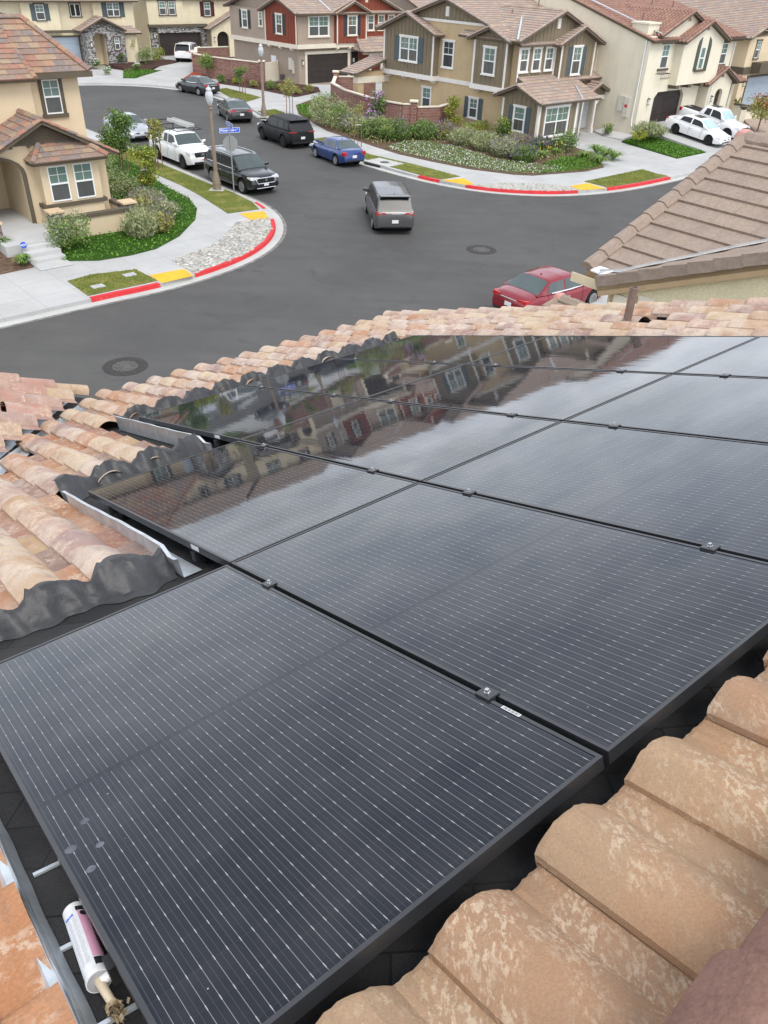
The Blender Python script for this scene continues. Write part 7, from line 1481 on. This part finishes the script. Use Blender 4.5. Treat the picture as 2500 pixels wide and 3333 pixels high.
def tree(label, x, y, z, h, w, kind='green', n=1500, l=.12, trunk=.4, stakes=0, tips=None, lean=0.0, nb=14, trad=.035, crown_low=None, frac=.12, blobscale=1.0, name='street_tree', group=None):
    r = random.Random(hash((round(x * 10), round(y * 10), 9)) & 0xffff); t = thing(name, label, 'tree', (x, y, z), 0, group); zc = h * (trunk if crown_low is None else crown_low); mb = MB(); bl = blobs(r, h - zc, w, nb, zc); bl = [(c + Vector((lean * c.z / h, 0, 0)), q * blobscale) for c, q in bl]
    crown(mb, r, bl, int(n * 1.8), l * 1.15, 0, 1 if tips else None, frac); mb.build('crown', [LV[kind]] + ([LV[tips]] if tips else []), t, fix=False)
    mb = MB(); mb.tube([(0, 0, 0), (lean * .2 + .02, .01, h * .3), (lean * .5, 0, h * .6), (lean * .85, 0, h * .92)], [trad, trad * .85, trad * .6, trad * .2], 7)
    for c, q in bl[:8]:
        s0 = Vector((lean * .45, 0, max(zc * .95, c.z - w * .35))); mb.tube([s0, (s0 + c) / 2 + Vector((0, 0, .04)), c], [trad * .4, trad * .28, trad * .12], 5)
    mb.build('trunk', M['bark'], t)
    for k in range(stakes):
        a = k * 2 * math.pi / max(1, stakes) + .4; mb = MB(); mb.tube([(math.cos(a) * .26, math.sin(a) * .26, 0), (math.cos(a) * .24, math.sin(a) * .24, min(1.7, h * .62))], .03, 6); mb.build('stake', M['stake'], t)
    if stakes:
        mb = MB(); a = .4; mb.tube([(math.cos(a) * .25, math.sin(a) * .25, 1.35), (0, 0, 1.4), (math.cos(a + math.pi) * .25, math.sin(a + math.pi) * .25, 1.35)], .018, 5); mb.build('tie', M['white_plastic'], t)
    return t
def hz(x, y): return .3
# right-hand bed, from the far end of the walk toward the driveway
bush('large round green shrub at the far end of the curved brick wall bed', -6.35, 68.6, .3, 1.35, 1.7, 'grey', 1000, .10, 'deep')
bush('tallest dense green shrub below the curved brick wall', -5.55, 65.9, .28, 1.95, 2.3, 'grey', 2100, .10, 'green', .4, 18)
bush('broad green shrub right of the tallest one, by the sidewalk', -4.35, 64.2, .28, 1.75, 2.0, 'green', 1500, .10, 'grey', .4, 16)
spiky('greyish purple-flowered sage between green shrub and hibiscus', -3.3, 63.6, .3, 1.25, 1.9, 'grey', 300, 'purple', .6)
bush('hibiscus bush full of mauve blossoms against the brick wall', -1.85, 66.2, .45, 2.15, 1.5, 'deep', 900, .12, nb=12)
ob = [o for o in COL.objects if o.get('label', '').startswith('hibiscus')][0]; mb = MB(); rf = random.Random(2)
for _ in range(46):
    p = Vector((rf.gauss(0, .38), rf.gauss(0, .38) - .2, rf.uniform(.5, 2.2)))
    for k in range(6): leaf(mb, p + Vector((rf.gauss(0, .04), rf.gauss(0, .04), rf.gauss(0, .04))), .13, rf, 0, .1, .9)
mb.build('blossoms', LV['mauve'], ob, fix=False)
bush('low green shrub by the sidewalk below the thin sapling', -2.5, 61.4, .28, 1.2, 1.8, 'green', 1100, .10, 'grey', .3)
bush('leafy green shrub behind the storm drain turf', -.95, 60.4, .28, 1.35, 1.9, 'green', 1200, .10, 'olive', .2)
spiky('purple sage below the brick pillar, with lilac spikes', -1.75, 62.3, .3, 1.5, 1.7, 'grey', 320, 'purple', .8)
spiky('green-stemmed shrub with lilac haze left of the brick pillar', -.1, 61.0, .3, 1.55, 1.9, 'green', 380, 'purple', .35)
spiky('bright green upright shrub right of the brick pillar', 1.75, 61.6, .3, 1.35, 1.9, 'green', 420, 'pale', .3)
spiky('mauve-tipped shrub left of the yellow-green upright bush', 3.1, 61.8, .32, 1.3, 1.5, 'olive', 280, 'purple', .8)
tree('upright yellow-green bush in front of the tan side wall', 3.85, 65.7, .42, 2.2, 1.5, 'lime', 1300, .11, trunk=.05, tips='olive', nb=12, frac=.3, trad=.03)
bush('low clipped hedge under the shuttered side window', 5.8, 64.0, .44, .75, 2.6, 'lime', 900, .09, 'green', .5)
bush('round glossy bush beside the bay window shutters', 7.45, 62.5, .44, 1.3, 1.4, 'deep', 1000, .10, 'lime', .3)
for (x, y, h, w, lab) in ((4.55, 60.1, 1.2, 1.9, 'feathery grey-green shrub nearest the yellow-green upright bush'), (5.95, 58.4, 1.25, 1.9, 'feathery grey-green shrub in the middle of the flower bed'), (7.05, 56.6, 1.3, 1.8, 'pink-tinged feathery shrub above the white-flowered ground cover'), (8.15, 55.5, 1.1, 1.7, 'green mounded shrub at the right end of the white-flowered ground cover')):
    spiky(lab, x, y, .3, h, w, 'grey' if x < 7.5 else 'green', 420, 'pale' if x < 6.5 else 'purple', .4)
spiky('dark purple flower clump below the bay window', 8.35, 59.9, .42, .85, 1.5, 'olive', 220, 'purple', 1.0); spiky('second purple flower clump by the slate base of the bay', 9.75, 58.9, .42, .9, 1.5, 'deep', 220, 'purple', 1.0)
bush('dark green rounded shrub at the corner of the front bay', 11.3, 58.5, .4, 1.25, 2.0, 'deep', 1200, .10, 'green', .3)
bush('small low green plant in front of the bay shutters', 8.2, 60.9, .44, .6, 1.4, 'lime', 420, .09)
strap('daylily clump with yellow blossoms in front of the bay', 9.5, 56.3, .3, .75, 1.3, 70, fl='yellow')
strap('second daylily clump with one orange-yellow bloom, nearer the dark rounded shrub', 10.6, 57.4, .32, .7, 1.2, 60, fl='yellow')
GS = 'strap-leaved plants beside the front walk'
for x, y, lab in ((13.75, 59.4, 'strap-leaved clump by the white porch post'), (14.5, 57.5, 'strap-leaved clump at the kerb end of the driveway edge'), (12.5, 57.1, 'strap-leaved clump across the stepping path from the driveway'), (13.2, 55.8, 'strap-leaved clump nearest the sidewalk by the turf strip'), (14.1, 58.4, 'strap-leaved clump between the post and the driveway end')): strap(lab, x, y, .17, .8, 1.85, 120, group=GS)
bush('small green plant at the tan wall corner by the driveway', 16.0, 66.6, .35, .6, 1.0, 'deep', 420, .09, 'lime', .2)
spiky('large grey lavender mound at the cream house driveway', *W3(-.9, -1.9), .7, 1.05, 2.1, 'grey', 520, 'pale', .3); bush('lime-green low shrub beside the lavender mound', *W3(-2.3, -2.0), .58, .55, 1.5, 'lime', 520, .09)
tree('weeping bottlebrush tree with red flowers at the right edge', 28.2, 68.6, .5, 3.3, 2.6, 'olive', 1500, .14, trunk=.28, tips='rust', frac=.16, nb=16, trad=.06); strap('spiky bamboo-like plant by the cream house corner', *W3(15.8, .2), .9, 1.6, 1.0, 60, kind='olive'); 
tree('thin bare sapling tied to stakes on the turf behind the blue sedan', -2.85, 58.2, .17, 3.2, 1.0, 'olive', 170, .09, trunk=.38, stakes=2, nb=9, trad=.022)
tree('young sapling with sparse leaves at the sidewalk fork', -8.9, 69.6, .17, 2.75, 1.25, 'olive', 620, .10, trunk=.42, stakes=2, nb=10, trad=.03)
tree('small dark-leaved tree staked on the turf before the brick wall', -14.6, 80.7, .17, 2.25, 1.35, 'deep', 600, .11, trunk=.35, stakes=2, tips='olive', nb=10)
tree('vine-like young tree trained against the brick wall', -19.6, 89.3, .3, 2.2, 1.7, 'green', 900, .12, trunk=.3, tips='lime', frac=.2, nb=11)
for x, y, h, w, k_, lab in ((-17.8, 87.2, .6, 1.3, 'deep', 'low dark shrub at the foot of the brick wall'), (-16.1, 86.3, .6, 1.4, 'lime', 'yellow-green shrub at the foot of the brick wall'), (-14.2, 84.8, .5, .9, 'olive', 'small shrub near the cream side gate'), (-12.3, 83.6, .65, 1.1, 'green', 'green shrub nearest the second lamp post'), (-11.3, 83.4, .5, 1.3, 'olive', 'brownish shrub in the mulch bed of the barn-red house'), (-9.7, 81.3, .55, 1.2, 'olive', 'shrub at the tip of the mulch bed by the driveway'), (-8.7, 82.4, .6, 1.1, 'olive', 'bronze shrub beside the barn-red house driveway')): bush(lab, x, y, .25, h, w, k_, 420, .10)
# street end
tree('slim young tree before the stone entry house window', -29.3, 97.2, .5, 2.75, 1.4, 'lime', 800, .12, trunk=.3, tips='green', nb=10); bush('round green shrub beside the white estate drive', -27.9, 97.2, .5, 1.45, 1.9, 'green', 1000, .11, 'grey', .3); bush('yellow-green grass-like shrub at the far garage corner', -27.3, 100.4, .55, 1.1, 1.3, 'lime', 500, .11)
bush('rose bush with pink and white blooms by the stone arch', -30.0, 95.3, .5, 1.2, .9, 'deep', 420, .1, 'mauve', .15); bush('white flowering shrub left of the stone arch', -32.1, 93.4, .5, .65, 1.0, 'deep', 420, .1, 'white', .3); bush('white rose bush on the small lawn edge', -27.7, 92.6, .4, .7, .9, 'green', 380, .1, 'white', .4); bush('white flowering plant in the urn bed by the far driveway', -29.8, 89.5, .25, .6, .9, 'green', 320, .1, 'white', .35)
# left corner lot
bush('dense rosemary against the side of the arched-porch house', -14.9, 42.9, .33, 1.35, 1.5, 'grey', 1400, .07, 'deep', .3); bush('second rosemary mass nearer the sidewalk', -13.75, 42.0, .3, 1.1, 1.6, 'grey', 1300, .07, 'deep', .3); bush('rosemary farther along the house side by the leafy tree', -16.2, 45.6, .33, 1.2, 1.7, 'grey', 1100, .07, 'deep', .3)
spiky('purple-flowered lavender below the lime-green sapling', -12.55, 40.7, .28, .9, 1.6, 'grey', 420, 'purple', .6, lw=.022); spiky('lavender mass near the curve of the sidewalk', -11.3, 38.6, .28, .95, 1.5, 'grey', 420, 'purple', .5, lw=.022); spiky('lavender behind the outer stone pillar', -12.3, 38.9, .3, 1.0, 1.5, 'olive', 380, 'purple', .6, lw=.022)
spiky('tall grey-green sage in front of the patio wall corner', -11.45, 35.75, .26, 1.3, 1.35, 'grey', 420, 'pale', .2, lw=.02); spiky('purple-tinged sage right of the tall grey-green sage', -10.95, 36.7, .25, .95, 1.2, 'olive', 320, 'purple', .6, lw=.02); spiky('grey sage close behind the tall grey-green sage', -12.1, 37.1, .28, 1.15, 1.2, 'grey', 320, 'pale', .3, lw=.02)
bush('leafy green shrub beside the concrete steps', -13.85, 33.55, .28, 1.3, 1.65, 'green', 1700, .085, 'pale', .3, 16)
strap('agapanthus clump in the small bed left of the steps', -14.95, 31.25, .18, .7, .95, 90); strap('agapanthus clump at the left picture edge below the stone pillar', -16.35, 32.6, .35, .8, 1.0, 90)
tree('dark leafy street tree in front of the silver sedan', -15.75, 47.7, .25, 3.25, 1.9, 'deep', 2300, .12, trunk=.25, stakes=3, tips='green', frac=.2, nb=18, trad=.04, lean=-.1); tree('lime-green young tree on the corner bed', -12.8, 42.0, .3, 2.6, 1.45, 'lime', 1500, .11, trunk=.22, stakes=2, tips='green', frac=.25, nb=13); tree('slender sapling with three stakes beside the white pickup truck', -14.2, 49.3, .17, 2.85, 1.0, 'olive', 560, .11, trunk=.45, stakes=3, nb=9, trad=.03)
# ground covers
def cover(label, poly, zf, n, l, kinds, seed, name='ground_cover', hmax=.12):
    r = random.Random(seed); mb = MB(); xs = [p[0] for p in poly]; ys = [p[1] for p in poly]; k = 0; tries = 0
    while k < n and tries < n * 6:
        tries += 1; x, y = r.uniform(min(xs), max(xs)), r.uniform(min(ys), max(ys))
        if not inside(poly, x, y): continue
        m = r.choices(range(len(kinds)), [q[1] for q in kinds])[0]; leaf(mb, Vector((x, y, zf(x, y) + r.uniform(.0, hmax) * (1.1 if m else 1))), l * r.uniform(.6, 1.3), r, m, .9, .6); k += 1
    return tag(mb.build(name, [LV[q[0]] for q in kinds], fix=False), label, 'ground cover', kind='stuff')
def lerp_z(A, B, za, zb):
    A, B = dense(A, .8), dense(B, .8)
    def f(x, y):
        da = min(math.dist((x, y), p) for p in A); db = min(math.dist((x, y), p) for p in B); return za + (zb - za) * da / (da + db + 1e-6)
    return f
zl = lerp_z(LB, LI, .17, .37); cover('dense green ground cover on the corner lot inside the curving sidewalk', LB + LI[::-1], zl, 9000, .10, [('cover', 1)], 5)
FP = [(-1.0, 58.1), (.2, 56.6), (2.0, 55.0), (4.5, 53.05), (7.1, 52.05), (8.4, 52.0), (10.4, 53.0), (10.6, 54.2), (8.9, 54.4), (6.6, 55.2), (5.4, 56.8), (4.0, 58.6), (2.0, 60.4), (.3, 60.2)]
zr_ = lerp_z(RBED, INNER, .18, .47); cover('ground cover sprinkled with white blossoms along the right sidewalk', FP, zr_, 11000, .085, [('cover', .58), ('white', .22), ('pale', .20)], 6)
cover('green ground cover at the sidewalk end of the right bed', [(8.4, 52.0), (11.9, 53.75), (13.2, 55.0), (12.6, 57.0), (11.0, 56.6), (9.2, 54.6), (10.4, 53.6)], zr_, 2600, .11, [('cover', 1)], 7); cover('green ground cover at the far end of the right bed', [(-8.9, 74.6), (-8.2, 70.6), (-7.0, 67.9), (-6.2, 68.6), (-6.6, 72), (-7.6, 75.4)], zr_, 2200, .12, [('cover', 1)], 8)
cover('low plants filling the right bed among the shrubs', [(-5.3, 64.2), (-1.6, 59.0), (1.5, 60.8), (4.0, 59.5), (6.5, 56.5), (9.2, 55.0), (11.8, 57.2), (9.6, 60.2), (5.5, 64.3), (1.0, 64.6), (-2.0, 66.5), (-4.4, 68.5)], zr_, 5200, .12, [('green', .5), ('olive', .3), ('grey', .2)], 9, hmax=.3)
wl = [W3(-3.9, -6.2), W3(-.15, -6.2), W3(-.15, -1.4), W3(-2.2, -.8)]; cover('mown green lawn on the slope beside the white sedan', wl, lambda x, y: .175 + max(0, (( -.682 * (x - 17.854) + .7314 * (y - 66.19)) + 6.3)) * (.088 + .03 * max(-2.4, min(0, (.7314 * (x - 17.854) + .682 * (y - 66.19))))), 3600, .10, [('cover', 1)], 10, 'lawn', .07)
cover('small green lawn at the street end', [(-27.6, 87.5), (-26.6, 87.7), (-25.4, 93), (-29.1, 93)], lambda x, y: .18 + (y - 87.5) * .03, 900, .12, [('cover', 1)], 12, 'lawn', .06)
